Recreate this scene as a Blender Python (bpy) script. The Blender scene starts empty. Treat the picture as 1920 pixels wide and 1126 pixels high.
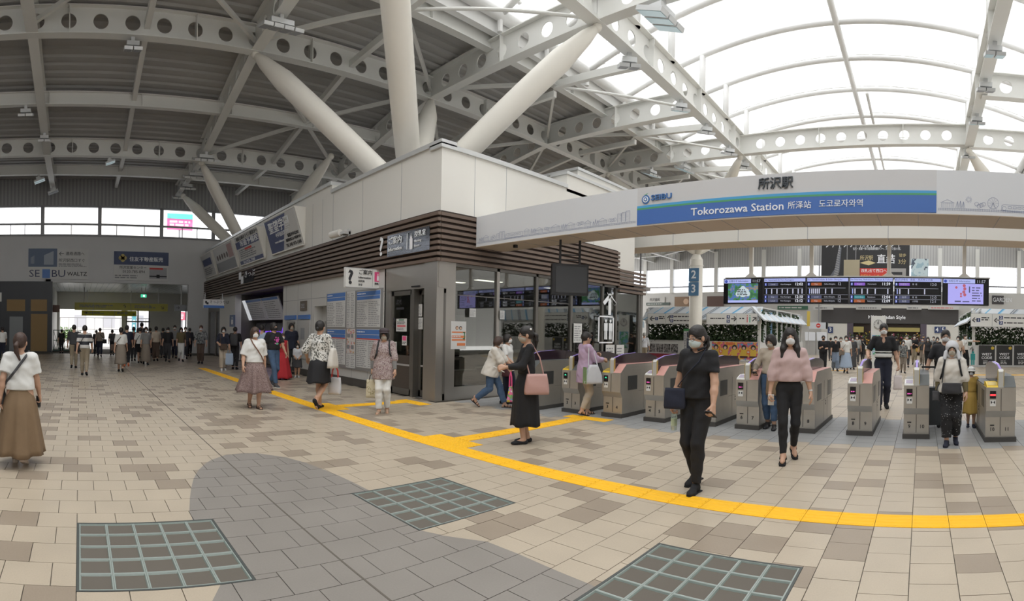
import bpy, bmesh, math, random
import numpy as np
from mathutils import Vector, Matrix
R0 = random.Random(7)
S = bpy.context.scene
COL = S.collection

# ------------------------------------------------------------------ camera
FPX, W_PX, H_PX, HORIZON = 1005.6, 1920.0, 1126.0, 622.0
CAM_H = 1.5
YAW, TILT = -0.7643, -0.018
def cam_rot():
    cy, sy = math.cos(TILT), math.sin(TILT)
    ca, sa = math.cos(YAW), math.sin(YAW)
    B = Matrix(((cy, 0, sy), (0, 1, 0), (-sy, 0, cy)))
    C = Matrix(((ca, sa, 0), (-sa, ca, 0), (0, 0, 1)))
    return C @ B
CR = cam_rot()
cam = bpy.data.cameras.new('camera')
cam.type = 'PANO'
cam.panorama_type = 'CENTRAL_CYLINDRICAL'
cam.central_cylindrical_range_u_min = -W_PX / 2 / FPX
cam.central_cylindrical_range_u_max = W_PX / 2 / FPX
cam.central_cylindrical_range_v_min = -(H_PX - HORIZON) / FPX
cam.central_cylindrical_range_v_max = HORIZON / FPX
cam.central_cylindrical_radius = 1.0
cam.clip_end = 400
camo = bpy.data.objects.new('camera', cam)
COL.objects.link(camo)
camo.location = (0, 0, CAM_H)
camo.rotation_euler = (CR @ Matrix(((1, 0, 0), (0, 0, -1), (0, 1, 0)))).to_euler()
S.camera = camo

# ------------------------------------------------------------------ light and exposure
SKY_STRENGTH = 2.9
EXPOSURE = 0.0
world = bpy.data.worlds.new('overcast_sky')
S.world = world
world.use_nodes = True
_wn = world.node_tree.nodes
_bg = _wn['Background']
_bg.inputs[0].default_value = (1.0, 0.99, 0.97, 1)
_bg.inputs[1].default_value = SKY_STRENGTH
S.view_settings.view_transform = 'Standard'
S.view_settings.look = 'None'
S.view_settings.exposure = EXPOSURE
S.view_settings.gamma = 1.0
S.view_settings.use_curve_mapping = False

# ------------------------------------------------------------------ view rays on to real planes (for measuring places)
def ray(x, y):
    th = (x - W_PX / 2) / FPX
    return CR @ Vector((math.sin(th), math.cos(th), -(y - HORIZON) / FPX))
def on_z(x, y, z=0.0):
    r = ray(x, y); t = (z - CAM_H) / r.z
    return Vector((r.x * t, r.y * t, z))
def on_y(x, y, Y):
    r = ray(x, y); t = Y / r.y
    return Vector((r.x * t, Y, CAM_H + r.z * t))
def on_x(x, y, X):
    r = ray(x, y); t = X / r.x
    return Vector((X, r.y * t, CAM_H + r.z * t))

# ------------------------------------------------------------------ materials
MATS = {}
def mat(name, rgb, rough=0.6, metal=0.0, noise=0.0, scale=4.0, coat=0.0, bump=0.0, spec=0.5):
    if name in MATS: return MATS[name]
    m = bpy.data.materials.new(name); m.use_nodes = True
    nt = m.node_tree; b = nt.nodes['Principled BSDF']
    b.inputs['Base Color'].default_value = (*rgb, 1)
    b.inputs['Roughness'].default_value = rough
    b.inputs['Metallic'].default_value = metal
    b.inputs['Coat Weight'].default_value = coat
    b.inputs['Specular IOR Level'].default_value = spec
    if noise or bump:
        tc = nt.nodes.new('ShaderNodeTexCoord')
        nz = nt.nodes.new('ShaderNodeTexNoise'); nz.inputs['Scale'].default_value = scale
        nz.inputs['Detail'].default_value = 4
        nt.links.new(tc.outputs['Object'], nz.inputs['Vector'])
        if noise:
            mr = nt.nodes.new('ShaderNodeMapRange')
            mr.inputs['To Min'].default_value = 1 - noise; mr.inputs['To Max'].default_value = 1 + noise
            nt.links.new(nz.outputs['Fac'], mr.inputs['Value'])
            mx = nt.nodes.new('ShaderNodeVectorMath'); mx.operation = 'SCALE'
            mx.inputs[0].default_value = rgb
            nt.links.new(mr.outputs[0], mx.inputs['Scale'])
            nt.links.new(mx.outputs[0], b.inputs['Base Color'])
        if bump:
            bp = nt.nodes.new('ShaderNodeBump'); bp.inputs['Strength'].default_value = bump
            bp.inputs['Distance'].default_value = 0.01
            nt.links.new(nz.outputs['Fac'], bp.inputs['Height'])
            nt.links.new(bp.outputs[0], b.inputs['Normal'])
    MATS[name] = m
    return m
def emit(name, rgb, strength=1.0):
    if name in MATS: return MATS[name]
    m = bpy.data.materials.new(name); m.use_nodes = True
    nt = m.node_tree; b = nt.nodes['Principled BSDF']
    b.inputs['Base Color'].default_value = (*[c * .3 for c in rgb], 1)
    b.inputs['Roughness'].default_value = .3
    b.inputs['Emission Color'].default_value = (*rgb, 1)
    b.inputs['Emission Strength'].default_value = strength
    MATS[name] = m
    return m
def glass(name, tint=(1, 1, 1), refl=0.12, body=None, body_fac=0.0, rough=0.02):
    """Thin pane: clear, with a Fresnel reflection and an optional translucent body."""
    if name in MATS: return MATS[name]
    m = bpy.data.materials.new(name); m.use_nodes = True
    nt = m.node_tree; nt.nodes.remove(nt.nodes['Principled BSDF'])
    out = nt.nodes['Material Output']
    tr = nt.nodes.new('ShaderNodeBsdfTransparent'); tr.inputs[0].default_value = (*tint, 1)
    sh = tr.outputs[0]
    if body:
        tl = nt.nodes.new('ShaderNodeBsdfTranslucent'); tl.inputs[0].default_value = (*body, 1)
        mb = nt.nodes.new('ShaderNodeMixShader'); mb.inputs[0].default_value = body_fac
        nt.links.new(sh, mb.inputs[1]); nt.links.new(tl.outputs[0], mb.inputs[2]); sh = mb.outputs[0]
    gl = nt.nodes.new('ShaderNodeBsdfGlossy'); gl.inputs['Roughness'].default_value = rough
    lw = nt.nodes.new('ShaderNodeLayerWeight'); lw.inputs[0].default_value = 0.25
    ml = nt.nodes.new('ShaderNodeMath'); ml.operation = 'MULTIPLY_ADD'
    ml.inputs[1].default_value = 0.6; ml.inputs[2].default_value = refl
    nt.links.new(lw.outputs['Fresnel'], ml.inputs[0])
    mx = nt.nodes.new('ShaderNodeMixShader')
    nt.links.new(ml.outputs[0], mx.inputs[0]); nt.links.new(sh, mx.inputs[1]); nt.links.new(gl.outputs[0], mx.inputs[2])
    nt.links.new(mx.outputs[0], out.inputs[0])
    MATS[name] = m
    return m
def stripes(name, cols, axis=(1, 0, 0), scale=1.0, rough=0.6, wobble=0.0):
    """Flat print: bands of the given colours along an object-space axis."""
    if name in MATS: return MATS[name]
    m = bpy.data.materials.new(name); m.use_nodes = True
    nt = m.node_tree; b = nt.nodes['Principled BSDF']; b.inputs['Roughness'].default_value = rough
    tc = nt.nodes.new('ShaderNodeTexCoord')
    d = nt.nodes.new('ShaderNodeVectorMath'); d.operation = 'DOT_PRODUCT'; d.inputs[1].default_value = axis
    nt.links.new(tc.outputs['Object'], d.inputs[0])
    k = nt.nodes.new('ShaderNodeMath'); k.operation = 'MULTIPLY'; k.inputs[1].default_value = scale
    nt.links.new(d.outputs['Value'], k.inputs[0])
    f = nt.nodes.new('ShaderNodeMath'); f.operation = 'FRACT'
    nt.links.new(k.outputs[0], f.inputs[0])
    r = nt.nodes.new('ShaderNodeValToRGB'); r.color_ramp.interpolation = 'CONSTANT'
    e = r.color_ramp.elements
    e[0].position = 0; e[0].color = (*cols[0][1], 1)
    e[1].position = cols[1][0]; e[1].color = (*cols[1][1], 1)
    for p, c in cols[2:]:
        q = e.new(p); q.color = (*c, 1)
    nt.links.new(f.outputs[0], r.inputs[0]); nt.links.new(r.outputs[0], b.inputs['Base Color'])
    MATS[name] = m
    return m
def blotch(name, cols, scale=20.0, rough=0.8, kind='VORONOI', emission=0.0, detail=2.0, stretch=None):
    """Printed pattern: colour picked by a noise or cell texture in object space."""
    if name in MATS: return MATS[name]
    m = bpy.data.materials.new(name); m.use_nodes = True
    nt = m.node_tree; b = nt.nodes['Principled BSDF']; b.inputs['Roughness'].default_value = rough
    tc = nt.nodes.new('ShaderNodeTexCoord')
    src = tc.outputs['Object']
    if stretch:
        mp = nt.nodes.new('ShaderNodeMapping'); mp.inputs['Scale'].default_value = stretch
        nt.links.new(src, mp.inputs[0]); src = mp.outputs[0]
    if kind == 'VORONOI':
        t = nt.nodes.new('ShaderNodeTexVoronoi'); t.inputs['Scale'].default_value = scale
        o = nt.nodes.new('ShaderNodeSeparateColor'); nt.links.new(src, t.inputs['Vector'])
        nt.links.new(t.outputs['Color'], o.inputs[0]); val = o.outputs[0]
    elif kind == 'DOTS':
        t = nt.nodes.new('ShaderNodeTexVoronoi'); t.inputs['Scale'].default_value = scale
        nt.links.new(src, t.inputs['Vector']); val = t.outputs['Distance']
    else:
        t = nt.nodes.new('ShaderNodeTexNoise'); t.inputs['Scale'].default_value = scale; t.inputs['Detail'].default_value = detail
        nt.links.new(src, t.inputs['Vector']); val = t.outputs['Fac']
    r = nt.nodes.new('ShaderNodeValToRGB'); r.color_ramp.interpolation = 'CONSTANT'
    e = r.color_ramp.elements
    e[0].position = 0; e[0].color = (*cols[0][1], 1)
    e[1].position = cols[1][0]; e[1].color = (*cols[1][1], 1)
    for p, c in cols[2:]:
        q = e.new(p); q.color = (*c, 1)
    nt.links.new(val, r.inputs[0]); nt.links.new(r.outputs[0], b.inputs['Base Color'])
    if emission:
        nt.links.new(r.outputs[0], b.inputs['Emission Color']); b.inputs['Emission Strength'].default_value = emission
    MATS[name] = m
    return m

EACH = set('building_drawing portrait_row hanger slots red_circles white_pier purple_jamb orange_bands post handle rail stand lit_slots cloud_shape vent gold_edge side_joint front_joint eye card drawing posts white_block blue_sign frame white_frame coating timber lit_mark symbol ear_loop hair_ornament pink_print rim crossbar map_line awning'.split())
# ------------------------------------------------------------------ mesh builder
class MB:
    def __init__(s): s.v = []; s.f = []; s.mi = []
    def add(s, vs, fs, mi=0):
        n = len(s.v); s.v += [tuple(p) for p in vs]
        s.f += [tuple(i + n for i in f) for f in fs]; s.mi += [mi] * len(fs)
        return s
    def box(s, x0, x1, y0, y1, z0, z1, mi=0):
        return s.add([(x0, y0, z0), (x1, y0, z0), (x1, y1, z0), (x0, y1, z0), (x0, y0, z1), (x1, y0, z1), (x1, y1, z1), (x0, y1, z1)],
                     [(0, 3, 2, 1), (4, 5, 6, 7), (0, 1, 5, 4), (1, 2, 6, 5), (2, 3, 7, 6), (3, 0, 4, 7)], mi)
    def prism(s, pts, a, b, axis='x', mi=0):
        """Polygon pts (2-D) extruded from a to b along axis; pts are the two other axes in order."""
        n = len(pts)
        def P(t, p): return (t, p[0], p[1]) if axis == 'x' else (p[0], t, p[1]) if axis == 'y' else (p[0], p[1], t)
        vs = [P(a, p) for p in pts] + [P(b, p) for p in pts]
        fs = [tuple(range(n))[::-1], tuple(range(n, 2 * n))] + [(i, (i + 1) % n, n + (i + 1) % n, n + i) for i in range(n)]
        return s.add(vs, fs, mi)
    def tube(s, a, b, r, r2=None, n=10, mi=0, caps=True):
        a, b = Vector(a), Vector(b); r2 = r if r2 is None else r2
        d = (b - a).normalized(); u = d.orthogonal().normalized(); w = d.cross(u)
        vs = []
        for p, q in ((a, r), (b, r2)):
            for i in range(n):
                t = 2 * math.pi * i / n
                vs.append(p + (u * math.cos(t) + w * math.sin(t)) * q)
        fs = [(i, (i + 1) % n, n + (i + 1) % n, n + i) for i in range(n)]
        if caps: fs += [tuple(range(n))[::-1], tuple(range(n, 2 * n))]
        return s.add(vs, fs, mi)
    def path(s, pts, r, n=8, mi=0, caps=True):
        pts = [Vector(p) for p in pts]; m = len(pts)
        rs = r if isinstance(r, (list, tuple)) else [r] * m
        vs = []; u = None
        for i, p in enumerate(pts):
            d = (pts[min(i + 1, m - 1)] - pts[max(i - 1, 0)]).normalized()
            u = d.orthogonal().normalized() if u is None else (u - d * u.dot(d)).normalized()
            w = d.cross(u)
            for k in range(n):
                t = 2 * math.pi * k / n
                vs.append(p + (u * math.cos(t) + w * math.sin(t)) * rs[i])
        fs = [(i * n + k, i * n + (k + 1) % n, (i + 1) * n + (k + 1) % n, (i + 1) * n + k) for i in range(m - 1) for k in range(n)]
        if caps: fs += [tuple(range(n))[::-1], tuple(range((m - 1) * n, m * n))]
        return s.add(vs, fs, mi)
    def disc(s, c, r, n=20, axis='y', mi=0):
        vs = []
        for i in range(n):
            t = 2 * math.pi * i / n; a, b = r * math.cos(t), r * math.sin(t)
            vs.append((c[0] + a, c[1], c[2] + b) if axis == 'y' else (c[0] + a, c[1] + b, c[2]) if axis == 'z' else (c[0], c[1] + a, c[2] + b))
        return s.add(vs, [tuple(range(n))], mi)
    def ball(s, c, r, n=10, m=6, mi=0):
        rx, ry, rz = r if isinstance(r, (tuple, list)) else (r, r, r)
        vs = [(c[0], c[1], c[2] + rz)]
        for j in range(1, m):
            p = math.pi * j / m
            for i in range(n):
                t = 2 * math.pi * i / n
                vs.append((c[0] + rx * math.sin(p) * math.cos(t), c[1] + ry * math.sin(p) * math.sin(t), c[2] + rz * math.cos(p)))
        vs.append((c[0], c[1], c[2] - rz)); L = len(vs) - 1
        fs = [(0, 1 + i, 1 + (i + 1) % n) for i in range(n)]
        for j in range(m - 2):
            for i in range(n):
                a = 1 + j * n
                fs.append((a + i, a + n + i, a + n + (i + 1) % n, a + (i + 1) % n))
        a = 1 + (m - 2) * n
        fs += [(L, a + (i + 1) % n, a + i) for i in range(n)]
        return s.add(vs, fs, mi)
    def mesh(s, name, mats, smooth=False):
        me = bpy.data.meshes.new(name); me.from_pydata(s.v, [], s.f)
        for m in (mats if isinstance(mats, (list, tuple)) else [mats]): me.materials.append(m)
        if any(s.mi): me.polygons.foreach_set('material_index', s.mi)
        if smooth: me.polygons.foreach_set('use_smooth', [True] * len(me.polygons))
        me.update()
        return me
    def islands(s):
        par = list(range(len(s.v)))
        def find(a):
            while par[a] != a: par[a] = par[par[a]]; a = par[a]
            return a
        for f in s.f:
            r = find(f[0])
            for i in f[1:]: par[find(i)] = r
        out = {}
        for f, mi in zip(s.f, s.mi):
            k = find(f[0]); q = out.setdefault(k, (MB(), {}))
            q[0].f.append(tuple(q[1].setdefault(i, len(q[1])) for i in f)); q[0].mi.append(mi)
        for q, mp in out.values(): q.v = [s.v[i] for i in sorted(mp, key=mp.get)]
        return [q for q, _ in out.values()]
    def build(s, name, mats, parent=None, smooth=False, loc=None, rot=None):
        if name in EACH and len(s.v) < 3000:
            isl = s.islands()
            if len(isl) > 1: return [link(name, q.mesh(name, mats, smooth), parent, loc, rot) for q in isl][0]
        return link(name, s.mesh(name, mats, smooth), parent, loc, rot)
def link(name, data, parent=None, loc=None, rot=None):
    o = bpy.data.objects.new(name, data); COL.objects.link(o)
    if parent is not None: o.parent = parent
    if loc is not None: o.location = loc
    if rot is not None: o.rotation_euler = rot if not isinstance(rot, (int, float)) else (0, 0, rot)
    return o
def tag(o, label=None, cat=None, group=None, kind=None):
    if label: o['label'] = label
    if cat: o['category'] = cat
    if group: o['group'] = group
    if kind: o['kind'] = kind
    return o
def thing(name, label, cat, loc=(0, 0, 0), rot=0, group=None):
    return tag(link(name, None, None, loc, rot), label, cat, group)
def struct(name, mb, mats, smooth=False, label=None):
    o = mb.build(name, mats, None, smooth); o['kind'] = 'structure'
    o['label'] = label or name.replace('_', ' ')
    return o
def copy_tree(o, parent=None, loc=None, rot=None, **tags):
    c = o.copy(); COL.objects.link(c); c.parent = parent
    if loc is not None: c.location = loc
    if rot is not None: c.rotation_euler = (0, 0, rot)
    for ch in KIDS(o): copy_tree(ch, c)
    for k, v in tags.items(): c[k] = v
    return c
def KIDS(o): return list(o.children)
def text(s, size, loc, m, parent=None, rot=(math.pi / 2, 0, 0), align='LEFT', name='lettering', ext=0.004, bold=0.0, xs=1.0, space=1.0, shear=0.0):
    """Lettering standing on a panel: local x to the right, local z up, facing local -y."""
    c = bpy.data.curves.new(name, 'FONT'); c.body = s; c.size = size; c.extrude = ext
    c.align_x = align; c.align_y = 'CENTER'; c.offset = bold * size; c.space_character = space; c.shear = shear
    c.resolution_u = 2
    c.materials.append(m)
    o = link(name, c, parent, loc, rot)
    o.scale = (xs, 1, 1)
    LETTERS.append(o)
    return o
LETTERS = []
def bake_letters():
    """Turn every piece of lettering into a plain mesh."""
    bpy.context.view_layer.update()
    dg = bpy.context.evaluated_depsgraph_get()
    new = [(o, bpy.data.meshes.new_from_object(o.evaluated_get(dg))) for o in LETTERS]
    for o, me in new:
        par, mx, nm, props = o.parent, o.matrix_basis.copy(), o.name, {k: o[k] for k in o.keys() if k in ('label', 'category', 'group', 'kind')}
        bpy.data.objects.remove(o)
        if not me.polygons: continue
        q = link(nm, me, par); q.matrix_basis = mx
        for k, v in props.items(): q[k] = v
def plate(name, w, h, d, m, parent, loc, label=None, bevel=0.0):
    """A flat board, centred in x, from loc upwards, its back at loc.y and its face at loc.y - d."""
    o = MB().box(-w / 2, w / 2, -d, 0, 0, h).build(name, m, parent, loc=loc)
    if label: o['label'] = label
    return o
def print_lines(mb, x0, x1, z0, z1, n, y, rnd, fill=0.6, mi=0, ragged=0.35):
    """Rows of tiny unreadable print as thin raised dashes."""
    st = (z1 - z0) / n
    for i in range(n):
        z = z1 - st * (i + .5); x = x0; end = x1 - (x1 - x0) * ragged * rnd.random()
        while x < end:
            w = st * rnd.uniform(.8, 3.5)
            mb.box(x, min(x + w, end), y - .001, y, z - st * fill / 2, z + st * fill / 2, mi)
            x += w + st * .45
    return mb
WHITE = mat('white_paint', (.72, .72, .70), .5)
BLACK = mat('black_paint', (.012, .012, .014), .5)
NAVY = mat('navy_print', (.035, .06, .17), .5)
BLUE = mat('blue_print', (.075, .19, .50), .45)
PINK = mat('pink_print', (.75, .09, .25), .5)
RED = mat('red_print', (.62, .05, .04), .5)
YELLOW = mat('yellow_print', (.80, .62, .06), .5)
GREYP = mat('grey_print', (.30, .31, .33), .6)
STEEL = mat('brushed_steel', (.42, .40, .37), .38, .85, .06, 3)
DSTEEL = mat('dark_steel', (.20, .19, .175), .4, .7)
BEAMW = mat('white_beam_paint', (.76, .76, .73), .5, 0, .04, 1.2)
ALU = mat('aluminium', (.62, .62, .62), .4, .6)
# ================================================================== floor
TG = 0.3
XOFF = -0.06
GLASS_RECTS = [(-4.05, -3.0, 0.0, 1.05), (-4.27, -3.22, 2.40, 3.45), (-1.80, -0.75, 2.38, 3.43)]
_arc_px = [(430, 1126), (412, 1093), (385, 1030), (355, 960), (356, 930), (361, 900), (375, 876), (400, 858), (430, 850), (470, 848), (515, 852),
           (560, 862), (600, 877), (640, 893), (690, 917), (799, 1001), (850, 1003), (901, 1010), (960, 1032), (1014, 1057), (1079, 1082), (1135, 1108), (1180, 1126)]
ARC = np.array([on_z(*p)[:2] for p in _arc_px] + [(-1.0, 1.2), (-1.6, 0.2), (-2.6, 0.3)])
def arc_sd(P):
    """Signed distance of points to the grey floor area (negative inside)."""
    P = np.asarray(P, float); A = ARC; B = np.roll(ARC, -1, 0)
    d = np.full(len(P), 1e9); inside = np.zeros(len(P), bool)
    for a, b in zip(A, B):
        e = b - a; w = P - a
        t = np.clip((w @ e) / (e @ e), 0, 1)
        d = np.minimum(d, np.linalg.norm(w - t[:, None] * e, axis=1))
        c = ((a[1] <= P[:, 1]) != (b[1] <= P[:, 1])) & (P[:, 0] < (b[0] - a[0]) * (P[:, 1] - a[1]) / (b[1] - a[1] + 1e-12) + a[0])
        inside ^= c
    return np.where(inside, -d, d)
def tile_mat(name, rgb, rough):
    m = bpy.data.materials.new(name); m.use_nodes = True
    nt = m.node_tree; b = nt.nodes['Principled BSDF']
    g = nt.nodes.new('ShaderNodeNewGeometry')
    mp = nt.nodes.new('ShaderNodeVectorMath'); mp.operation = 'SNAP'; mp.inputs[1].default_value = (.3, .15, 9)
    nt.links.new(g.outputs['Position'], mp.inputs[0])
    wn = nt.nodes.new('ShaderNodeTexWhiteNoise'); nt.links.new(mp.outputs[0], wn.inputs['Vector'])
    nz = nt.nodes.new('ShaderNodeTexNoise'); nz.inputs['Scale'].default_value = 2.2; nz.inputs['Detail'].default_value = 6
    nt.links.new(g.outputs['Position'], nz.inputs['Vector'])
    n2 = nt.nodes.new('ShaderNodeTexNoise'); n2.inputs['Scale'].default_value = 90; n2.inputs['Detail'].default_value = 2
    nt.links.new(g.outputs['Position'], n2.inputs['Vector'])
    def mr(src, a, c):
        q = nt.nodes.new('ShaderNodeMapRange'); q.inputs['To Min'].default_value = a; q.inputs['To Max'].default_value = c
        nt.links.new(src, q.inputs[0]); return q.outputs[0]
    k = nt.nodes.new('ShaderNodeMath'); k.operation = 'MULTIPLY'
    nt.links.new(mr(nz.outputs['Fac'], .86, 1.12), k.inputs[0]); nt.links.new(mr(n2.outputs['Fac'], .9, 1.1), k.inputs[1])
    sc = nt.nodes.new('ShaderNodeVectorMath'); sc.operation = 'SCALE'; sc.inputs[0].default_value = rgb
    nt.links.new(k.outputs[0], sc.inputs['Scale'])
    nt.links.new(sc.outputs[0], b.inputs['Base Color'])
    nt.links.new(mr(nz.outputs['Fac'], rough - .06, rough + .1), b.inputs['Roughness'])
    b.inputs['Specular IOR Level'].default_value = .45
    MATS[name] = m
    return m
T_CREAM = tile_mat('cream_floor_tile', (.445, .378, .292), .34)
T_TAUPE = tile_mat('taupe_floor_tile', (.30, .245, .188), .34)
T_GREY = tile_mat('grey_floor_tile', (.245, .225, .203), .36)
T_GRAN = tile_mat('granite_floor_tile', (.30, .305, .305), .34)
TMATS = [T_CREAM, T_TAUPE, T_GREY, T_GRAN]
GROUT = mat('dark_grout', (.115, .10, .082), .85)
floor = struct('floor', MB().box(-34, 14, -14, 50, -.25, -.010), GROUT, label='concourse floor of cream and taupe square tiles')

def rect_minus(r, q):
    x0, x1, y0, y1 = r; a0, a1, b0, b1 = q
    if a0 >= x1 or a1 <= x0 or b0 >= y1 or b1 <= y0: return [r]
    out = []
    if x0 < a0: out.append((x0, a0, y0, y1))
    if x1 > a1: out.append((a1, x1, y0, y1))
    m0, m1 = max(x0, a0), min(x1, a1)
    if y0 < b0: out.append((m0, m1, y0, b0))
    if y1 > b1: out.append((m0, m1, b1, y1))
    return [t for t in out if t[1] - t[0] > .012 and t[3] - t[2] > .012]
def clip_half(poly, vals, sign):
    out = []
    n = len(poly)
    for i in range(n):
        p, q, a, b = poly[i], poly[(i + 1) % n], vals[i] * sign, vals[(i + 1) % n] * sign
        if a <= 0: out.append(p)
        if (a < 0 < b) or (b < 0 < a):
            t = a / (a - b); out.append((p[0] + (q[0] - p[0]) * t, p[1] + (q[1] - p[1]) * t))
    return out
GAP = .0028
def make_floor_tiles():
    rnd = random.Random(11)
    pieces = []                      # polygon, material, distance
    for i in range(-93, 42):
        x0 = XOFF + i * TG
        off = (.15 if i % 2 else 0.0)
        for j in range(-40, 166):
            y0 = j * TG + off
            cx, cy = x0 + .15, y0 + .15
            if cx < -27.2 and not (-1.5 < cy < 5.6): continue
            if cy > 7.0 and cx < -8.9 and cy < 15: continue
            if cx < -9 and 7 < cy < 28: 
                if cy < 15.5: continue
            az = math.degrees(math.atan2(cx, cy)) - math.degrees(YAW)
            d = math.hypot(cx, cy)
            if abs(az) > 62 or d < 2.3: continue
            if d > 30 and not abs(az) < 62: continue
            k = 1 if rnd.random() < .19 else 0
            if 7.5 <= cy <= 9.95 and cx > -8.9: k = 3
            pieces.append((x0, x0 + TG, y0, y0 + TG, k, d))
    C = np.array([[(p[0] + p[1]) / 2, (p[2] + p[3]) / 2] for p in pieces])
    near = np.where((C[:, 0] > -7) & (C[:, 0] < 0) & (C[:, 1] < 3.6))[0]
    sd = np.full(len(pieces), 9.0); sd[near] = arc_sd(C[near])
    polys = []
    for n, p in enumerate(pieces):
        rects = [p[:4]]
        if p[5] < 6:
            for g in GLASS_RECTS: rects = [q for r in rects for q in rect_minus(r, g)]
        for r in rects:
            x0, x1, y0, y1 = r[0] + GAP, r[1] - GAP, r[2] + GAP, r[3] - GAP
            pl = [(x0, y0), (x1, y0), (x1, y1), (x0, y1)]
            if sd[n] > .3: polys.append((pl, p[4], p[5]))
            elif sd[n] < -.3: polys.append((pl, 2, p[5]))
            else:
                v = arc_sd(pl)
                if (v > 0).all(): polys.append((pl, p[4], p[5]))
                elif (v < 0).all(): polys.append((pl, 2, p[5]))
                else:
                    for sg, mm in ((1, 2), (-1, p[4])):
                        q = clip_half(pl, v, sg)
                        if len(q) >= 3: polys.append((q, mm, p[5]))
    polys.sort(key=lambda t: t[2])
    shared = {}
    for pl, k, d in polys[:300]:
        c = (sum(p[0] for p in pl) / len(pl), sum(p[1] for p in pl) / len(pl))
        key = (k, tuple((round(p[0] - c[0], 3), round(p[1] - c[1], 3)) for p in pl))
        if key not in shared:
            shared[key] = MB().prism([(p[0] - c[0], p[1] - c[1]) for p in pl], -.02, 0, 'z').mesh('floor_tile', TMATS[k])
        link('floor_tile', shared[key], floor, (c[0], c[1], R0.uniform(-.0006, .0004)))
    mb = MB()
    for pl, k, d in polys[300:]:
        n = len(mb.v)
        if d < 9:
            mb.prism(pl, -.02, 0, 'z', k)
        else:
            mb.add([(p[0], p[1], 0) for p in pl], [tuple(range(len(pl)))], k)
    o = mb.build('floor_tiles', TMATS, floor); o['kind'] = 'stuff'
make_floor_tiles()
MB().box(-20, 1.5, 1.642, 1.655, -.01, .0015).build('expansion_joint', GROUT, floor)

# glass block panels let into the floor
GB_EDGE = mat('glass_block_rim', (.29, .335, .31), .25, 0, .06, 30, coat=.15)
GB_WALL = mat('glass_block_side', (.24, .29, .265), .18, 0, .10, 40, coat=.2)
GB_BOT = mat('glass_block_bottom', (.135, .20, .175), .25, 0, .15, 60, coat=.2)
GB_SEAM = mat('panel_frame_metal', (.09, .10, .095), .5, .4)
def block_mesh():
    a, b, c, z = .101, .092, .07, -.05
    sq = lambda h, t: [(-h, -h, t), (h, -h, t), (h, h, t), (-h, h, t)]
    m = MB()
    n = 0
    rings = [sq(a, -.03), sq(a, -.001), sq(b, .0), sq(c, z)]
    vs = [p for r in rings for p in r]
    fs, mi = [], []
    for k in range(3):
        for i in range(4):
            fs.append((k * 4 + i, k * 4 + (i + 1) % 4, k * 4 + 4 + (i + 1) % 4, k * 4 + 4 + i)); mi.append(0 if k < 2 else 1)
    fs.append((12, 13, 14, 15)); mi.append(2)
    m.v = vs; m.f = fs; m.mi = mi
    return m.mesh('glass_block', [GB_EDGE, GB_WALL, GB_BOT])
BLOCK = block_mesh()
for (x0, x1, y0, y1), lab in zip(GLASS_RECTS, (
        'panel of glass blocks in the floor, leftmost of three, beside the grey curved paving',
        'panel of glass blocks in the floor between the grey paving and the yellow guide strip',
        'panel of glass blocks in the floor cut by the bottom edge, rightmost of three')):
    t = thing('glass_block_panel', lab, 'floor panel', ((x0 + x1) / 2, (y0 + y1) / 2, 0), 0, 'glass block floor panels')
    h = (x1 - x0) / 2
    f = MB()
    for s in (-1, 1):
        f.box(-h, h, min(s * h, s * (h - .016)), max(s * h, s * (h - .016)), -.06, .001)
        f.box(min(s * h, s * (h - .016)), max(s * h, s * (h - .016)), -h + .016, h - .016, -.06, .001)
    f.box(-h, h, -h, h, -.07, -.06)
    f.build('frame', GB_SEAM, t)
    for i in range(5):
        for j in range(5):
            link('glass_block', BLOCK, t, ((i - 2) * .2035, (j - 2) * .2035, 0))

# yellow tactile paving
TAC = mat('tactile_yellow', (.86, .47, .018), .55, 0, .06, 5, spec=.25)
def tac_bar():
    m = MB().box(-.148, .148, -.148, .148, -.004, .004)
    for k in range(4):
        y = -.1125 + k * .075
        m.prism([(y - .017, .004), (y + .017, .004), (y + .011, .009), (y - .011, .009)], -.135, .135, 'x')
    return m.mesh('tactile_tile', TAC)
def tac_dot():
    m = MB().box(-.148, .148, -.148, .148, -.004, .004)
    for i in range(5):
        for j in range(5):
            m.tube((-.12 + i * .06, -.12 + j * .06, .004), (-.12 + i * .06, -.12 + j * .06, .009), .014, .009, 6)
    return m.mesh('tactile_tile', TAC)
TBAR, TDOT = tac_bar(), tac_dot()
tp = thing('tactile_paving', 'long yellow tactile guide strip crossing the tiled floor, with branches to door and gates', 'guide strip', (0, 4.42, 0))
YB = 4.42
jn = {-5.74, -9.15}
for i in range(-63, 9):
    x = XOFF + .15 + i * TG
    dots = any(abs(x - c) < .47 for c in (-5.66, -9.1, -16.5))
    link('tactile_tile', TDOT if dots else TBAR, tp, (x, 0, 0))
for cx, y1 in ((-5.61, 7.75), (-9.21, 6.55)):
    for s in (-1, 0, 1):
        link('tactile_tile', TDOT, tp, (cx + s * TG, TG, 0))
    y = YB + 2 * TG
    while y < y1 - .32:
        link('tactile_tile', TBAR, tp, (cx, y - YB, 0), math.pi / 2); y += TG
    for s in (-1, 0, 1):
        link('tactile_tile', TDOT, tp, (cx + s * TG + (.15 if y1 < 7 else .1), y - YB, 0))
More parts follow.
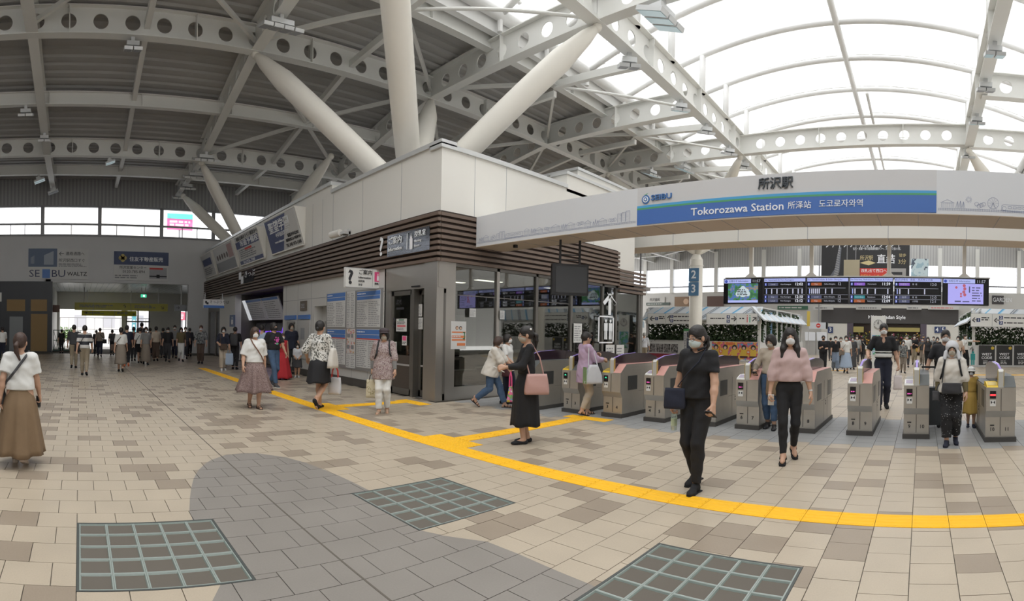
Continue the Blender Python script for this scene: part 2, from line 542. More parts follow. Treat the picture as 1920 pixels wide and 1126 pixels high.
# far tactile lines beyond the gates
for lab, xa, xb, yy in (('faint yellow guide strip on the floor beyond the gates, left of the clock pillar', -8.3, -3.2, 24.0), ('faint yellow guide strip on the floor beyond the gates before the black posters', 1.2, 6.5, 22.5)):
    t2 = thing('tactile_paving', lab, 'guide strip', (xa, yy, 0))
    n = int((xb - xa) / TG)
    for i in range(n): link('tactile_tile', TBAR, t2, (i * TG, 0, 0))

# ================================================================== roof steel
CX = -3.28
NODE_Y = [-8.3, -1.5, 5.3, 12.1, 18.8, 23.9, 30.7, 37.5, 44.3]
def zb(X):                                   # underside of the main beams
    X = X if X < CX else 2 * CX - X
    return float(np.interp(X, [-29.5, -23.4, -19.7, -16, -8.56], [8.75, 8.85, 9.5, 10.1, 10.05]))
def mir(x): return 2 * CX - x
def beam(name, A, B, h, w, label, holes=True, step=.95, hr=.23, m=None, group='perforated roof beams', stiff=True):
    """I-beam from A to B (points on the underside): web plate pierced by round holes, two flanges."""
    A, B = Vector(A), Vector(B); d = B - A; L = d.length
    ux = d.normalized(); uy = Vector((0, 0, 1)).cross(ux).normalized(); uz = ux.cross(uy)
    t = thing(name, label, 'roof beam', A, 0, group)
    t.rotation_euler = Matrix((ux, uy, uz)).transposed().to_euler()
    m = m or BEAMW
    web = MB(); th = .03
    n = max(1, int((L - .6) / step)) if holes else 0
    if holes:
        pad = (L - n * step) / 2
        zc = h / 2
        for s in (-1, 1):
            y = s * th / 2
            for k in range(n):
                xc = pad + (k + .5) * step
                N = 16
                ring = [(xc + hr * math.cos(2 * math.pi * (i + .5) / N), y, zc + hr * math.sin(2 * math.pi * (i + .5) / N)) for i in range(N)]
                sq = []
                for i in range(N):
                    a = 2 * math.pi * (i + .5) / N; c, q = math.cos(a), math.sin(a)
                    f = min((step / 2) / max(abs(c), 1e-6), (h / 2) / max(abs(q), 1e-6))
                    sq.append((xc + f * c, y, zc + f * q))
                web.add(ring + sq, [(i, (i + 1) % N, N + (i + 1) % N, N + i) if s > 0 else (N + i, N + (i + 1) % N, (i + 1) % N, i) for i in range(N)])
                # corner triangles
                for i, cor in ((1, (xc + step / 2, h)), (5, (xc - step / 2, h)), (9, (xc - step / 2, 0)), (13, (xc + step / 2, 0))):
                    p, q2 = sq[i], sq[(i + 1) % N]
                    web.add([p, q2, (cor[0], y, cor[1])], [(0, 1, 2)])
            web.add([(0, y, 0), (pad, y, 0), (pad, y, h), (0, y, h)], [(0, 1, 2, 3)])
            web.add([(L - pad, y, 0), (L, y, 0), (L, y, h), (L - pad, y, h)], [(0, 1, 2, 3)])
        for k in range(n):
            xc = pad + (k + .5) * step; N = 16
            r = [(xc + hr * math.cos(2 * math.pi * i / N), zc + hr * math.sin(2 * math.pi * i / N)) for i in range(N)]
            web.add([(p[0], -th / 2, p[1]) for p in r] + [(p[0], th / 2, p[1]) for p in r], [(i, (i + 1) % N, N + (i + 1) % N, N + i) for i in range(N)])
    else:
        web.box(0, L, -th / 2, th / 2, 0, h)
    web.build('web', m, t)
    MB().box(0, L, -w / 2, w / 2, -.03, 0).build('flange', m, t)
    MB().box(0, L, -w / 2, w / 2, h, h + .03).build('flange', m, t)
    if stiff:
        st = MB()
        k = 0
        for x in np.arange(step * 4 if holes else 3.4, L, step * 4 if holes else 3.4):
            xx = min(x + .0, L - .05)
            st.box(xx - .012, xx + .012, -w / 2, w / 2, 0, h)
        if st.v: st.build('stiffener', m, t)
    return t
def yname(Y): return {-1.5: 'nearest the left edge', 5.3: 'over the ticket wall end', 12.1: 'over the white booth', 18.8: 'behind the booth', 23.9: 'crossing the skylight', 30.7: 'beyond the skylight crossing', 37.5: 'deep in the hall', 44.3: 'by the far windows', -8.3: 'behind the viewer'}.get(Y, '')
# beams along the gates' passage direction (Y)
beam('roof_beam', (-16, -8, 10.1), (-16, 48, 10.1), .78, .34, 'long perforated white roof beam running over the booth to the far windows')
beam('roof_beam', (-23.4, -8, 8.85), (-23.4, 48, 8.85), .7, .3, 'perforated grey roof beam across the left hall before the end windows')
beam('roof_beam', (-8.56, -4, 10.05), (-8.56, 48, 10.05), .95, .4, 'perforated white beam along the left side of the skylight carrying floodlights')
beam('roof_beam', (mir(-8.56), 4, 10.15), (mir(-8.56), 48, 10.15), .95, .4, 'perforated white beam along the right side of the skylight carrying floodlights')
beam('roof_beam', (mir(-16), 20, 10.1), (mir(-16), 48, 10.1), .78, .34, 'perforated white roof beam far right over the escalators')
for X, lab in ((-19.7, 'plain grey roof beam between two perforated ones over the left hall'), (-26.3, 'plain grey roof beam nearest the end windows of the left hall')):
    beam('purlin_beam', (X, -8, zb(X) + .05), (X, 48, zb(X) + .05), .42, .24, lab, holes=False, group='plain roof beams')
beam('purlin_beam', (-12.8, -4, 10.72), (-12.8, 48, 10.72), .5, .3, 'plain white edge beam of the dark roof beside the skylight', holes=False, group='plain roof beams')
beam('purlin_beam', (mir(-12.8), 14, 10.72), (mir(-12.8), 48, 10.72), .5, .3, 'plain white edge beam of the dark roof right of the skylight', holes=False, group='plain roof beams')
# beams across (X)
for Y in NODE_Y[1:]:
    beam('cross_beam', (-23.4, Y, 8.9), (-16, Y, 10.12), .72, .32, 'sloping perforated cross beam of the left hall roof, ' + yname(Y), group='sloping cross beams')
    beam('cross_beam', (-29.3, Y, 8.75), (-23.4, Y, 8.9), .55, .28, 'short sloping cross beam down to the end windows, ' + yname(Y), group='sloping cross beams')
    beam('cross_beam', (-16, Y, 10.12), (-8.56, Y, 10.06), .85, .36, 'perforated cross beam from dark roof to skylight, ' + yname(Y), group='cross beams beside the skylight')
    if Y >= 18:
        beam('cross_beam', (mir(-8.56), Y, 10.1), (mir(-16), Y, 10.1), .8, .34, 'perforated cross beam right of the skylight, ' + yname(Y), group='cross beams beside the skylight')
for Y, lab in ((12.1, 'perforated white beam crossing under the skylight nearest the viewer'), (23.9, 'perforated white beam crossing under the middle of the skylight'), (37.5, 'perforated white beam crossing under the far end of the skylight')):
    beam('cross_beam', (-8.56, Y, 10.08), (mir(-8.56), Y, 10.2), .85, .36, lab, group='beams under the skylight')
# thin secondary struts and braces
def strut(a, b, r, label, name='roof_strut', sec='box', group='thin roof struts'):
    m = MB()
    if sec == 'box':
        A, B = Vector(a), Vector(b); d = (B - A).normalized(); s = Vector((0, 0, 1)).cross(d).normalized() * r; u = d.cross(s.normalized()) * r * 1.3
        vs = [p + q for p in (A, B) for q in (-s - u, s - u, s + u, -s + u)]
        m.add(vs, [(0, 1, 2, 3), (7, 6, 5, 4), (0, 4, 5, 1), (1, 5, 6, 2), (2, 6, 7, 3), (3, 7, 4, 0)])
    else:
        m.tube(a, b, r)
    o = m.build(name, BEAMW)
    return tag(o, label, 'strut', group)
MIDS = [(NODE_Y[i] + NODE_Y[i + 1]) / 2 for i in range(1, len(NODE_Y) - 1)]
for q, Y in enumerate(MIDS):
    where = ('left edge bay', 'ticket wall bay', 'booth bay', 'bay behind the booth', 'fifth bay', 'sixth bay', 'seventh bay')[q]
    xs = [-29.3, -26.3, -23.4, -19.7, -16, -12.8]
    for k in range(5):
        strut((xs[k], Y, zb(xs[k]) + .35), (xs[k + 1], Y, zb(xs[k + 1]) + .35), .085, 'thin straight strut between roof beams, %s, %s from the end windows' % (where, ('first', 'second', 'third', 'fourth', 'fifth')[k]), group='straight roof struts')
    strut((-12.8, Y, 10.75), (-8.56, Y, 10.5), .10, 'white strut from roof edge to skylight beam, %s' % where)
    if q < 5:
        for Yn, sd in ((NODE_Y[q + 1], 'near'), (NODE_Y[q + 2], 'far')):
            if q: strut((-16, Yn, 10.35), (-19.7, Y, 9.75), .05, 'thin diagonal brace under the dark roof, %s, %s side upper' % (where, sd), 'roof_brace', group='diagonal roof braces')
            if q: strut((-23.4, Yn, 9.1), (-19.7, Y, 9.7), .05, 'thin diagonal brace under the dark roof, %s, %s side lower' % (where, sd), 'roof_brace', group='diagonal roof braces')
            strut((-12.8, Y, 10.78), (-16, Yn, 10.45), .05, 'thin diagonal brace by the roof edge, %s, %s side' % (where, sd), 'roof_brace', group='diagonal roof braces')
        strut((-12.8, Y, 10.7), (-8.6, NODE_Y[q + 2], 10.2), .05, 'thin white rod from roof edge to skylight beam, %s' % where, 'roof_brace', 'tube', group='diagonal roof braces')

# dark corrugated deck
DECK = mat('dark_roof_deck', (.41, .405, .395), .65, 0, .05, .6)
def deck(name, xs, zs, y0, y1, label):
    prof = []
    for i in range(len(xs) - 1):
        L = xs[i + 1] - xs[i]; n = max(2, int(round(abs(L) / .42)))
        for k in range(n):
            for f, dz in ((0, 0), (.45, 0), (.55, .07), (.95, .07)):
                t = (k + f) / n; prof.append((xs[i] + L * t, zs[i] + (zs[i + 1] - zs[i]) * t + dz))
    prof.append((xs[-1], zs[-1]))
    m = MB()
    vs = [(p[0], y, p[1]) for y in (y0, y1) for p in prof]; n = len(prof)
    fs = [(i, i + 1, n + i + 1, n + i) for i in range(n - 1)]
    m.add(vs, fs)
    vs = [(p[0], y, p[1] + .2) for y in (y0, y1) for p in prof]
    m.add(vs, [(n + i, n + i + 1, i + 1, i) for i in range(n - 1)])
    return struct(name, m, DECK, label=label)
deck('ceiling', [-30, -23.4, -16, -12.6], [9.5, 9.62, 10.98, 11.3], -14, 50, 'dark grey corrugated roof deck over the left hall')
deck('ceiling.001', [mir(-12.6), mir(-16), mir(-26)], [11.3, 10.98, 9.5], 8, 50, 'dark grey corrugated roof deck right of the skylight')
struct('ceiling.002', MB().box(-12.6, 6.1, -14, -8, 11.2, 11.5).box(6.1, 22, -14, 8, 11.2, 11.5), DECK, label='roof behind the viewer')

# ================================================================== skylight
SKY_EDGE, SKY_TOP = 11.75, 13.3
def arc_z(X): return SKY_TOP - (SKY_TOP - SKY_EDGE) * ((X - CX) / 8.9) ** 2
PANE = glass('skylight_pane', (.97, .985, 1), .02, (.95, .97, 1.0), .35, .3)
SKYW = mat('skylight_white_steel', (.80, .80, .79), .45)
ARC_Y = [-2.6, .3, 3.2, 6.1, 9.0, 11.9, 14.2, 16.6, 19.3, 21.9, 24.7, 27.7, 31.0, 34.4, 37.6, 41, 44.5, 48]
sky = thing('skylight', 'arched white translucent skylight of panes on curved white tubes over the gates', 'skylight', (CX, 19, SKY_EDGE))
NS = 12
for k in range(len(ARC_Y) - 1):
    y0, y1 = ARC_Y[k], ARC_Y[k + 1]
    for half in (0, 1):
        pm = MB()
        xs = np.linspace(CX - 8.9, CX, NS + 1) if half == 0 else np.linspace(CX, CX + 8.9, NS + 1)
        vs = [(x - CX, y - 19, arc_z(x) - SKY_EDGE + .12) for y in (y0, y1) for x in xs]
        pm.add(vs, [(i, i + 1, NS + 2 + i, NS + 1 + i) for i in range(NS)])
        pm.build('pane', PANE, sky, smooth=True)
for k, y in enumerate(ARC_Y):
    xs = np.linspace(CX - 8.9, CX + 8.9, 25)
    MB().path([(x - CX, y - 19, arc_z(x) - SKY_EDGE - .22) for x in xs], .11, 8).build('arch_tube', SKYW, sky, smooth=True)
    rl = MB().path([(x - CX, y - 19 + .25, arc_z(x) - SKY_EDGE + .05) for x in xs], .03, 5)
    for x in np.linspace(CX - 8.4, CX + 8.4, 26):
        rl.box(x - CX - .06, x - CX + .06, y - 19 + .1, y - 19 + .4, arc_z(x) - SKY_EDGE - .06, arc_z(x) - SKY_EDGE + .0)
    rl.build('glazing_rail', SKYW, sky)
for sx in (-1, 1):
    MB().tube((sx * 8.9, -23, -.2), (sx * 8.9, 29, -.2), .2, n=12).build('edge_tube', SKYW, sky, smooth=True)
    MB().box(sx * 9.2 - .12, sx * 9.2 + .12, -23, 29, -.7, .35).build('gutter', SKYW, sky)
    for y in ARC_Y[3:]:
        MB().tube((sx * 5.28, y - 19, 11.0 - SKY_EDGE), (sx * 5.28, y - 19, arc_z(CX + 5.28) - SKY_EDGE - .25), .13, n=10).build('post', SKYW, sky, smooth=True)
        MB().tube((sx * 8.9, y - 19, -.75), (sx * 8.9, y - 19, -.3), .09, n=8).build('post', SKYW, sky)
MB().tube((0, -23, SKY_TOP - SKY_EDGE - .25), (0, 29, SKY_TOP - SKY_EDGE - .25), .12, n=10).build('ridge_tube', SKYW, sky, smooth=True)
MB().tube((.55, 6, SKY_TOP - SKY_EDGE - .3), (.55, 29, SKY_TOP - SKY_EDGE - .3), .07, n=8).build('ridge_tube', SKYW, sky, smooth=True)

# ================================================================== branching columns
COLP = mat('cream_column_paint', (.83, .80, .73), .45, 0, .04, 1.5)
def branch(mb, a, b, r):
    a, b = Vector(a), Vector(b)
    ts = [0, .06, .2, .5, .8, .94, 1]; rs = [.35, .62, 1, 1.02, 1, .62, .3]
    mb.path([a.lerp(b, t) for t in ts], [r * q for q in rs], 18)
def tree(base, tops, r, label, trunk=None):
    t = thing('branching_column', label, 'column', base)
    if trunk:
        MB().tube((0, 0, trunk[0] - base[2]), (0, 0, trunk[1] - base[2]), trunk[2], n=28).build('trunk', COLP, t, smooth=False)
        MB().tube((0, 0, trunk[1] - base[2] - .35), (0, 0, trunk[1] - base[2] - .28), trunk[2] + .03, n=28).tube((0, 0, trunk[1] - base[2]), (0, 0, trunk[1] - base[2] + .3), trunk[2], trunk[2] * .55, n=28).build('collar', COLP, t)
    for p in tops:
        m = MB(); branch(m, (0, 0, 0), Vector(p) - Vector(base), r); m.build('branch', COLP, t, smooth=True)
        MB().ball(Vector(p) - Vector(base), .14, 10, 6).build('pin_joint', COLP, t, smooth=True)
    return t
tree((-12.28, 8.7, 5.0), [(-16, 5.3, 10.02), (-16, 12.1, 10.05), (-8.56, 12.1, 9.97), (-8.56, 5.3, 9.97)], .33, 'thick cream branching column rising from behind the white booth parapet', (0, 5.0, .4))
tree((-25.2, 8.4, 4.6), [(-23.4, 5.3, 8.8), (-27.6, 5.3, 8.3), (-27.6, 12.1, 8.3), (-21.2, 10.6, 9.1)], .27, 'grey branching column above the sloping advert panels at the hall end', (0, 4.6, .36))
tree((-12.28, 27.3, 6.0), [(-16, 23.9, 10.02), (-16, 30.7, 10.02), (-8.56, 30.7, 9.97), (-8.56, 23.9, 9.97)], .3, 'tall round cream column with blue platform numbers branching at its top', (0, 5.7, .37))
tree((5.72, 27.3, 6.0), [(9.44, 23.9, 10.02), (9.44, 30.7, 10.02), (2.0, 30.7, 9.97), (2.0, 23.9, 9.97)], .3, 'cream branching column behind the right end of the station header', (0, 5.7, .37))
# ================================================================== walls
PI = math.pi
WALLG = mat('pale_grey_wall_panel', (.56, .555, .535), .5, 0, .03, 1)
WALLW = mat('white_wall_panel', (.74, .725, .68), .5, 0, .03, 1)
CONC = mat('grey_concrete_wall', (.60, .60, .605), .7, 0, .06, .8)
DARKW = mat('black_shopfront', (.018, .022, .03), .4)
TAN = mat('tan_board', (.30, .19, .075), .6, 0, .05, 3)
WIN = glass('window_glass', (.97, .98, 1), .04)
FROST = glass('frosted_glass', (.95, .96, 1), .03, (.9, .93, 1), .55, .4)
FRAME = mat('grey_window_frame', (.30, .30, .31), .5, .3)
CORR = stripes('corrugated_band', [(0, (.36, .36, .36)), (.5, (.27, .27, .275))], (0, 1, 0), 5)  # for a flat box: light and shade of the ribs painted as stripes
CORX = stripes('rib_shade_band_x', [(0, (.55, .55, .54)), (.5, (.44, .44, .44))], (1, 0, 0), 4)  # same painted rib shading, for the flat far wall
XE = -29.5
# --- left end wall (faces +x)
w = MB()
w.box(XE - .3, XE, -16, 7.3, 3.84, 6.39)
w.box(XE - .3, XE, -16, -1.5, 0, 3.84).box(XE - .3, XE, 6.05, 7.3, 0, 3.84)
struct('wall_left', w, CONC, label='grey end wall of the left hall carrying two advert boards')
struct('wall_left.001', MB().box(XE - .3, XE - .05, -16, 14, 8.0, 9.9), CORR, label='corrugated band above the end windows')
struct('wall_left.002', MB().box(XE - .3, XE, 7.3, 30, 0, 6.39), CONC, label='end wall continuing behind the ticket wall roof')
def window_band_x(name, X, ys, z0, z1, zt, thin, label, m=WIN):
    t = link(name, None, None, (X, 0, 0)); t['kind'] = 'structure'; t['label'] = label
    for a, b in zip(ys[:-1], ys[1:]):
        MB().box(-.02, 0, a + .06, b - .06, zt + .04, z1).build('pane', m, t)
        cuts = [a + .06] + [c for c in thin if a + .2 < c < b - .2] + [b - .06]
        for c, d in zip(cuts[:-1], cuts[1:]):
            MB().box(-.02, 0, c + .02, d - .02, z0, zt - .04).build('pane', m, t)
            MB().box(-.05, .03, d - .02, d + .02, z0, zt).build('mullion', FRAME, t)
        MB().box(-.06, .06, b - .1, b + .1, z0 - .05, z1 + .05).build('mullion', FRAME, t)
        MB().box(-.05, .05, a, b, zt - .05, zt + .05).build('transom', FRAME, t)
    MB().box(-.12, .12, ys[0], ys[-1], z0 - .08, z0).build('sill', FRAME, t)
    MB().box(-.12, .06, ys[0], ys[-1], z1, z1 + .1).build('head', FRAME, t)
    return t
ymx = lambda px: on_x(px, 420, XE).y
window_band_x('window_1', XE, [-15, -11.5, -8, ymx(-40), ymx(80), ymx(187), ymx(303), ymx(400), 11, 15, 19, 23], 6.45, 7.95, 7.02, [ymx(p) for p in (20, 47, 134, 219, 271, 342, 370)], 'long band of end windows high over the left hall')
# hall edge behind the viewer
struct('wall_front', MB().box(-30, 22, -14.3, -14, 0, 11.5), CONC, label='hall wall behind the viewer')
struct('wall_right', MB().box(22, 22.3, -14, 50, 0, 9.5), WALLG, label='far right side wall of the hall')

# black shopfront
t = thing('shopfront', 'black shopfront with tan boards at the left end of the hall', 'shopfront', (XE + .02, -1.5, 0), PI / 2)
L = lambda px, py: (on_x(px, py, XE + .25).y + 1.5, on_x(px, py, XE + .25).z)
MB().box(-12, 0, -.22, 0, 0, 3.86).build('body', DARKW, t)
for (a, b, c, d), m, nm in (((13, 561, 47, 583), TAN, 'board'), ((58, 561, 88, 583), TAN, 'board'), ((58, 588, 88, 667), TAN, 'board'), ((18, 593, 42, 668), mat('grey_shop_door', (.20, .215, .225), .3), 'door'), ((-8, 548, 3, 565), WHITE, 'notice')):
    x0, z1 = L(a, b); x1, z0 = L(c, d)
    MB().box(x0, x1, -.25, -.22, max(z0, .04), z1).build(nm, m, t)
# --- lobby beyond the end wall
LX = -38.0
CEILT = stripes('lobby_ceiling_panels', [(0, (.50, .53, .54)), (.93, (.25, .27, .28))], (0, 1, 0), 3.0, .25)
struct('ceiling.003', MB().box(LX, XE - .3, -1.6, 8.2, 3.84, 4.0), CEILT, label='panelled lower ceiling of the exit lobby')
lobby = MB().box(LX - .2, LX, -1.6, 8.4, 2.62, 4.0).box(LX, XE, -1.9, -1.6, 0, 4.0).box(LX, XE - .3, 8.2, 8.4, 0, 4.0)
yl = lambda px: on_x(px, 600, LX).y
lobby.box(LX - .25, LX, -1.6, yl(112), 0, 2.7).box(LX - .25, LX + .1, yl(228), yl(236), 0, 2.7).box(LX - .25, LX + .1, yl(281), yl(337), 0, 2.7)
struct('wall_left.003', lobby, WALLG, label='grey walls of the exit lobby beyond the left hall')
struct('floor.001', MB().box(-140, LX - .01, -60, 60, -.3, -.02), mat('plaza_paving', (.55, .55, .54), .7, 0, .05, 1), label='bright paved plaza outside the exit')
struct('floor.002', MB().box(LX - .01, -33.9, -3, 10, -.25, -.012), mat('lobby_floor', (.25, .235, .21), .3, 0, .05, 2), label='lobby floor by the exit')
t = thing('door_1', 'glazed grey exit door beside the open exit', 'door', (LX, 0, 0)); t['kind'] = 'structure'; del t['category']
a, b = yl(236), yl(281)
fr = MB().box(-.06, .06, a, a + .1, 0, 2.62).box(-.06, .06, b - .1, b, 0, 2.62).box(-.06, .06, a, b, 1.75, 1.85).box(-.06, .06, (a + b) / 2 - .05, (a + b) / 2 + .05, 0, 2.62)
fr.build('door_frame', FRAME, t); MB().box(-.01, .01, a + .1, b - .1, .05, 2.6).build('pane', WIN, t)
t = thing('window_2', 'tall lobby window right of the exit door', 'window', (LX, 0, 0)); t['kind'] = 'structure'; del t['category']
a, b = yl(337), yl(360)
MB().box(-.05, .05, a, a + .08, 0, 2.62).box(-.05, .05, b - .08, b, 0, 2.62).box(-.05, .05, (a + b) / 2 - .04, (a + b) / 2 + .04, 0, 2.62).build('window_frame', FRAME, t)
MB().box(-.01, .01, a + .08, b - .08, 0, 2.6).build('pane', WIN, t)

# --- left ticket wall (faces -y) and booth
YW, XB = 7.0, -8.9
wx = lambda px, py=620: on_y(px, py, YW).x
XR0, XR1 = wx(440), wx(530)          # ticket machine recess
XN0, XN1 = wx(589), wx(613)          # niche
XD0, XD1 = wx(722), wx(832)          # information door
w = MB()
zt = 2.98
w.box(XR1, XN0, YW, YW + .3, 0, zt).box(XN0, XN1, YW, YW + .3, 2.18, zt).box(XN0 - .02, XN1 + .02, YW + .3, YW + .4, 0, zt)
w.box(XN1, XD0, YW, YW + .3, 0, zt)
w.box(-26.2, XR0, YW, YW + .3, 0, zt).box(XE, -26.2, YW + .3, YW + .5, 0, zt)
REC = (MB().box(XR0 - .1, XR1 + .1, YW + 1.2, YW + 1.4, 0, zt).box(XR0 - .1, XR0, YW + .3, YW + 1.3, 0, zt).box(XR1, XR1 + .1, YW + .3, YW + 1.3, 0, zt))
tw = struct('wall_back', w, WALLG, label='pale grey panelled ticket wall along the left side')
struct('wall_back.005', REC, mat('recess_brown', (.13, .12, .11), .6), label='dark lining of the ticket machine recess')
for px in (536, 558, 583):
    x = wx(px); MB().box(x - .006, x + .006, YW - .003, YW, .2, zt).build('panel_joint', GREYP, tw)
MB().box(XR1, XD0, YW - .003, YW, 2.42, 2.435).build('panel_joint', GREYP, tw)
for x in (wx(660), wx(690)):
    MB().box(x - .005, x + .005, YW - .003, YW, .2, .75).build('panel_joint', GREYP, tw)
struct('baseboard_back', MB().box(XR1, XD0, YW - .02, YW + .01, 0, .2), mat('dark_base', (.07, .065, .06), .5), label='dark base strip of the ticket wall')
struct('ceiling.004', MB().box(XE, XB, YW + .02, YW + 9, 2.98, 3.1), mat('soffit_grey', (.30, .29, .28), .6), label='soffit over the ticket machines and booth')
# upper white wall
up = MB().box(-14.0, XB, YW + .05, YW + .35, 3.0, 5.45).box(XE, -14.0, YW + .05, YW + .35, 3.0, 5.7)
up.box(XB - .3, XB, YW + .35, 14.9, 3.0, 5.38)
struct('wall_back.001', up, WALLW, label='cream white upper wall of the booth above the brown slats')
cap = MB().box(-14.0, XB + .05, YW, YW + .42, 5.45, 5.55).box(XB - .37, XB + .05, YW, 11.3, 5.38, 5.48).box(XE, -14, YW, YW + .42, 5.7, 5.8)
struct('trim_1', cap, mat('parapet_cap', (.62, .63, .63), .4, .3), label='grey metal cap along the booth parapet')
struct('wall_back.002', MB().box(XB - .5, XB, 11.3, 14.9, 5.3, 5.76), WALLW, label='raised white block on the booth roof')
struct('trim_2', MB().box(XB - .55, XB + .04, 11.26, 14.95, 5.76, 5.84), MATS['parapet_cap'], label='metal cap of the raised roof block')
struct('wall_back.003', MB().box(-13.5, -9.75, 12.9, 16.6, 5.2, 6.42), WALLW, label='taller white plant box at the back of the booth roof')
struct('trim_3', MB().box(-13.55, -9.7, 12.85, 16.65, 6.42, 6.5), MATS['parapet_cap'], label='metal cap of the plant box')
for Y in (8.0, 9.0, 12.6):
    MB().box(XB, XB + .002, Y - .005, Y + .005, 4.05, 5.38).build('panel_joint', GREYP, bpy.data.objects['wall_back.001'])
for X in (-10.4, -12.2, -13.9, -14.6, -15.3):
    MB().box(X - .005, X + .005, YW + .047, YW + .05, 4.05, 5.4).build('panel_joint', GREYP, bpy.data.objects['wall_back.001'])
# brown slats: each a board of its own
SLAT = mat('brown_slat', (.155, .112, .088), .5, 0, .12, 6)
SBACK = mat('slat_backing', (.05, .035, .028), .8)
NSL = 9
sl = thing('slat_fascia', 'brown horizontal slat fascia running left from the booth corner along the ticket wall', 'fascia', (XB, YW, 0))
MB().box(XE - XB, 0, .01, .045, 2.985, 4.05).build('backing', SBACK, sl)
for i in range(NSL):
    z = 2.97 + i * .1205
    MB().box(XE - XB, .07, -.075, .01, z, z + .068).build('slat', SLAT, sl)
sl = thing('slat_fascia', 'brown horizontal slat fascia over the glass front of the booth beside the gates', 'fascia', (XB + .004, YW, 0))
MB().box(.002, .01, .05, 6.9, 2.985, 4.05).build('backing', SBACK, sl)
for i in range(NSL):
    z = 2.97 + i * .1205
    MB().box(.0, .075, .012, 6.92, z, z + .068).build('slat', SLAT, sl)
for i in range(6):
    z = 2.80 + i * .125
    MB().box(.0, .075, 6.92, 8.55, z, z + .07).build('slat', SLAT, sl)
# --- booth front: steel corner, glass
steel = MB()
steel.box(XB - .42, XB + .02, YW - .04, YW + .48, 0, 2.97)
struct('trim_4', steel, STEEL, label='brushed steel corner post of the information booth')
yb = lambda px: on_x(px, 600, XB).y
ms = [yb(p) for p in (882, 934, 1007, 1072, 1131, 1156, 1187)]
BG = glass('booth_glass', (.60, .61, .57), .17)
bw = link('window_3', None, None, (XB - .06, 0, 0)); bw['kind'] = 'structure'; bw['label'] = 'tall dark glass front of the information booth beside the gates'
ms[0] = YW + .48; ms[-1] = 15.3
for a, b in zip(ms[:-1], ms[1:]):
    MB().box(-.006, .006, a + .02, b - .02, .28, 2.9).build('pane', BG, bw)
    MB().box(-.05, .05, b - .045, b + .045, 0, 2.97).build('mullion', STEEL if b < 9.5 else DSTEEL, bw)
MB().box(-.06, .06, ms[0], ms[-1], 0, .28).build('sill', STEEL, bw)
MB().box(-.05, .05, ms[0], ms[-1], 2.9, 2.98).build('head', DSTEEL, bw)
MB().box(-.012, .012, ms[0], ms[3], 2.28, 2.3).build('transom', DSTEEL, bw)
# booth inside
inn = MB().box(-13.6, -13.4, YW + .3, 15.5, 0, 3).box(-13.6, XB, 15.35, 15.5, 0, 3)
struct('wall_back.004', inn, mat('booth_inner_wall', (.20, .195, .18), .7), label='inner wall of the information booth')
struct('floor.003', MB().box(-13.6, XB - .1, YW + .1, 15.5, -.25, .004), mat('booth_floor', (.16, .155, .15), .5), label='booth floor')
t = thing('service_counter', 'long brown service counter with white top inside the glass booth', 'counter', (-10.3, 12.2, 0))
MB().box(-.3, .3, -3.3, 3.3, 0, .95).build('front', mat('counter_brown', (.085, .06, .045), .5), t)
MB().box(-.42, .4, -3.35, 3.35, .95, 1.0).build('top', mat('counter_white', (.55, .54, .52), .4), t)
MB().box(-.36, .36, -3.32, 3.32, .58, .62).build('rail', ALU, t)
t = thing('service_counter', 'brown counter with pale top right behind the information door', 'counter', (-10.0, 8.35, 0))
MB().box(-1.5, .5, -.3, .3, 0, .95).build('front', MATS['counter_brown'], t); MB().box(-1.55, .55, -.36, .36, .95, 1.0).build('top', MATS['counter_white'], t); MB().box(-1.52, .52, -.33, .33, .58, .61).build('rail', ALU, t)
for i, (x, y, lab) in enumerate(((-10.6, 8.35, 'tilted dark tablet screen on the counter behind the information door'), (-10.35, 10.2, 'dark monitor on the long booth counter, first from the corner'), (-10.35, 12.4, 'dark monitor on the long booth counter, farther along'))):
    t = thing('monitor', lab, 'monitor', (x, y, 1.0), PI / 2 * (i > 0))
    MB().box(-.12, .12, -.09, .09, 0, .015).box(-.02, .02, -.02, .02, 0, .15).build('stand', BLACK, t)
    MB().box(-.2, .2, -.03, 0, .08, .36).build('screen', mat('screen_off', (.06, .075, .07), .15), t)
t = thing('brochure_box', 'white box of leaflets standing on the counter behind the information door', 'box', (-9.95, 8.3, 1.0))
MB().box(-.2, .2, -.1, .1, 0, .42).build('body', WHITE, t); MB().box(-.1, .2, -.105, -.1, .24, .3).build('label_strip', GREYP, t)
for i, (x, y, w_, h, lab) in enumerate(((-13.1, 9.0, .7, 1.9, 'grey locker cabinet against the back wall of the booth, nearest the corner'), (-13.1, 11.2, 1.0, 2.0, 'pale cabinet against the back wall of the booth, middle'), (-13.1, 13.6, 1.2, 1.5, 'low pale cabinet against the back wall of the booth, far end'))):
    t = thing('cabinet', lab, 'cabinet', (x, y, 0))
    MB().box(-.25, .25, -w_ / 2, w_ / 2, 0, h).build('body', mat('cabinet_grey', (.34, .34, .32), .6), t)
    for s in (-1, 1):
        d = MB().box(.25, .27, min(0, s * w_ / 2) + .01, max(0, s * w_ / 2) - .01, .06, h - .03).build('door', MATS['cabinet_grey'], t)
        MB().box(.27, .285, s * .05 - .01, s * .05 + .01, h * .5, h * .5 + .15).build('handle', DSTEEL, d)
LAMP = emit('lamp_panel', (1.0, .97, .9), 5)
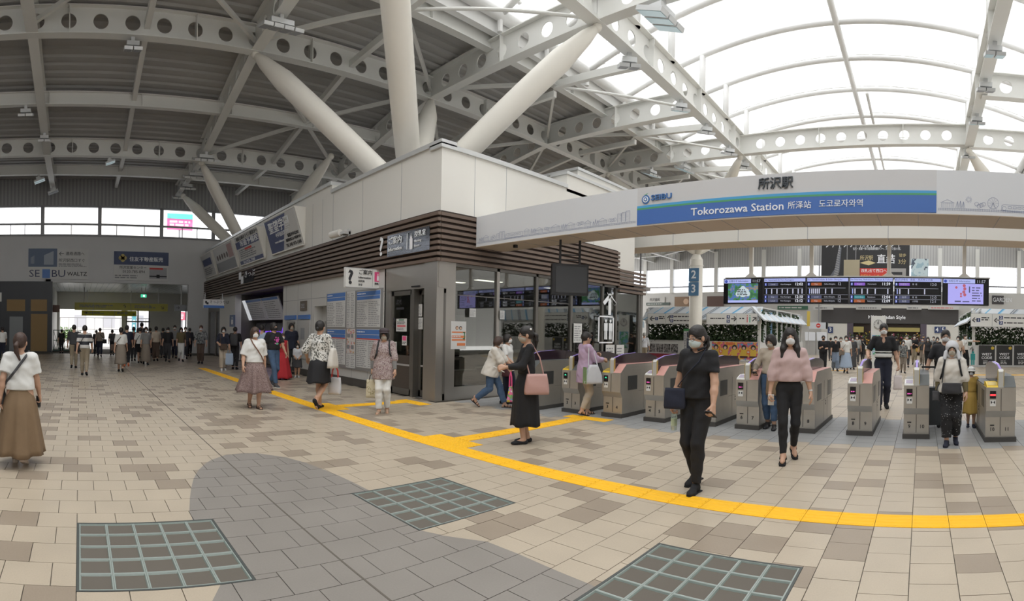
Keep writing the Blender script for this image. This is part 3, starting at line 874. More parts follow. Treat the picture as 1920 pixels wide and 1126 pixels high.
for x, y, lab in ((-10.6, 10.1, 'lit strip lamp on the booth ceiling nearest the glass corner'), (-11.6, 9.6, 'lit strip lamp deeper on the booth ceiling'), (-10.6, 13.0, 'lit strip lamp on the booth ceiling behind the monitor')):
    t = thing('ceiling_lamp', lab, 'lamp', (x, y, 2.9))
    MB().box(-.12, .12, -.5, .5, -.02, .06).build('housing', WHITE, t); MB().box(-.09, .09, -.46, .46, -.03, -.02).build('diffuser', LAMP, t)
# information door (in the ticket wall)
t = thing('door_2', 'x', 'x', ((XD0 + XD1) / 2, YW, 0)); del t['category']; t['kind'] = 'structure'; t['label'] = 'steel framed glass sliding doors of the information office'
hw = (XD1 - XD0) / 2 - .2
MB().box(-hw - .25, hw, .0, .3, 2.42, 2.97).build('transom', STEEL, t)
MB().box(-hw - .25, -hw, 0, .3, 0, 2.42).box(-hw - .02, -hw + .06, -.02, .2, 0, 2.42).build('frame', STEEL, t)
dg = glass('door_glass', (.66, .67, .63), .07)
for s, x0, x1, y in ((0, -hw + .06, -.05, .02), (1, .05, hw, .16)):
    d = MB().box(x0, x0 + .07, y, y + .05, .02, 2.4).box(x1 - .07, x1, y, y + .05, .02, 2.4).box(x0, x1, y, y + .05, 2.3, 2.4).box(x0, x1, y, y + .05, .02, .16).build('door_leaf', DSTEEL, t)
    MB().box(x0 + .07, x1 - .07, y + .02, y + .03, .16, 2.3).build('pane', dg, d)
    if s == 0: MB().box(x0 + .07, x1 - .07, y + .012, y + .02, .16, .92).build('kick_panel', mat('brown_kick', (.075, .06, .05), .5), d)
    MB().box(x0 + .07, x1 - .07, y, y + .012, .68, .72).build('push_bar', ALU, d)
MB().box(-.05, .05, 0, .25, 0, 2.42).build('mullion', DSTEEL, t)
MB().box(hw - .1, hw - .02, -.01, 0, 2.5, 2.72).build('sensor_sticker', NAVY, t)
MB().add([(hw - .22, -.012, 2.5), (hw - .02, -.012, 2.5), (hw - .02, -.012, 2.72)], [(0, 1, 2)]).build('sticker', YELLOW, t)
MB().box(-hw + .9, -hw + 1.2, -.03, 0, 2.46, 2.49).build('sensor', BLACK, t)

# ================================================================== station header and beam behind
HY, HX0, HX1 = 8.0, -8.82, 3.2
HW = mat('header_panel', (.60, .60, .61), .45, 0, .02, 1); HW2 = mat('header_art_panel', (.66, .675, .70), .4)
SOF = mat('beige_soffit', (.52, .43, .33), .55, 0, .05, 1)
hd = thing('station_header', 'long white station name header with blue band spanning above the ticket gates', 'sign', (0, HY, 0))
z0, z1 = 3.37, 4.03
xa, xb_ = on_y(1195, 395, HY).x, on_y(1756, 360, HY).x
MB().box(HX0, HX1, .03, .85, z0, z1).build('box_body', WHITE, hd)
MB().box(HX0, HX1, 0, .85, z0 - .01, z0).build('soffit', SOF, hd)
for x in np.arange(HX0 + 1.3, HX1, .62): MB().box(x - .004, x + .004, 0, .85, z0 - .014, z0 - .01).build('soffit_joint', GREYP, hd)
MB().box(HX0, xa, 0, .03, z0, z1).build('art_panel', HW2, hd)
MB().box(xb_, HX1, 0, .03, z0, z1).build('art_panel', HW2, hd)
MB().box(xa, xb_, .0, .03, z0, z1).build('name_panel', HW, hd)
MB().box(xa, xb_, -.008, 0, z0 + .015, z0 + .275).build('blue_band', mat('header_blue', (.07, .165, .47), .4), hd)
MB().box(xa, xb_, -.009, 0, z0 + .275, z0 + .305).build('green_stripe', mat('header_green', (.10, .36, .17), .4), hd)
MB().box(xa, xb_, -.009, 0, z0 + .305, z0 + .345).build('cyan_stripe', mat('header_cyan', (.08, .36, .66), .4), hd)
LW = mat('letter_white', (.85, .87, .9), .5)
LDK = mat('letter_charcoal', (.05, .06, .07), .5)
hx = lambda px: on_y(px, 390, HY).x
text('Tokorozawa Station', .17, (hx(1296), -.012, z0 + .145), LW, hd, xs=1.13, bold=.008)
text('所泽站', .125, (hx(1477), -.012, z0 + .145), LW, hd)
text('도코로자와역', .125, (hx(1535), -.012, z0 + .15), LW, hd)
text('所沢駅', .19, (hx(1421), -.015, z0 + .50), LDK, hd, ext=.012, bold=.012)
text('SEIBU', .125, (hx(1221), -.015, z0 + .455), mat('logo_blue', (.06, .17, .42), .4), hd, ext=.01, bold=.018, xs=1.3)
lg = MB(); lx, lz = hx(1211), z0 + .445
for r, mi, dd in ((.075, 0, 0), (.052, 1, .004), (.036, 0, .008), (.018, 1, .012)): lg.tube((lx, 0, lz), (lx, -.014 - dd, lz), r, n=28, mi=mi)
lg.add([(lx - .05, -.02, lz + .075), (lx, -.02, lz + .085), (lx + .06, -.02, lz + .11), (lx + .02, -.02, lz + .075)], [(0, 1, 2, 3)], 2)
lg.build('logo', [MATS['logo_blue'], LW, MATS['header_green']], hd)
# line drawings along the header
INK = mat('drawing_ink', (.20, .24, .38), .6)
def drawing(x0, x1, zb0, seed, parent, kinds):
    rnd = random.Random(seed); m = MB(); y = -.004
    def ln(a, b, w=.0042):
        dx, dz = b[0] - a[0], b[1] - a[1]; L = math.hypot(dx, dz) or 1e-6; nx, nz = -dz / L * w / 2, dx / L * w / 2
        m.add([(a[0] + nx, y, a[1] + nz), (a[0] - nx, y, a[1] - nz), (b[0] - nx, y, b[1] - nz), (b[0] + nx, y, b[1] + nz)], [(0, 1, 2, 3)])
    def poly(p, close=False):
        for a, b in zip(p, p[1:] + (p[:1] if close else [])): ln(a, b)
    def circ(c, r, n=12): poly([(c[0] + r * math.cos(2 * PI * i / n), c[1] + r * math.sin(2 * PI * i / n)) for i in range(n)], True)
    for dz in (0, .022): ln((x0, zb0 + dz), (x1, zb0 + dz))
    for x in np.arange(x0, x1, .035): ln((x, zb0 - .008), (x, zb0 + .03), .003)
    x = x0 + .05; i = 0
    while x < x1 - .25:
        k = kinds[i % len(kinds)]; i += 1; b = zb0 + .035
        if k == 'tower':
            for q in range(3):
                h = rnd.uniform(.08, .2); w_ = rnd.uniform(.05, .08); poly([(x, b), (x, b + h), (x + w_, b + h), (x + w_, b)])
                for r in np.arange(b + .02, b + h, .022): ln((x, r), (x + w_, r), .0018)
                x += w_ + .01
        elif k == 'tree':
            for q in range(3):
                h = rnd.uniform(.06, .11); poly([(x, b), (x + .025, b + h), (x + .05, b)]); ln((x + .025, b), (x + .025, b + h)); x += .045
        elif k == 'house':
            w_ = rnd.uniform(.12, .2); h = rnd.uniform(.05, .08); poly([(x, b), (x, b + h), (x + w_, b + h), (x + w_, b)]); poly([(x - .02, b + h), (x + w_ / 2, b + h + .05), (x + w_ + .02, b + h)])
            for r in np.arange(x + .02, x + w_, .03): ln((r, b), (r, b + h), .003)
            x += w_ + .04
        elif k == 'cloud':
            for q in range(4): circ((x + .04 + q * .035, b + .05 + rnd.uniform(-.015, .02)), .03, 10)
            x += .2
        elif k == 'wheel':
            c = (x + .09, b + .09); circ(c, .085, 20)
            for q in range(10): ln(c, (c[0] + .085 * math.cos(q * PI / 5), c[1] + .085 * math.sin(q * PI / 5)), .002)
            ln(c, (c[0] - .05, b)); ln(c, (c[0] + .05, b)); x += .22
        elif k == 'burst':
            c = (x + .06, b + .13)
            for q in range(12): ln((c[0] + .02 * math.cos(q * PI / 6), c[1] + .02 * math.sin(q * PI / 6)), (c[0] + .05 * math.cos(q * PI / 6), c[1] + .05 * math.sin(q * PI / 6)), .004)
            x += .14
        elif k == 'train':
            poly([(x, b - .02), (x, b + .06), (x + .03, b + .075), (x + .5, b + .075), (x + .5, b - .02)], True); circ((x + .04, b + .02), .03)
            for q in range(5): poly([(x + .1 + q * .075, b + .02), (x + .15 + q * .075, b + .02), (x + .15 + q * .075, b + .05), (x + .1 + q * .075, b + .05)], True)
            x += .55
    m.build('line_drawing', INK, parent)
drawing(HX0 + .05, xa - .03, z0 + .07, 3, hd, ['tree', 'house', 'cloud', 'tower', 'train', 'house', 'tree', 'house', 'cloud', 'house', 'tree', 'house', 'cloud', 'house'])
drawing(xb_ + .03, HX1 - .1, z0 + .06, 5, hd, ['house', 'tree', 'burst', 'cloud', 'wheel', 'train', 'house', 'cloud', 'wheel'])
MB().tube((-7.9, .3, z0 - .07), (-7.9, .3, z0), .05, n=10).build('dome_camera', BLACK, hd)

sb = thing('cross_girder', 'thick white panelled girder with beige underside behind the station header', 'girder', (0, 16, 0))
MB().box(-10.6, 9, 0, 1.15, 4.5, 5.2).build('box_body', WALLW, sb)
MB().box(-10.6, 9, 0, 1.15, 4.49, 4.5).build('soffit', SOF, sb)
for px in (1262, 1384, 1514, 1665, 1812): 
    x = on_y(px, 450, 16).x; MB().box(x - .008, x + .008, -.003, 1.15, 4.485, 5.2).build('panel_joint', GREYP, sb)

# ================================================================== far end wall
FY = 48.0
fz = lambda px, py: on_y(px, py, FY)
struct('wall_right.001', MB().box(-30, 22, FY, FY + .3, 0, 5.72), WALLG, label='pale far end wall behind the stairs')
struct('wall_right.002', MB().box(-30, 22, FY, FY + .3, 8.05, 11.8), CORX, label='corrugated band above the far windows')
fw = link('window_4', None, None, (0, FY, 0)); fw['kind'] = 'structure'; fw['label'] = 'band of frosted windows along the far end wall'
fxs = [-30] + [fz(p, 530).x for p in (1210, 1260, 1343, 1432, 1499, 1560, 1640, 1762, 1832, 1910, 1990)] + [20]
for a, b in zip(fxs[:-1], fxs[1:]):
    n = max(2, int((b - a) / .8)); st = (b - a - .3) / n
    for i in range(n):
        MB().box(a + .15 + i * st + .02, a + .15 + (i + 1) * st - .02, .1, .12, 6.35, 8.0).build('pane', FROST, fw)
    MB().box(a + .15, (a + b) / 2 - .03, .1, .12, 5.8, 6.22).build('pane', FROST, fw); MB().box((a + b) / 2 + .03, b - .15, .1, .12, 5.8, 6.22).build('pane', FROST, fw)
    MB().box(b - .18, b + .18, -.15, .2, 5.7, 9.6).build('mullion', BEAMW, fw)
    MB().box(a, b, .05, .18, 6.22, 6.34).build('transom', FRAME, fw)
# ================================================================== signs, adverts and fittings on the walls
rs = random.Random(5)
PAPER = mat('paper_white', (.62, .62, .61), .6)
INKL = mat('small_print', (.24, .245, .26), .7)
INKD = mat('print_black', (.03, .03, .035), .6)
def on_wall_y(box, Y, name, label, cat, group=None):
    a, b = on_y(box[0], box[3], Y), on_y(box[2], box[1], Y)
    mid = on_y((box[0] + box[2]) / 2, box[3], Y); top = on_y((box[0] + box[2]) / 2, box[1], Y)
    t = thing(name, label, cat, ((a.x + b.x) / 2, Y, mid.z), 0, group)
    return t, abs(b.x - a.x), top.z - mid.z
def on_wall_x(box, X, name, label, cat, group=None):
    a, b = on_x(box[0], box[3], X), on_x(box[2], box[1], X)
    mid = on_x((box[0] + box[2]) / 2, box[3], X); top = on_x((box[0] + box[2]) / 2, box[1], X)
    t = thing(name, label, cat, (X, (a.y + b.y) / 2, mid.z), PI / 2, group)
    return t, abs(b.y - a.y), top.z - mid.z
# --- adverts on the end wall
t, w, h = on_wall_x((53, 466, 166, 523), XE, 'advert_board', 'department store advert board with arrow and building picture, left of two on the end wall', 'advert')
plate('board', w, h, .05, PAPER, t, (0, 0, 0))
MB().box(-w / 2, -.02 * w, -.056, -.05, h * .40, h).build('picture', mat('ad_photo_blue', (.10, .14, .22), .5), t)
bm = MB()
for k in range(6): bm.box(-w * .46 + k * .035, -w * .46 + k * .035 + .02, -.06, -.056, h * .5, h * .5 + .35 + .02 * k)
bm.add([(-w * .24, -.06, h * .47), (-w * .08, -.06, h * .47), (-w * .08, -.06, h * .92), (-w * .24, -.06, h * .78)], [(0, 1, 2, 3)])
bm.build('building_drawing', mat('ad_photo_pale', (.32, .36, .42), .5), t)
text('←', .36, (.0, -.06, h * .83), INKD, t); text('連絡通路へ', .21, (.12 * w, -.06, h * .83), INKD, t)
text('所沢駅西口すぐ', .21, (.01, -.06, h * .61), INKD, t)
print_lines(MB(), .02, w * .48, h * .40, h * .52, 3, -.05, rs).build('small_print', INKL, t)
text('SE', .56, (-w * .49, -.06, h * .17), mat('ad_navy_letter', (.03, .04, .10), .5), t, xs=1.15); MB().box(-w * .265, -w * .135, -.058, -.05, h * .03, h * .32).build('blue_square', BLUE, t)
text('BU', .56, (-w * .12, -.06, h * .17), MATS['ad_navy_letter'], t, xs=1.15)
text('WALTZ', .30, (w * .15, -.06, h * .17), INKD, t, bold=.012, xs=1.05)
t, w, h = on_wall_x((213, 472, 316, 526), XE, 'advert_board', 'estate agent advert board with dark blue top, right of two on the end wall', 'advert')
plate('board', w, h, .05, PAPER, t, (0, 0, 0)); MB().box(-w / 2, w / 2, -.056, -.05, h * .54, h).build('blue_top', mat('ad_dark_blue', (.05, .07, .15), .5), t)
em = MB()
for dx, dz in ((-.11, 0), (.11, 0), (0, .1), (0, -.1)): em.tube((-w * .34 + dx, -.056, h * .77 + dz), (-w * .34 + dx, -.06, h * .77 + dz), .12, n=14)
em.build('emblem', mat('ad_gold', (.45, .36, .12), .5), t)
text('住友不動産販売', .27, (-w * .22, -.06, h * .73), LW, t, bold=.012)
text('所沢営業センター', .19, (-w * .4, -.06, h * .44), INKD, t); text('0120-785-894', .22, (-w * .34, -.06, h * .30), INKD, t)
print_lines(MB(), -w * .48, w * .12, h * .06, h * .2, 2, -.05, rs).build('small_print', INKL, t)
mp = MB().box(w * .15, w * .47, -.054, -.05, h * .08, h * .46); mp.build('map', mat('map_grey', (.36, .36, .38), .6), t)
MB().box(w * .15, w * .47, -.058, -.054, h * .14, h * .18).box(w * .28, w * .34, -.058, -.054, h * .10, h * .22).build('map_line', INKD, t); MB().box(w * .15, w * .4, -.058, -.054, h * .4, h * .46).build('map_heading', RED, t)
# --- yellow exit signs in the lobby
YSIGN = mat('sign_yellow', (.52, .47, .10), .5); YSIGN_DAYLIT = mat('sign_yellow_daylit', (.72, .68, .05), .45)  # second yellow is brightened to stand in for light from outside
for box, X, m, lab in (((140, 568, 314, 582), -33.5, YSIGN, 'long dull yellow exit sign hanging in the lobby, upper of two'), ((153, 582, 256, 592), -36.2, YSIGN_DAYLIT, 'short yellow exit sign, painted brighter for outside light, hanging in the lobby, lower of two')):
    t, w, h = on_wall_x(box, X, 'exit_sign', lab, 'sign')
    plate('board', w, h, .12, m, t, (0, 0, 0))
    for f in (-.3, .1, .3): MB().box(w * f - .01, w * f + .01, -.124, -.12, 0, h).build('joint', GREYP, t)
    text('↘', h * .7, (w * .42, -.125, h * .5), INKD, t); text('↑', h * .7, (w * .0 + .05 if w > 4 else -w * .45, -.125, h * .5), INKD, t)
    print_lines(MB(), w * .14, w * .38, h * .35, h * .75, 2, -.12, rs).build('small_print', INKL, t)
    print_lines(MB(), -w * .45, -w * .05, h * .35, h * .75, 2, -.12, rs).build('small_print', INKL, t)
    for f in (-.4, .4): MB().tube((w * f, -.06, h), (w * f, -.06, 3.84 - t.location.z), .03, n=8).build('hanger', ALU, t)
t, w, h = on_wall_x((327, 571, 352, 583), -31, 'exit_sign', 'small grey arrow sign beside the lobby opening on the right', 'sign')
plate('board', w, h, .1, GREYP, t, (0, 0, 0)); text('→', h * .8, (-w * .45, -.105, h * .5), INKD, t); MB().tube((0, -.05, h), (0, -.05, 3.84 - t.location.z), .03).build('hanger', ALU, t)
t, w, h = on_wall_x((263, 551, 275, 558), -33, 'emergency_exit_sign', 'small green lit emergency exit sign under the lobby ceiling', 'sign')
plate('board', w, h, .08, GREYP, t, (0, 0, 0)); MB().box(-w * .45, w * .45, -.085, -.08, .02, h - .02).build('lit_face', emit('exit_green', (.05, .55, .30), 1.2), t); MB().box(-w * .1, w * .2, -.09, -.085, .05, h - .05).build('figure', emit('exit_white', (.8, 1, .9), 1.2), t)
for f in (-.3, .3): MB().tube((w * f, -.04, h), (w * f, -.04, 3.84 - t.location.z), .015).build('hanger', ALU, t)
t, w, h = on_wall_x((98, 572, 112, 585), -30.5, 'wall_box', 'small brown box sign on the lobby side by the black shopfront', 'sign'); plate('body', w, h, .4, mat('box_brown', (.14, .08, .06), .6), t, (0, 0, 0))
# --- sloping adverts over the slats
SLOPE = .36
def slope_ad(x0, x1, label, build):
    z0, H = 4.22, 1.15
    t = thing('sloping_advert', label, 'advert', ((x0 + x1) / 2, YW + .0, z0), 0, None)
    w = x1 - x0; a = math.atan2(SLOPE, H); hh = math.hypot(SLOPE, H)
    cs = MB()
    for s in (-1, 1): cs.prism([(0, 0), (-SLOPE, H), (-SLOPE - .04, H + .03), (.04, H + .03), (.04, 0)], s * w / 2 - .02, s * w / 2 + .02, 'x')
    cs.box(-w / 2, w / 2, -SLOPE - .03, .04, H, H + .05).box(-w / 2, w / 2, -.05, .04, -.04, 0)
    cs.build('casing', WALLW, t)
    p = MB().box(-w / 2 + .03, w / 2 - .03, -.02, 0, 0, hh).build('panel', PAPER, t, rot=(a, 0, 0))
    build(p, w - .06, hh)
    return t
def ad1(p, w, h):
    MB().add([(-w / 2, -.024, .02), (-w * .08, -.024, .02), (w * .22, -.024, h - .02), (-w / 2, -.024, h - .02)], [(0, 1, 2, 3)]).build('blue_field', mat('ad_school_blue', (.055, .075, .19), .5), p)
    text('聖望学園', .42, (-w * .40, -.028, h * .72), LW, p, bold=.014, xs=1.15); text('中学校高等学校', .17, (-w * .22, -.028, h * .48), LW, p, xs=1.05); text('www.seibou.ac.jp', .13, (-w * .3, -.028, h * .3), LW, p, xs=1.1)
    text('飯能市中山292', .13, (w * .14, -.028, h * .36), INKD, p, bold=.012, xs=1.1); text('飯能駅北口より徒歩15分', .11, (w * .06, -.028, h * .24), INKD, p, bold=.012, xs=1.05); text('TEL.042-973-1500', .15, (w * .03, -.028, h * .1), INKD, p, bold=.012, xs=1.15)
def ad2(p, w, h):
    MB().box(-w / 2, w / 2, -.024, -.02, h * .58, h * .82).build('blue_band', MATS['ad_school_blue'], p); MB().box(-w / 2, w / 2, -.024, -.02, 0, h * .14).build('blue_foot', MATS['ad_school_blue'], p)
    text('現役合格のライン東京から', .17, (-w * .42, -.028, h * .91), INKD, p, xs=1.4); text('市進予備校', .26, (-w * .3, -.028, h * .7), LW, p, bold=.015, xs=1.8); text('04-2926-7988', .16, (-w * .35, -.028, h * .07), LW, p, xs=1.7)
    MB().box(-w * .15, w * .15, -.024, -.02, h * .47, h * .54).build('red_label', RED, p)
    print_lines(MB(), -w * .42, w * .42, h * .2, h * .54, 5, -.02, rs).build('small_print', INKL, p)
def ad3(p, w, h):
    MB().box(-w / 2, w / 2, -.024, -.02, 0, h * .4).build('grey_field', GREYP, p)
    e = MB()
    for k in range(5): e.tube((-w * .34 + k * w * .13, -.02, h * .6), (-w * .34 + k * w * .13, -.026, h * .6), h * .11, n=12)
    e.build('portrait_row', mat('ad_portraits', (.16, .13, .13), .6), p); MB().box(w * .25, w * .48, -.026, -.02, h * .45, h * .95).build('pink_field', mat('ad_pinkish', (.45, .3, .29), .6), p)
slope_ad(-18.7, -15.85, 'dark blue and white school advert on the sloping panel nearest the booth', ad1)
slope_ad(-22.6, -19.6, 'white prep school advert with blue bands, second sloping panel from the booth', ad2)
slope_ad(-26.4, -23.1, 'dull grey advert with a row of round portraits, third sloping panel from the booth', ad3)
def ad4(p, w, h):
    MB().box(-w * .4, w * .4, -.024, -.02, h * .5, h * .8).build('blue_field', MATS['ad_school_blue'], p); print_lines(MB(), -w * .4, w * .4, h * .1, h * .42, 4, -.02, rs).build('small_print', INKL, p)
slope_ad(-29.2, -26.9, 'faded advert on the sloping panel farthest from the booth', ad4)
# --- lettering panel on the slats
ACR = glass('clear_acrylic', (.62, .64, .68), .0, rough=.15)
t, w, h = on_wall_y((709, 432, 806, 478), YW - .09, 'fascia_sign', 'clear fascia sign reading Information and Nursing Room in white on the brown slats', 'sign')
MB().box(-w * .3, w / 2, -.012, 0, .02, h - .03).build('clear_panel', ACR, t)
text('?', .62, (-w * .47, -.02, h * .5), LW, t, bold=.02); text('ご案内', .19, (-w * .27, -.02, h * .66), LW, t, bold=.008); text('Information', .12, (-w * .27, -.02, h * .32), LW, t, bold=.006)
MB().box(w * .10, w * .107, -.02, -.012, h * .2, h * .85).build('divider', LW, t)
bt = MB().box(w * .155, w * .205, -.02, -.012, h * .18, h * .6).box(w * .165, w * .195, -.02, -.012, h * .6, h * .68).add([(w * .17, -.02, h * .68), (w * .19, -.02, h * .68), (w * .18, -.02, h * .84)], [(0, 1, 2)])
bt.build('bottle_symbol', LW, t); text('授乳室', .14, (w * .24, -.02, h * .72), LW, t); text('Nursing', .08, (w * .24, -.02, h * .47), LW, t); text('Room', .08, (w * .24, -.02, h * .28), LW, t)
t, w, h = on_wall_y((447, 507, 476, 530), YW - .09, 'fascia_sign', 'small clear ticket office sign with white symbols on the far slats', 'sign')
MB().box(-w * .1, w / 2, -.012, 0, 0, h).build('clear_panel', ACR, t); text('きっぷ', .3, (-w * .08, -.02, h * .65), LW, t, xs=1.6); MB().box(-w * .45, -w * .3, -.02, 0, h * .4, h).box(-w * .3, -w * .15, -.02, 0, 0, h * .6).build('ticket_symbol', LW, t)
# --- hanging white information sign (faces +x)
SX = -11.3
t, w, h = on_wall_x((646, 503, 716, 540), SX, 'hanging_sign', 'white hanging sign with black question mark and pink nursing square above the timetables', 'sign')
plate('body', w, h, .1, WHITE, t, (0, .05, 0))
MB().box(-w / 2, w / 2, -.055, -.05, 0, .012).box(-w / 2, w / 2, -.055, -.05, h - .012, h).box(w * .21, w * .215, -.055, -.05, .04, h - .04).build('edge_line', GREYP, t)
text('?', h * .95, (-w * .45, -.056, h * .48), INKD, t, bold=.03); text('ご案内', .13, (-w * .17, -.056, h * .78), INKD, t, xs=1.0); text('Information', .075, (-w * .17, -.056, h * .52), INKD, t); text('问讯处', .06, (-w * .17, -.056, h * .33), INKD, t); text('안내', .06, (-w * .17, -.056, h * .15), INKD, t)
MB().box(w * .27, w * .45, -.056, -.05, h * .36, h * .86).build('pink_square', PINK, t); MB().box(w * .335, w * .385, -.058, -.056, h * .42, h * .66).box(w * .35, w * .37, -.058, -.056, h * .66, h * .78).build('bottle_symbol', LW, t)
text('授乳室', .06, (w * .27, -.056, h * .25), INKD, t)
t, w, h = on_wall_x((381, 561, 420, 577), -22.8, 'hanging_sign', 'white and blue hanging ticket office sign near the far doors', 'sign')
plate('body', w, h, .1, WHITE, t, (0, .05, 0)); MB().box(-w / 2, w / 2, -.055, -.05, 0, h * .3).build('blue_band', BLUE, t); text('きっぷうりば', .15, (-w * .22, -.056, h * .68), INKD, t); MB().box(-w * .42, -w * .34, -.056, -.05, h * .5, h * .8).box(-w * .36, -w * .26, -.056, -.05, h * .4, h * .65).build('ticket_symbol', INKD, t)
MB().tube((w * .42, 0, h), (w * .42, 0, 2.98 - t.location.z), .02).tube((-w * .42, 0, h), (-w * .42, 0, 2.98 - t.location.z), .02).build('hanger', ALU, t)
# --- timetable board
BFR = mat('board_frame', (.33, .33, .33), .45, .4)
t, w, h = on_wall_y((613, 545, 719, 692), YW, 'timetable_board', 'grey framed wall board holding four blue headed timetables beside the information door', 'board')
MB().box(-w / 2, w / 2, -.05, 0, 0, h).build('frame', BFR, t)
def tt(box, red=False, head=True, paper=PAPER, lines=14):
    a, b = on_y(box[0], box[3], YW), on_y(box[2], box[1], YW)
    xm = (box[0] + box[2]) / 2; z0_, z1_ = on_y(xm, box[3], YW).z - t.location.z, on_y(xm, box[1], YW).z - t.location.z
    x0, x1 = a.x - t.location.x, b.x - t.location.x
    s = MB().box(x0, x1, -.058, -.05, z0_, z1_).build('timetable_sheet', paper, t)
    H = z1_ - z0_
    if head:
        MB().box(x0, x1, -.062, -.058, z1_ - H * .13, z1_ - .01).box(x0 + .01, x1 - .01, -.062, -.058, z1_ - H * .235, z1_ - H * .145).build('blue_heading', BLUE, s)
        if red: MB().box(x0, x1, -.062, -.058, z1_ - H * .265, z1_ - H * .24).build('red_line', RED, s)
        print_lines(MB(), x0 + .03, x0 + (x1 - x0) * .45, z1_ - H * .09, z1_ - H * .05, 1, -.062, rs).build('heading_print', LW, s)
    xm_ = (x0 + x1) / 2; top = z1_ - H * (.28 if head else .05)
    lm = print_lines(MB(), x0 + .02, xm_ - .02, z0_ + .02, top, lines, -.058, rs, .35); print_lines(lm, xm_ + .02, x1 - .02, z0_ + .02, top, lines, -.058, rs, .35)
    for k in range(lines + 1): zz = z0_ + .02 + (top - z0_ - .02) * k / lines; lm.box(x0 + .01, x1 - .01, -.0585, -.058, zz - .001, zz + .001)
    lm.build('small_print', INKL, s)
    return s
tt((616, 549, 651, 613)); tt((672, 545, 717, 613)); tt((616, 617, 651, 681), True); tt((671, 617, 717, 690), True)
s = tt((653, 546, 669, 614), head=False, lines=20)
s = tt((653, 616, 669, 662), head=False, lines=2, paper=blotch('pink_flower_poster', [(0, (.62, .58, .56)), (.62, (.6, .25, .3)), (.75, (.55, .3, .1)), (.85, (.62, .6, .55))], 28))
s = tt((652, 663, 669, 689), head=False, lines=7)
t, w, h = on_wall_y((564, 564, 576, 582), YW, 'wall_plaque', 'small brown plaque on the ticket wall above the service bays', 'plaque'); plate('body', w, h, .03, mat('plaque_brown', (.12, .095, .07), .5), t, (0, 0, 0)); print_lines(MB(), -w * .35, w * .35, h * .25, h * .75, 3, -.03, rs).build('small_print', GREYP, t)
for box, hb, lab, dark in (((535, 600, 556, 668), (535, 591, 556, 599), 'fare adjustment machine bay with blue header, left of two', True), ((560, 600, 582, 672), (560, 590, 582, 598), 'white service machine with blue header, right of two', False)):
    t, w, h = on_wall_y(box, YW, 'service_machine', lab, 'machine')
    MB().box(-w / 2, w / 2, -.04, 0, 0, h).build('body', mat('machine_white', (.46, .46, .45), .45), t)
    a = on_y((hb[0] + hb[2]) / 2, hb[3], YW).z - t.location.z; b = on_y((hb[0] + hb[2]) / 2, hb[1], YW).z - t.location.z
    MB().box(-w / 2, w / 2, -.06, 0, a, b).build('blue_header', BLUE, t)
    if dark:
        MB().box(-w * .3, w * .5, -.045, -.04, h * .15, h * .97).build('panel', mat('machine_panel', (.27, .265, .25), .5), t)
        k = MB()
        for _ in range(14): x, z = rs.uniform(-.2, .4) * w, rs.uniform(.2, .9) * h; k.box(x, x + .12, -.055, -.045, z, z + .06)
        k.build('slots', mat('machine_slot', (.10, .095, .09), .5), t)
    else:
        MB().box(-w * .25, w * .1, -.045, -.04, h * .5, h * .8).build('screen', GREYP, t)
t, w, h = on_wall_y((604, 602, 611, 655), YW + .28, 'intercom_panel', 'narrow pale panel with switch inside the wall niche', 'panel'); plate('body', w, h, .03, WALLG, t, (0, 0, 0)); MB().box(-w * .3, w * .3, -.04, -.03, h * .85, h * .95).build('switch', DSTEEL, t)
# --- ticket machine recess
def slope_board(px0, px1, label, lit=False):
    x0, x1 = on_y(px0, 585, YW + .55).x, on_y(px1, 585, YW + .55).x
    t = thing('fare_board', label, 'board', ((x0 + x1) / 2, YW + .72, 1.84))
    w = x1 - x0; a = math.radians(22)
    p = MB().box(-w / 2 + .02, w / 2 - .02, -.04, 0, 0, .95).build('panel', emit('lit_board', (.85, .87, .9), .55) if lit else mat('fare_sheet', (.72, .73, .74), .5), t, rot=(a, 0, 0))
    if not lit:
        MB().box(-w / 2 + .02, w / 2 - .02, -.045, -.04, .84, .94).build('blue_heading', BLUE, p)
        print_lines(MB(), -w * .42, w * .42, .06, .8, 9, -.04, rs, .3).build('route_lines', INKL, p)
    MB().box(-w / 2, w / 2, .0, .04, 0, .95).build('casing', GREYP, p)
    return t
slope_board(451, 467, 'glowing white end panel of the sloping fare boards', True)
slope_board(468, 497, 'sloping fare map board with blue heading, left of two'); slope_board(498, 529, 'sloping fare map board with blue heading, right of two')
PUR = emit('purple_screen', (.20, .06, .85), .9)
for i in range(4):
    x0 = XR0 + .5 + i * (XR1 - XR0 - .6) / 4; w = (XR1 - XR0 - .6) / 4 - .08
    t = thing('ticket_machine', 'dark ticket machine with purple screen in the recess, %s from the far end' % ('first', 'second', 'third', 'fourth')[i], 'machine', (x0 + w / 2, YW + 1.18, 0))
    MB().prism([(0, 0), (-.5, 0), (-.5, .75), (-.3, 1.7), (0, 1.7)], -w / 2, w / 2, 'x').build('body', mat('machine_dark', (.085, .085, .09), .45), t)
    a = math.atan2(.2, .95)
    s = MB().box(-w * .42, -w * .05, -.01, .01, .3, .62).build('screen', PUR, t, loc=(0, -.5, .75), rot=(-a, 0, 0))
    m = MB()
    for k in range(6): m.box(w * (.02 + .07 * k), w * (.02 + .07 * k) + .05, -.012, .01, .18, .8)
    m.build('lit_slots', PUR, t, loc=(0, -.5, .75), rot=(-a, 0, 0))
    MB().box(-w * .4, w * .4, -.52, -.5, .45, .6).build('coin_panel', ALU, t)
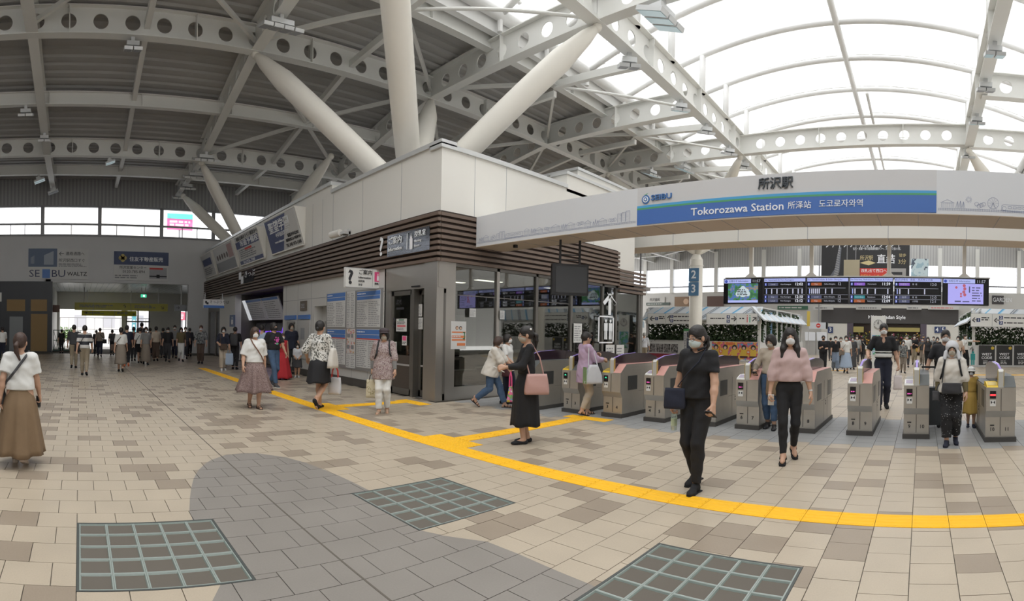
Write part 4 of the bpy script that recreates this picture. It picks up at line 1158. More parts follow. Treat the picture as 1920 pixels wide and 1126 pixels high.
# ticket office glass doors at the far end
t = thing('glass_door', 'glass sliding doors with grey frame at the far ticket office entrance', 'door', (-27.4, YW + .1, 0))
MB().box(-1.6, -1.5, 0, .1, 0, 2.4).box(-.05, .05, 0, .1, 0, 2.4).box(1.2, 1.3, 0, .1, 0, 2.4).box(-1.6, 1.3, 0, .1, 2.3, 2.6).build('frame', DSTEEL, t); MB().box(-1.5, -.05, .04, .05, .02, 2.3).box(.05, 1.2, .04, .05, .02, 2.3).build('pane', WIN, t)
t, w, h = on_wall_y((431, 590, 441, 612), YW - .01, 'restroom_sign', 'small blue sign with white symbol on the wall left of the recess', 'sign'); plate('body', w, h, .02, mat('sign_dark_blue', (.03, .09, .25), .5), t, (0, 0, 0)); MB().box(-w * .15, w * .15, -.025, -.02, h * .2, h * .6).tube((0, -.02, h * .75), (0, -.025, h * .75), h * .1, n=10).build('figure', LW, t)
# dome style surveillance camera
t = thing('surveillance_camera', 'white bullet surveillance camera on the upper wall just above the slats', 'camera', (on_y(648, 438, YW).x, YW + .05, on_y(648, 438, YW).z))
MB().tube((-.42, -.28, 0), (-.02, -.2, .02), .1, n=14).build('housing', WALLW, t); MB().tube((-.43, -.282, 0), (-.42, -.28, 0), .085, n=12).build('lens', BLACK, t); MB().box(-.06, .2, -.22, 0, -.04, .04).box(.1, .2, -.06, 0, -.1, .1).build('bracket', ALU, t)
# notices on the information door and glass
def notice(box, plane, c, label, kind='plain', cat='notice', name='notice'):
    t, w, h = (on_wall_y if plane == 'y' else on_wall_x)(box, c, name, label, cat)
    plate('sheet', w, h, .006, PAPER, t, (0, 0, 0))
    if kind == 'plain': print_lines(MB(), -w * .42, w * .42, h * .08, h * .9, 7, -.006, rs, .4).build('small_print', INKL, t)
    if kind == 'red':
        MB().box(-w * .25, w * .25, -.008, -.006, h * .85, h * .95).build('green_heading', mat('heading_green', (.12, .26, .18), .6), t); MB().box(-w * .4, w * .4, -.008, -.006, h * .35, h * .5).build('red_block', mat('block_red', (.62, .16, .18), .6), t)
        print_lines(MB(), -w * .42, w * .42, h * .55, h * .8, 3, -.006, rs, .5).build('small_print', INKD, t); print_lines(MB(), -w * .42, w * .42, h * .08, h * .3, 2, -.006, rs, .5).build('small_print', INKL, t)
    if kind == 'pink': MB().box(-w * .4, w * .4, -.008, -.006, h * .5, h * .95).build('pink_square', PINK, t); print_lines(MB(), -w * .4, w * .4, h * .1, h * .4, 2, -.006, rs, .5).build('small_print', INKD, t)
    return t, w, h
notice((743, 597, 763, 621), 'y', YW - .012, 'white notice with red block on the left leaf of the information door', 'red')
notice((754, 629, 763, 647), 'y', YW - .012, 'small notice with pink square on the information door', 'pink')
notice((733, 640, 744, 658), 'y', YW - .012, 'plain white sheet by the left edge of the information door')
notice((780, 570, 792, 593), 'y', YW + .14, 'pale sheet on the right leaf of the information door, upper')
notice((780, 595, 793, 617), 'y', YW + .14, 'pale sheet on the right leaf of the information door, lower')
t, w, h = on_wall_y((736, 594, 744, 617), YW - .012, 'question_mark_sticker', 'dark question mark sticker on the information door', 'sticker'); text('?', h * 1.1, (-w * .4, -.004, h * .5), INKD, t, bold=.03)
t, w, h = on_wall_y((742, 562, 758, 580), YW - .012, 'window_lettering', 'dark handwritten style lettering on the information door glass', 'sticker'); text('改札', h * .6, (-w * .5, -.004, h * .75), INKD, t, shear=.2); MB().box(-w * .4, w * .5, -.004, 0, 0, h * .22).build('black_bar', INKD, t)
t, w, h = notice((845, 602, 874, 654), 'x', XB + .02, 'white poster with orange bands and two drawn people on the booth glass', 'none', 'poster', 'poster')
MB().box(-w * .45, w * .45, -.008, -.006, h * .58, h * .63).box(-w * .45, w * .45, -.008, -.006, h * .40, h * .49).box(-w * .45, w * .45, -.008, -.006, h * .3, h * .36).box(-w * .1, w * .45, -.008, -.006, h * .12, h * .22).build('orange_bands', mat('poster_orange', (.70, .22, .08), .6), t)
for dx, m in ((-.12, mat('drawn_hair_brown', (.2, .1, .06), .6)), (.12, INKD)): 
    MB().tube((w * dx, -.006, h * .76), (w * dx, -.010, h * .76), w * .1, n=12).build('drawn_hair', m, t); MB().tube((w * dx, -.010, h * .75), (w * dx, -.012, h * .75), w * .07, n=12).build('drawn_face', mat('drawn_skin', (.6, .42, .3), .6), t)
MB().box(w * .36, w * .42, -.009, -.006, h * .35, h * .62).box(w * .28, w * .42, -.009, -.006, h * .35, h * .39).box(w * .28, w * .42, -.009, -.006, h * .58, h * .62).build('green_receiver', mat('receiver_green', (.05, .22, .10), .6), t); text('0570-783-770', h * .07, (-w * .44, -.010, h * .445), LW, t)
for box, lab in (((1075, 606, 1091, 642), 'white sheet on the booth glass above the lilac cardigan woman'), ((1135, 646, 1152, 690), 'printed white notice on the booth glass under the restroom figures, left'), ((1155, 646, 1170, 690), 'printed white notice on the booth glass under the restroom figures, right'), ((880, 578, 892, 594), 'small grey sheet behind the glass near the corner'), ((937, 582, 946, 598), 'small grey sheet on the second glass panel')): notice(box, 'x', XB + .02, lab)
t, w, h = on_wall_x((1133, 555, 1153, 592), XB + .025, 'glass_arrow_sign', 'large white upward arrow on the booth glass', 'sign'); text('↑', h * 1.35, (0, -.004, h * .5), LW, t, align='CENTER', bold=.03, xs=1.3)
t, w, h = on_wall_x((1121, 592, 1151, 643), XB + .025, 'restroom_figure_sign', 'white framed pair of restroom figures on the booth glass below the arrow', 'sign')
m = MB().box(-w / 2, w / 2, -.006, 0, h - .04, h).box(-w / 2, w / 2, -.006, 0, 0, .04).box(-w / 2, -w / 2 + .06, -.006, 0, 0, h).box(w / 2 - .06, w / 2, -.006, 0, 0, h); m.build('white_frame', LW, t)
for dx in (-.02, .28):
    m = MB().tube((w * dx, 0, h * .82), (w * dx, -.006, h * .82), h * .06, n=12).box(w * dx - .09, w * dx + .09, -.006, 0, h * .45, h * .74).box(w * dx - .07, w * dx - .01, -.006, 0, h * .14, h * .46).box(w * dx + .01, w * dx + .07, -.006, 0, h * .14, h * .46); m.build('figure', LW, t)
t, w, h = on_wall_x((1168, 590, 1180, 660), XB - .3, 'poster', 'torn looking white and orange poster inside the booth glass end', 'poster'); plate('sheet', w, h, .006, blotch('collage_poster', [(0, (.55, .55, .55)), (.45, (.2, .2, .2)), (.6, (.6, .3, .08)), (.75, (.5, .5, .5)), (.9, (.6, .5, .1))], 6, kind='NOISE'), t, (0, 0, 0))
# hanging monitor
c = on_y(1069, 553, 8.45)
t = thing('hanging_monitor', 'dark monitor hanging on two black rods before the booth glass', 'monitor', c, PI / 2 - .7)
MB().box(-.37, .37, 0, .16, 0, .62).build('body', BLACK, t); MB().box(-.30, .34, -.004, 0, .05, .57).build('screen', mat('screen_gloss', (.03, .032, .037), .05, spec=.8), t)
MB().box(-.37, -.31, -.03, .16, 0, .62).build('side_speaker', BLACK, t)
for sx in (-.2, .2): MB().box(sx - .02, sx + .02, .06, .1, .6, 3.362 - c.z).build('hanger_rod', BLACK, t)
for zz in (.70, .8): MB().box(-.2, .2, .07, .09, zz, zz + .02).build('crossbar', BLACK, t)
# ---------------------------------------------------------------- floodlights
LENS = emit('floodlight_lens_sheen', (.62, .86, .92), .22)  # faint emission paints a cyan reflection on lenses that are off
FHS = mat('floodlight_housing', (.60, .61, .61), .4, .3)
def floodlight(loc, n, label, rot=0, tilt=.5, dim=False, s=1.0):
    t = thing('floodlight', label, 'lamp', loc, rot, None); t.scale = (s, s, s)
    MB().box(-.06 * n - .05, .06 * n + .05, -.12, .12, -.06, .06).box(-.05, .05, -.05, .05, .06, .2).build('bracket', FHS, t)
    for k in range(n):
        x = (k - (n - 1) / 2) * .26
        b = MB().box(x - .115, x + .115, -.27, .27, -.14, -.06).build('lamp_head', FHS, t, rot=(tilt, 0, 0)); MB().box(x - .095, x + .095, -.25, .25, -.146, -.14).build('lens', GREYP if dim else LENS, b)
    return t
def lamp_spot(px, py, kind, c, top):
    if kind == 'p': return px, py, top
    p = on_y(px, py, c) if kind == 'y' else on_x(px, py, c)
    return p.x, p.y, top if top else zb(p.x) - .02
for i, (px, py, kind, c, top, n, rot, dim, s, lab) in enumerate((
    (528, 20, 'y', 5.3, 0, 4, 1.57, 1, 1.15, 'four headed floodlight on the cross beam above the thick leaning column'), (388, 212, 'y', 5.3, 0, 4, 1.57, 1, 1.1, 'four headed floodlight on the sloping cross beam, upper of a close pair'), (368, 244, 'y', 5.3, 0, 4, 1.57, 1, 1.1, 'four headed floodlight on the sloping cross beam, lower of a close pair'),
    (-26.6, 5.3, 'p', 0, 8.80, 3, 1.57, 0, 1.1, 'floodlight with painted lens sheen before the end windows, upper of two'), (-28.4, 5.3, 'p', 0, 8.74, 3, 1.57, 0, 1.1, 'floodlight with painted lens sheen before the end windows, lower of two'), (249, 96, 'x', -16, 10.07, 2, 1.57, 1, 1.1, 'two headed floodlight under the nearest perforated beam'),
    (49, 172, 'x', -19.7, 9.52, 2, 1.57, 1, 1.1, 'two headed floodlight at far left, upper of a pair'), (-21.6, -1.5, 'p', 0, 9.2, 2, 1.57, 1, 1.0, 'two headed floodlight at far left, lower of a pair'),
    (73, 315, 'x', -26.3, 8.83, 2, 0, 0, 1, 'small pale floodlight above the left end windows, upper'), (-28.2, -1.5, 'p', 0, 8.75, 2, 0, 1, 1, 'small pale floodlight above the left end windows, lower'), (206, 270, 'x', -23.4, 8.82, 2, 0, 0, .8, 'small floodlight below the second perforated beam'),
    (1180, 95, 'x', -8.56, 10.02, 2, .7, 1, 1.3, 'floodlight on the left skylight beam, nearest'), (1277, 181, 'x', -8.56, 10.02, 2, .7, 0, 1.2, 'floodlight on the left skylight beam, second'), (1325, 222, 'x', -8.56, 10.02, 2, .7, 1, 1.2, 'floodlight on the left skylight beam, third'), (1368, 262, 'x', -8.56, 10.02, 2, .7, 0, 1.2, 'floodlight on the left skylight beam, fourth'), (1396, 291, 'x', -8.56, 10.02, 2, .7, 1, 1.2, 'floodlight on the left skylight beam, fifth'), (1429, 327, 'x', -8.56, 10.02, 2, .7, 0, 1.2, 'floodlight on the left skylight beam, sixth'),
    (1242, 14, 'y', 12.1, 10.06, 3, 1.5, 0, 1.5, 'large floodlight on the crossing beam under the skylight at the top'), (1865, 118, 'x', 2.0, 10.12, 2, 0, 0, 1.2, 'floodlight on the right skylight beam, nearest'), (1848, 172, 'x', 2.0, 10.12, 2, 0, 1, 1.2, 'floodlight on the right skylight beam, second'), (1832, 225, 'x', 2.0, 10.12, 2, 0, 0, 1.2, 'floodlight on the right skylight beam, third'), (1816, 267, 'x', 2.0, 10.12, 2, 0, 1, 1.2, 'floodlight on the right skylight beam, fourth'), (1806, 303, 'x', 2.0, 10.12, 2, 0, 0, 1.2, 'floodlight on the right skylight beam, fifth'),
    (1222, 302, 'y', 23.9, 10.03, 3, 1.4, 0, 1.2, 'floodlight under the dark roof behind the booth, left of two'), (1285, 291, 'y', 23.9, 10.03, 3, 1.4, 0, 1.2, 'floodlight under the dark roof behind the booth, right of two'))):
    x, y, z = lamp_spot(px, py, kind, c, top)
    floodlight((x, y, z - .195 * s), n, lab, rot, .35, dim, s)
# ================================================================== ticket gates
GST = mat('gate_steel', (.50, .475, .43), .36, .7, .10, 5)
GTOPP = mat('gate_pink_top', (.62, .33, .29), .4)
GTOPG = mat('gate_grey_top', (.11, .12, .12), .4)
GFIN = mat('gate_fin_dark', (.035, .022, .03), .12, spec=.7)
GOLD = mat('gate_gold_edge', (.55, .42, .13), .3, .5)
PLAS = mat('reader_yellow', (.80, .55, .03), .4)
FINW = mat('gate_fin_front', (.55, .55, .52), .35, .3)
LIL = emit('lilac_light_strip', (.36, .24, .75), .55)
DREAD = mat('display_black', (.015, .012, .014), .2)
LMAG = emit('display_magenta', (.9, .12, .5), 1.3); LGRN = emit('display_green', (.05, .8, .4), 1.3); LRED = emit('display_red', (1, .04, .05), 2)
PLINTH = mat('gate_plinth', (.06, .055, .05), .6)
GL = 1.62
def gate(px, lanes, label, style='pink', disp='magenta', reader='pink', w=.38, Y=8.12, skew=0):
    x = on_y(px, 700, Y).x
    t = thing('ticket_gate', label, 'ticket gate', (x, Y, 0), skew, 'ticket gates')
    h = w / 2; bt = .80
    MB().box(-h - .015, h + .015, -.015, GL + .02, 0, .07).build('plinth', PLINTH, t)
    # body: lower part narrower, sides swelling out at the front
    b = MB()
    prof = [(.03, .07), (.03, .36), (-.035, .46), (-.035, bt), (GL + .035, bt), (GL + .035, .46), (GL - .03, .36), (GL - .03, .07)]
    b.prism(prof, -h, h, 'x')
    body = b.build('body', GST, t)
    MB().box(-.006, .006, -.04, .03, .46, bt - .02).box(-.006, .006, .024, .032, .09, .36).build('front_joint', DSTEEL, t)
    for s in (-1, 1):
        MB().box(s * h - .004, s * h + .004, .22, .55, .48, .74).build('flap_door', mat('flap_dark', (.045, .048, .05), .3), t)
        MB().box(s * h - .003, s * h + .003, GL - .45, GL - .15, .48, .74).build('flap_door', MATS['flap_dark'], t)
        for yy in (.8, 1.12): MB().box(s * h - .002, s * h + .002, yy, yy + .004, .1, bt - .03).build('side_joint', DSTEEL, t)
        MB().box(s * h - .002, s * h + .002, .6, GL - .1, .44, .445).build('side_joint', DSTEEL, t)
        MB().box(s * h - .003, s * h + .003, .95, .99, .34, .37).box(s * h - .003, s * h + .003, .95, .99, .39, .42).build('vent', BLACK, t)
    # right half: sloping top towards the fin
    tm = GTOPP if style == 'pink' else GTOPG
    MB().prism([(-.03, bt), (.16, bt + .15), (GL - .16, bt + .15), (GL + .03, bt)], .035, h, 'x').build('upper_side', GST, t)
    MB().add([(.04, -.034, bt + .004), (h, -.034, bt + .004), (h, .16, bt + .155), (.04, .16, bt + .155)], [(0, 1, 2, 3)]).add([(.04, .16, bt + .155), (h, .16, bt + .155), (h, GL - .16, bt + .155), (.04, GL - .16, bt + .155)], [(0, 1, 2, 3)]).build('slanted_top', tm, t)
    # left half: low top with card reader
    rd = MB().prism([(-.03, bt), (-.02, bt + .02), (.14, bt + .07), (.32, bt + .07), (.34, bt)], -h + .01, -.045, 'x')
    r = rd.build('card_reader', PLAS if reader == 'yellow' else WHITE, t)
    MB().add([(-h + .03, .0, bt + .031), (-.06, .0, bt + .031), (-.06, .12, bt + .068), (-h + .03, .12, bt + .068)], [(0, 1, 2, 3)]).build('reader_pad', mat('pad_lilac', (.36, .30, .42), .3) if reader != 'yellow' else GOLD, r)
    MB().box(-h + .005, -.04, .34, GL - .03, bt, bt + .02).build('low_top', GTOPG if reader == 'yellow' else mat('gate_low_top', (.33, .32, .31), .4), t)
    # fin
    F = [(.03, bt), (.0, bt + .23), (.03, bt + .26), (.35, bt + .325), (.8, bt + .345), (GL - .35, bt + .325), (GL - .03, bt + .26), (GL, bt + .23), (GL - .03, bt)]
    MB().prism(F, -.035, .03, 'x').build('fin', GFIN, t)
    fl = MB()
    for a, c in zip(F[2:6], F[3:7]): fl.add([(-.018, a[0], a[1] + .003), (.014, a[0], a[1] + .003), (.014, c[0], c[1] + .003), (-.018, c[0], c[1] + .003)], [(0, 1, 2, 3)])
    fl.build('light_strip', LIL, t)
    MB().prism([(-.01, bt - .06), (-.012, bt + .23), (.02, bt + .268), (.05, bt + .262), (.035, bt + .22), (.04, bt - .06)], -.04, .035, 'x').build('fin_front', FINW, t)
    MB().box(-.05, -.04, -.012, .03, bt - .06, bt + .25).box(.035, .045, -.012, .03, bt - .06, bt + .25).build('gold_edge', GOLD, t)
    # front fittings on the left half
    xl = -h * .55
    MB().box(xl - .045, xl + .045, -.04, -.034, bt - .16, bt - .05).build('display', DREAD, t)
    if disp == 'green': MB().add([(xl - .025, -.042, bt - .10), (xl + .025, -.042, bt - .10), (xl, -.042, bt - .075)], [(0, 1, 2)]).build('lit_arrow', LGRN, t)
    elif disp == 'red': MB().box(xl - .04, xl + .04, -.042, -.04, bt - .12, bt - .095).build('lit_mark', LRED, t)
    else: MB().box(xl - .03, xl - .012, -.042, -.04, bt - .13, bt - .115).box(xl - .003, xl + .012, -.042, -.04, bt - .13, bt - .115).box(xl + .02, xl + .03, -.042, -.04, bt - .125, bt - .118).build('lit_mark', LMAG, t)
    s = MB().box(xl - .042, xl + .042, -.038, -.034, bt - .27, bt - .18).build('symbol_plate', WHITE, t)
    zz = bt - .215
    MB().add([(xl - .026, -.04, zz - .02), (xl - .026, -.04, zz + .02), (xl - .004, -.04, zz)], [(0, 1, 2)]).add([(xl + .026, -.04, zz + .02), (xl + .026, -.04, zz - .02), (xl + .004, -.04, zz)], [(0, 1, 2)]).box(xl - .03, xl - .02, -.04, -.038, zz - .02, zz + .02).box(xl + .02, xl + .03, -.04, -.038, zz - .02, zz + .02).build('symbol', INKD, s)
    MB().box(xl - .03, xl + .03, .02, .03, .235, .25).build('black_label', BLACK, t)
    text(str(lanes[0]), .075, (xl, .026, .18), INKD, t, align='CENTER', bold=.01); text(str(lanes[1]), .075, (h * .45, .026, .18), INKD, t, align='CENTER', bold=.01)
    return t
gate(990, (1, 2), 'steel ticket gate next to the booth glass behind the woman in the long black dress', 'grey', 'green', 'yellow', .38, 7.75)
gate(1071, (2, 3), 'steel ticket gate numbered 2 and 3 beside the woman in the lilac cardigan', 'grey', 'green', 'yellow', .38, 8.05)
gate(1148, (3, 4), 'steel ticket gate numbered 3 and 4 with yellow reader and pink top', 'pink', 'green', 'yellow', .4, 8.1)
gate(1228, (4, 5), 'steel ticket gate numbered 4 and 5 left of the woman in black', 'pink')
gate(1322, (5, 6), 'steel ticket gate half hidden behind the woman in black', 'pink', Y=8.2)
gate(1402, (6, 7), 'steel ticket gate numbered 6 and 7 left of the pink blouse woman', 'pink', Y=8.2)
gate(1506, (7, 8), 'steel ticket gate numbered 7 and 8 behind the pink blouse woman', 'pink', Y=8.2)
gate(1613, (8, 9), 'steel ticket gate numbered 8 and 9 left of the man in the striped black top', 'pink', Y=8.2)
gate(1719, (9, 10), 'steel ticket gate numbered 9 and 10 with grey top', 'grey', Y=8.05)
gate(1877, (10, 11), 'steel ticket gate numbered 10 and 11 with red lit display at the right edge', 'grey', 'red', 'yellow', .44, 7.8)
# ================================================================== beyond the gates
# round platform number plates on the tall column
t = thing('platform_plate', 'blue plate with white numbers 2 and 3 on the tall cream column', 'sign', (on_y(1301, 572, 26.95).x - .02, 26.93, on_y(1301, 554, 26.93).z))
for k, c in ((0, '3'), (1, '2')):
    z = k * .78
    MB().box(-.3, .3, -.03, .02, z, z + .74).build('plate', mat('plate_blue', (.10, .22, .38), .4), t); text(c, .62, (0, -.035, z + .37), LW, t, align='CENTER', bold=.02)
# departure boards
BD = mat('board_casing', (.03, .03, .034), .3); BALU = mat('board_top_rail', (.60, .60, .58), .4, .4)
SCR = mat('board_screen', (.008, .008, .011), .15)
HDR = emit('board_header', (.42, .47, .85), .85); HDRT = emit('board_header_text', (.05, .07, .22), .5)
TXT = emit('board_text', (.85, .87, .95), 1.0); TXTD = emit('board_text_dim', (.45, .47, .55), .7)
NB = emit('board_blue', (.05, .09, .45), .7); EXC = emit('board_orange', (.45, .12, .04), .6); LOC = emit('board_slate', (.10, .11, .20), .6); SEM = emit('board_teal', (.03, .28, .32), .7); RAP = emit('board_violet', (.24, .10, .55), .8)
BY = 17.0
edges = [on_y(p, 548, BY).x for p in (1356, 1431, 1511.5, 1592, 1675.5, 1766, 1855)]
bz0 = 2.58; bh = .86
fr = thing('board_gantry', 'pale rail holding six departure boards, hung from the white girder on four poles', 'frame', (edges[0], BY, bz0 + bh))
MB().box(-.02 + .1, edges[-1] - edges[0] + .02, -.05, .3, .0, .035).build('rail', BALU, fr)
for px in (1409, 1522, 1667, 1808):
    x = on_y(px, 490, BY + .15).x - edges[0]
    MB().box(x - .06, x + .06, .09, .21, .03, 4.49 - bz0 - bh).add([(x - .2, .05, .035), (x + .2, .05, .035), (x + .2, .25, .035), (x - .2, .25, .035), (x - .06, .09, .16), (x + .06, .09, .16), (x + .06, .21, .16), (x - .06, .21, .16)], [(0, 1, 5, 4), (1, 2, 6, 5), (2, 3, 7, 6), (3, 0, 4, 7)]).build('pole', WALLW, fr)
def board(i, head, rows, label, line_cols=None, fade=False):
    x0, x1 = edges[i] + .012, edges[i + 1] - .012; w = x1 - x0
    t = thing('departure_board', label, 'display', ((x0 + x1) / 2, BY, bz0), 0, 'departure boards')
    MB().box(-w / 2, w / 2, 0, .25, 0, bh).build('casing', BD, t); MB().box(-w / 2 + .02, w / 2 - .02, -.004, 0, .02, bh - .02).build('screen', SCR, t)
    MB().box(-w / 2 + .02, w / 2 - .02, -.007, -.004, bh * .84, bh - .03).build('heading_bar', HDR, t); text(head, .072, (-w / 2 + .04, -.009, bh * .905), HDRT, t, xs=1.1)
    zs = (bh * .74, bh * .26, bh * .11)
    for (n, kind, km, dest, tm), z in zip(rows, zs):
        MB().box(-w / 2 + .04, -w / 2 + .11, -.006, -.004, z - .045, z + .045).build('number_box', NB, t); text(n, .09, (-w / 2 + .075, -.008, z), TXT, t, align='CENTER')
        MB().box(-w / 2 + .15, -w / 2 + .5, -.006, -.004, z - .045, z + .045).build('type_box', km, t); text(kind, .07, (-w / 2 + .325, -.008, z), TXTD, t, align='CENTER')
        text(dest, .065, (-w / 2 + .58, -.008, z), TXTD, t, xs=.95); text(tm, .125, (w / 2 - .37, -.008, z), TXTD if fade else TXT, t, xs=1.0)
    MB().box(-w / 2 + .02, w / 2 - .02, -.006, -.004, bh * .335, bh * .345).box(-w / 2 + .02, w / 2 - .02, -.006, -.004, bh * .18, bh * .188).box(-w / 2 + .04, w / 2 - .1, -.006, -.004, bh * .585, bh * .595).build('rule', TXTD, t)
    for k, f in enumerate(line_cols or (.02, .16, .3, .44, .58, .72, .86, .96)):
        MB().box(-w / 2 + .06 + f * (w - .15), -.0 - w / 2 + .06 + f * (w - .15) + .035, -.006, -.004, bh * .38, bh * .57).build('stop_bar', emit('board_stop', (.55, .57, .72), .8) if k else emit('board_stop_first', (.3, .36, .7), .8), t)
    return t
board(1, 'for Sayamashi & Hon-Kawagoe', (('1', 'Local', LOC, 'Hon-Kawagoe', '12:02'), ('1', 'Exp.', LOC, 'Hon-Kawagoe', '12:10'), ('1', 'Local', LOC, 'Hon-Kawagoe', '12:12')), 'departure board listing 12:02, 12:10 and 12:12, second from left')
board(2, 'for Takadanobaba & Seibu-Shinjuku', (('2', 'Exp.', EXC, 'Seibu-Shinjuku', '12'), ('2', 'Local', LOC, 'Seibu-Shinjuku', '12'), ('2', 'Exp.', EXC, 'Seibu-Shinjuku', '12')), 'departure board with two orange rows and cut off times, third from left', (.02, .08, .13, .18, .23, .28, .45, .62), True)
board(3, 'for Nerima, Ikebukuro, Shibuya & Yokohama', (('3', 'Rapid', RAP, 'Motomachi', '11:59'), ('3', 'Semi Exp.', SEM, 'Ikebukuro', '12:04'), ('3', 'Exp.', EXC, 'Ikebukuro', '12:09')), 'departure board listing 11:59, 12:04 and 12:09, fourth from left', (.02, .08, .26, .4, .6, .92))
board(4, '西武球場前・飯能・西武秩父方面', (('5', '快速急行', RAP, '飯  能', '12:0'), ('4', '各停', LOC, '飯  能', '12:0'), ('5', '各停', LOC, '小手指', '12:1')), 'departure board written in Japanese characters, fifth from left', (.02, .08, .28, .66), True)
def info(i, label, m, pic):
    x0, x1 = edges[i] + .012, edges[i + 1] - .012; w = x1 - x0
    t = thing('information_display', label, 'display', ((x0 + x1) / 2, BY, bz0), 0, 'departure boards')
    MB().box(-w / 2, w / 2, 0, .25, 0, bh).build('casing', BD, t); MB().box(-w / 2 + .02, w / 2 - .02, -.004, 0, .02, bh - .02).build('screen', SCR, t)
    MB().box(-w / 2 + .03, w * .2, -.006, -.004, bh * .81, bh - .03).build('heading_bar', HDR, t); text('お知らせ Information', .085, (-w / 2 + .2, -.008, bh * .88), HDRT, t, xs=.9); MB().tube((-w / 2 + .1, -.004, bh * .88), (-w / 2 + .1, -.01, bh * .88), .05, n=14).build('info_dot', NB, t)
    text('11:57', .13, (w * .23, -.008, bh * .88), TXTD, t)
    p = MB().box(-w * .38, w * .38, -.006, -.004, .04, bh * .79).build('picture', m, t)
    pic(p, w); return t
def pic0(p, w):
    MB().box(-w * .38, w * .38, -.008, -.006, .04, .12).build('caption_bar', HDR, p)
    m = MB()
    for dx, dz, r in ((0, .5, .1), (-.1, .4, .12), (.1, .4, .12), (0, .36, .14), (-.18, .33, .08), (.18, .33, .08)): m.tube((dx, -.006, dz), (dx, -.009, dz), r, n=14)
    m.build('cloud_shape', emit('pic_cloud', (.65, .75, .8), .7), p); print_lines(MB(), -.2, .2, .28, .5, 4, -.0095, rs, .6).build('small_print', INKD, p)
def pic5(p, w):
    m = MB()
    for dx, dz, r in ((-.05, .62, .05), (-.03, .52, .05), (-.06, .42, .05), (-.03, .33, .05), (-.15, .36, .035), (-.15, .28, .035), (-.3, .56, .04)): m.tube((dx, -.006, dz), (dx, -.009, dz), r, n=14)
    m.build('red_circles', emit('pic_red', (.6, .15, .22), .6), p)
    print_lines(MB(), .2, w * .36, .1, .6, 6, -.006, rs, .4).box(-.35, -.15, -.008, -.006, .1, .14).box(-.1, .12, -.008, -.006, .1, .13).box(.1, .14, -.008, -.006, .4, .6).build('small_print', emit('pic_ink', (.12, .12, .25), .5), p)
info(0, 'information display with a green park picture, leftmost of the hanging boards', blotch('pic_park', [(0, (.03, .10, .05)), (.42, (.05, .16, .06)), (.5, (.06, .12, .30)), (.58, (.22, .18, .10)), (.66, (.08, .12, .32))], 5, kind='NOISE', emission=.9), pic0)
info(5, 'lavender information display with a line diagram, rightmost of the hanging boards', emit('pic_lavender', (.42, .40, .88), .85), pic5)

# ---------------------------------------------------------------- stair enclosures with posters, planting and striped awnings
LEAF = blotch('dark_leaves', [(0, (.018, .035, .012)), (.4, (.035, .065, .022)), (.7, (.06, .095, .04)), (.9, (.025, .045, .02))], 9)
def foliage(x0, x1, y0, y1, z0, z1, n, size, seed, hang=False):
    rnd = random.Random(seed); m = MB()
    for _ in range(n):
        c = Vector((rnd.uniform(x0, x1), rnd.uniform(y0, y1), z0 + (z1 - z0) * (rnd.random() ** (1 if hang else 1.7))))
        a = rnd.uniform(0, 2 * PI); b = rnd.uniform(-.9, 1.2); L = size * rnd.uniform(.6, 1.5); wd = L * rnd.uniform(.18, .4)
        d = Vector((math.cos(a) * math.cos(b), math.sin(a) * math.cos(b), math.sin(b))); s = d.orthogonal().normalized() * wd
        m.add([c - s * .3, c + d * L * .45 + s, c + d * L, c + d * L * .45 - s], [(0, 1, 2, 3)])
    return m
AWN = stripes('awning_stripes', [(0, (.60, .63, .66)), (.12, (.10, .32, .58)), (.17, (.28, .55, .72)), (.2, (.60, .63, .66)), (.42, (.20, .22, .25)), (.46, (.60, .63, .66)), (.48, (.20, .22, .25)), (.52, (.42, .48, .55)), (.56, (.60, .63, .66)), (.8, (.16, .42, .62)), (.84, (.60, .63, .66))], (1, 0, -1.15), .45)
AWNS = stripes('awning_side_stripes', [(0, (.60, .63, .66)), (.3, (.22, .26, .30)), (.36, (.60, .63, .66)), (.6, (.36, .52, .68)), (.7, (.60, .63, .66))], (0, 1, 0), .7)
EY = 29.0
ex = lambda px: on_y(px, 640, EY).x
ez = lambda px, py: on_y(px, py, EY).z
MBP = mat('post_white', (.64, .64, .62), .5)
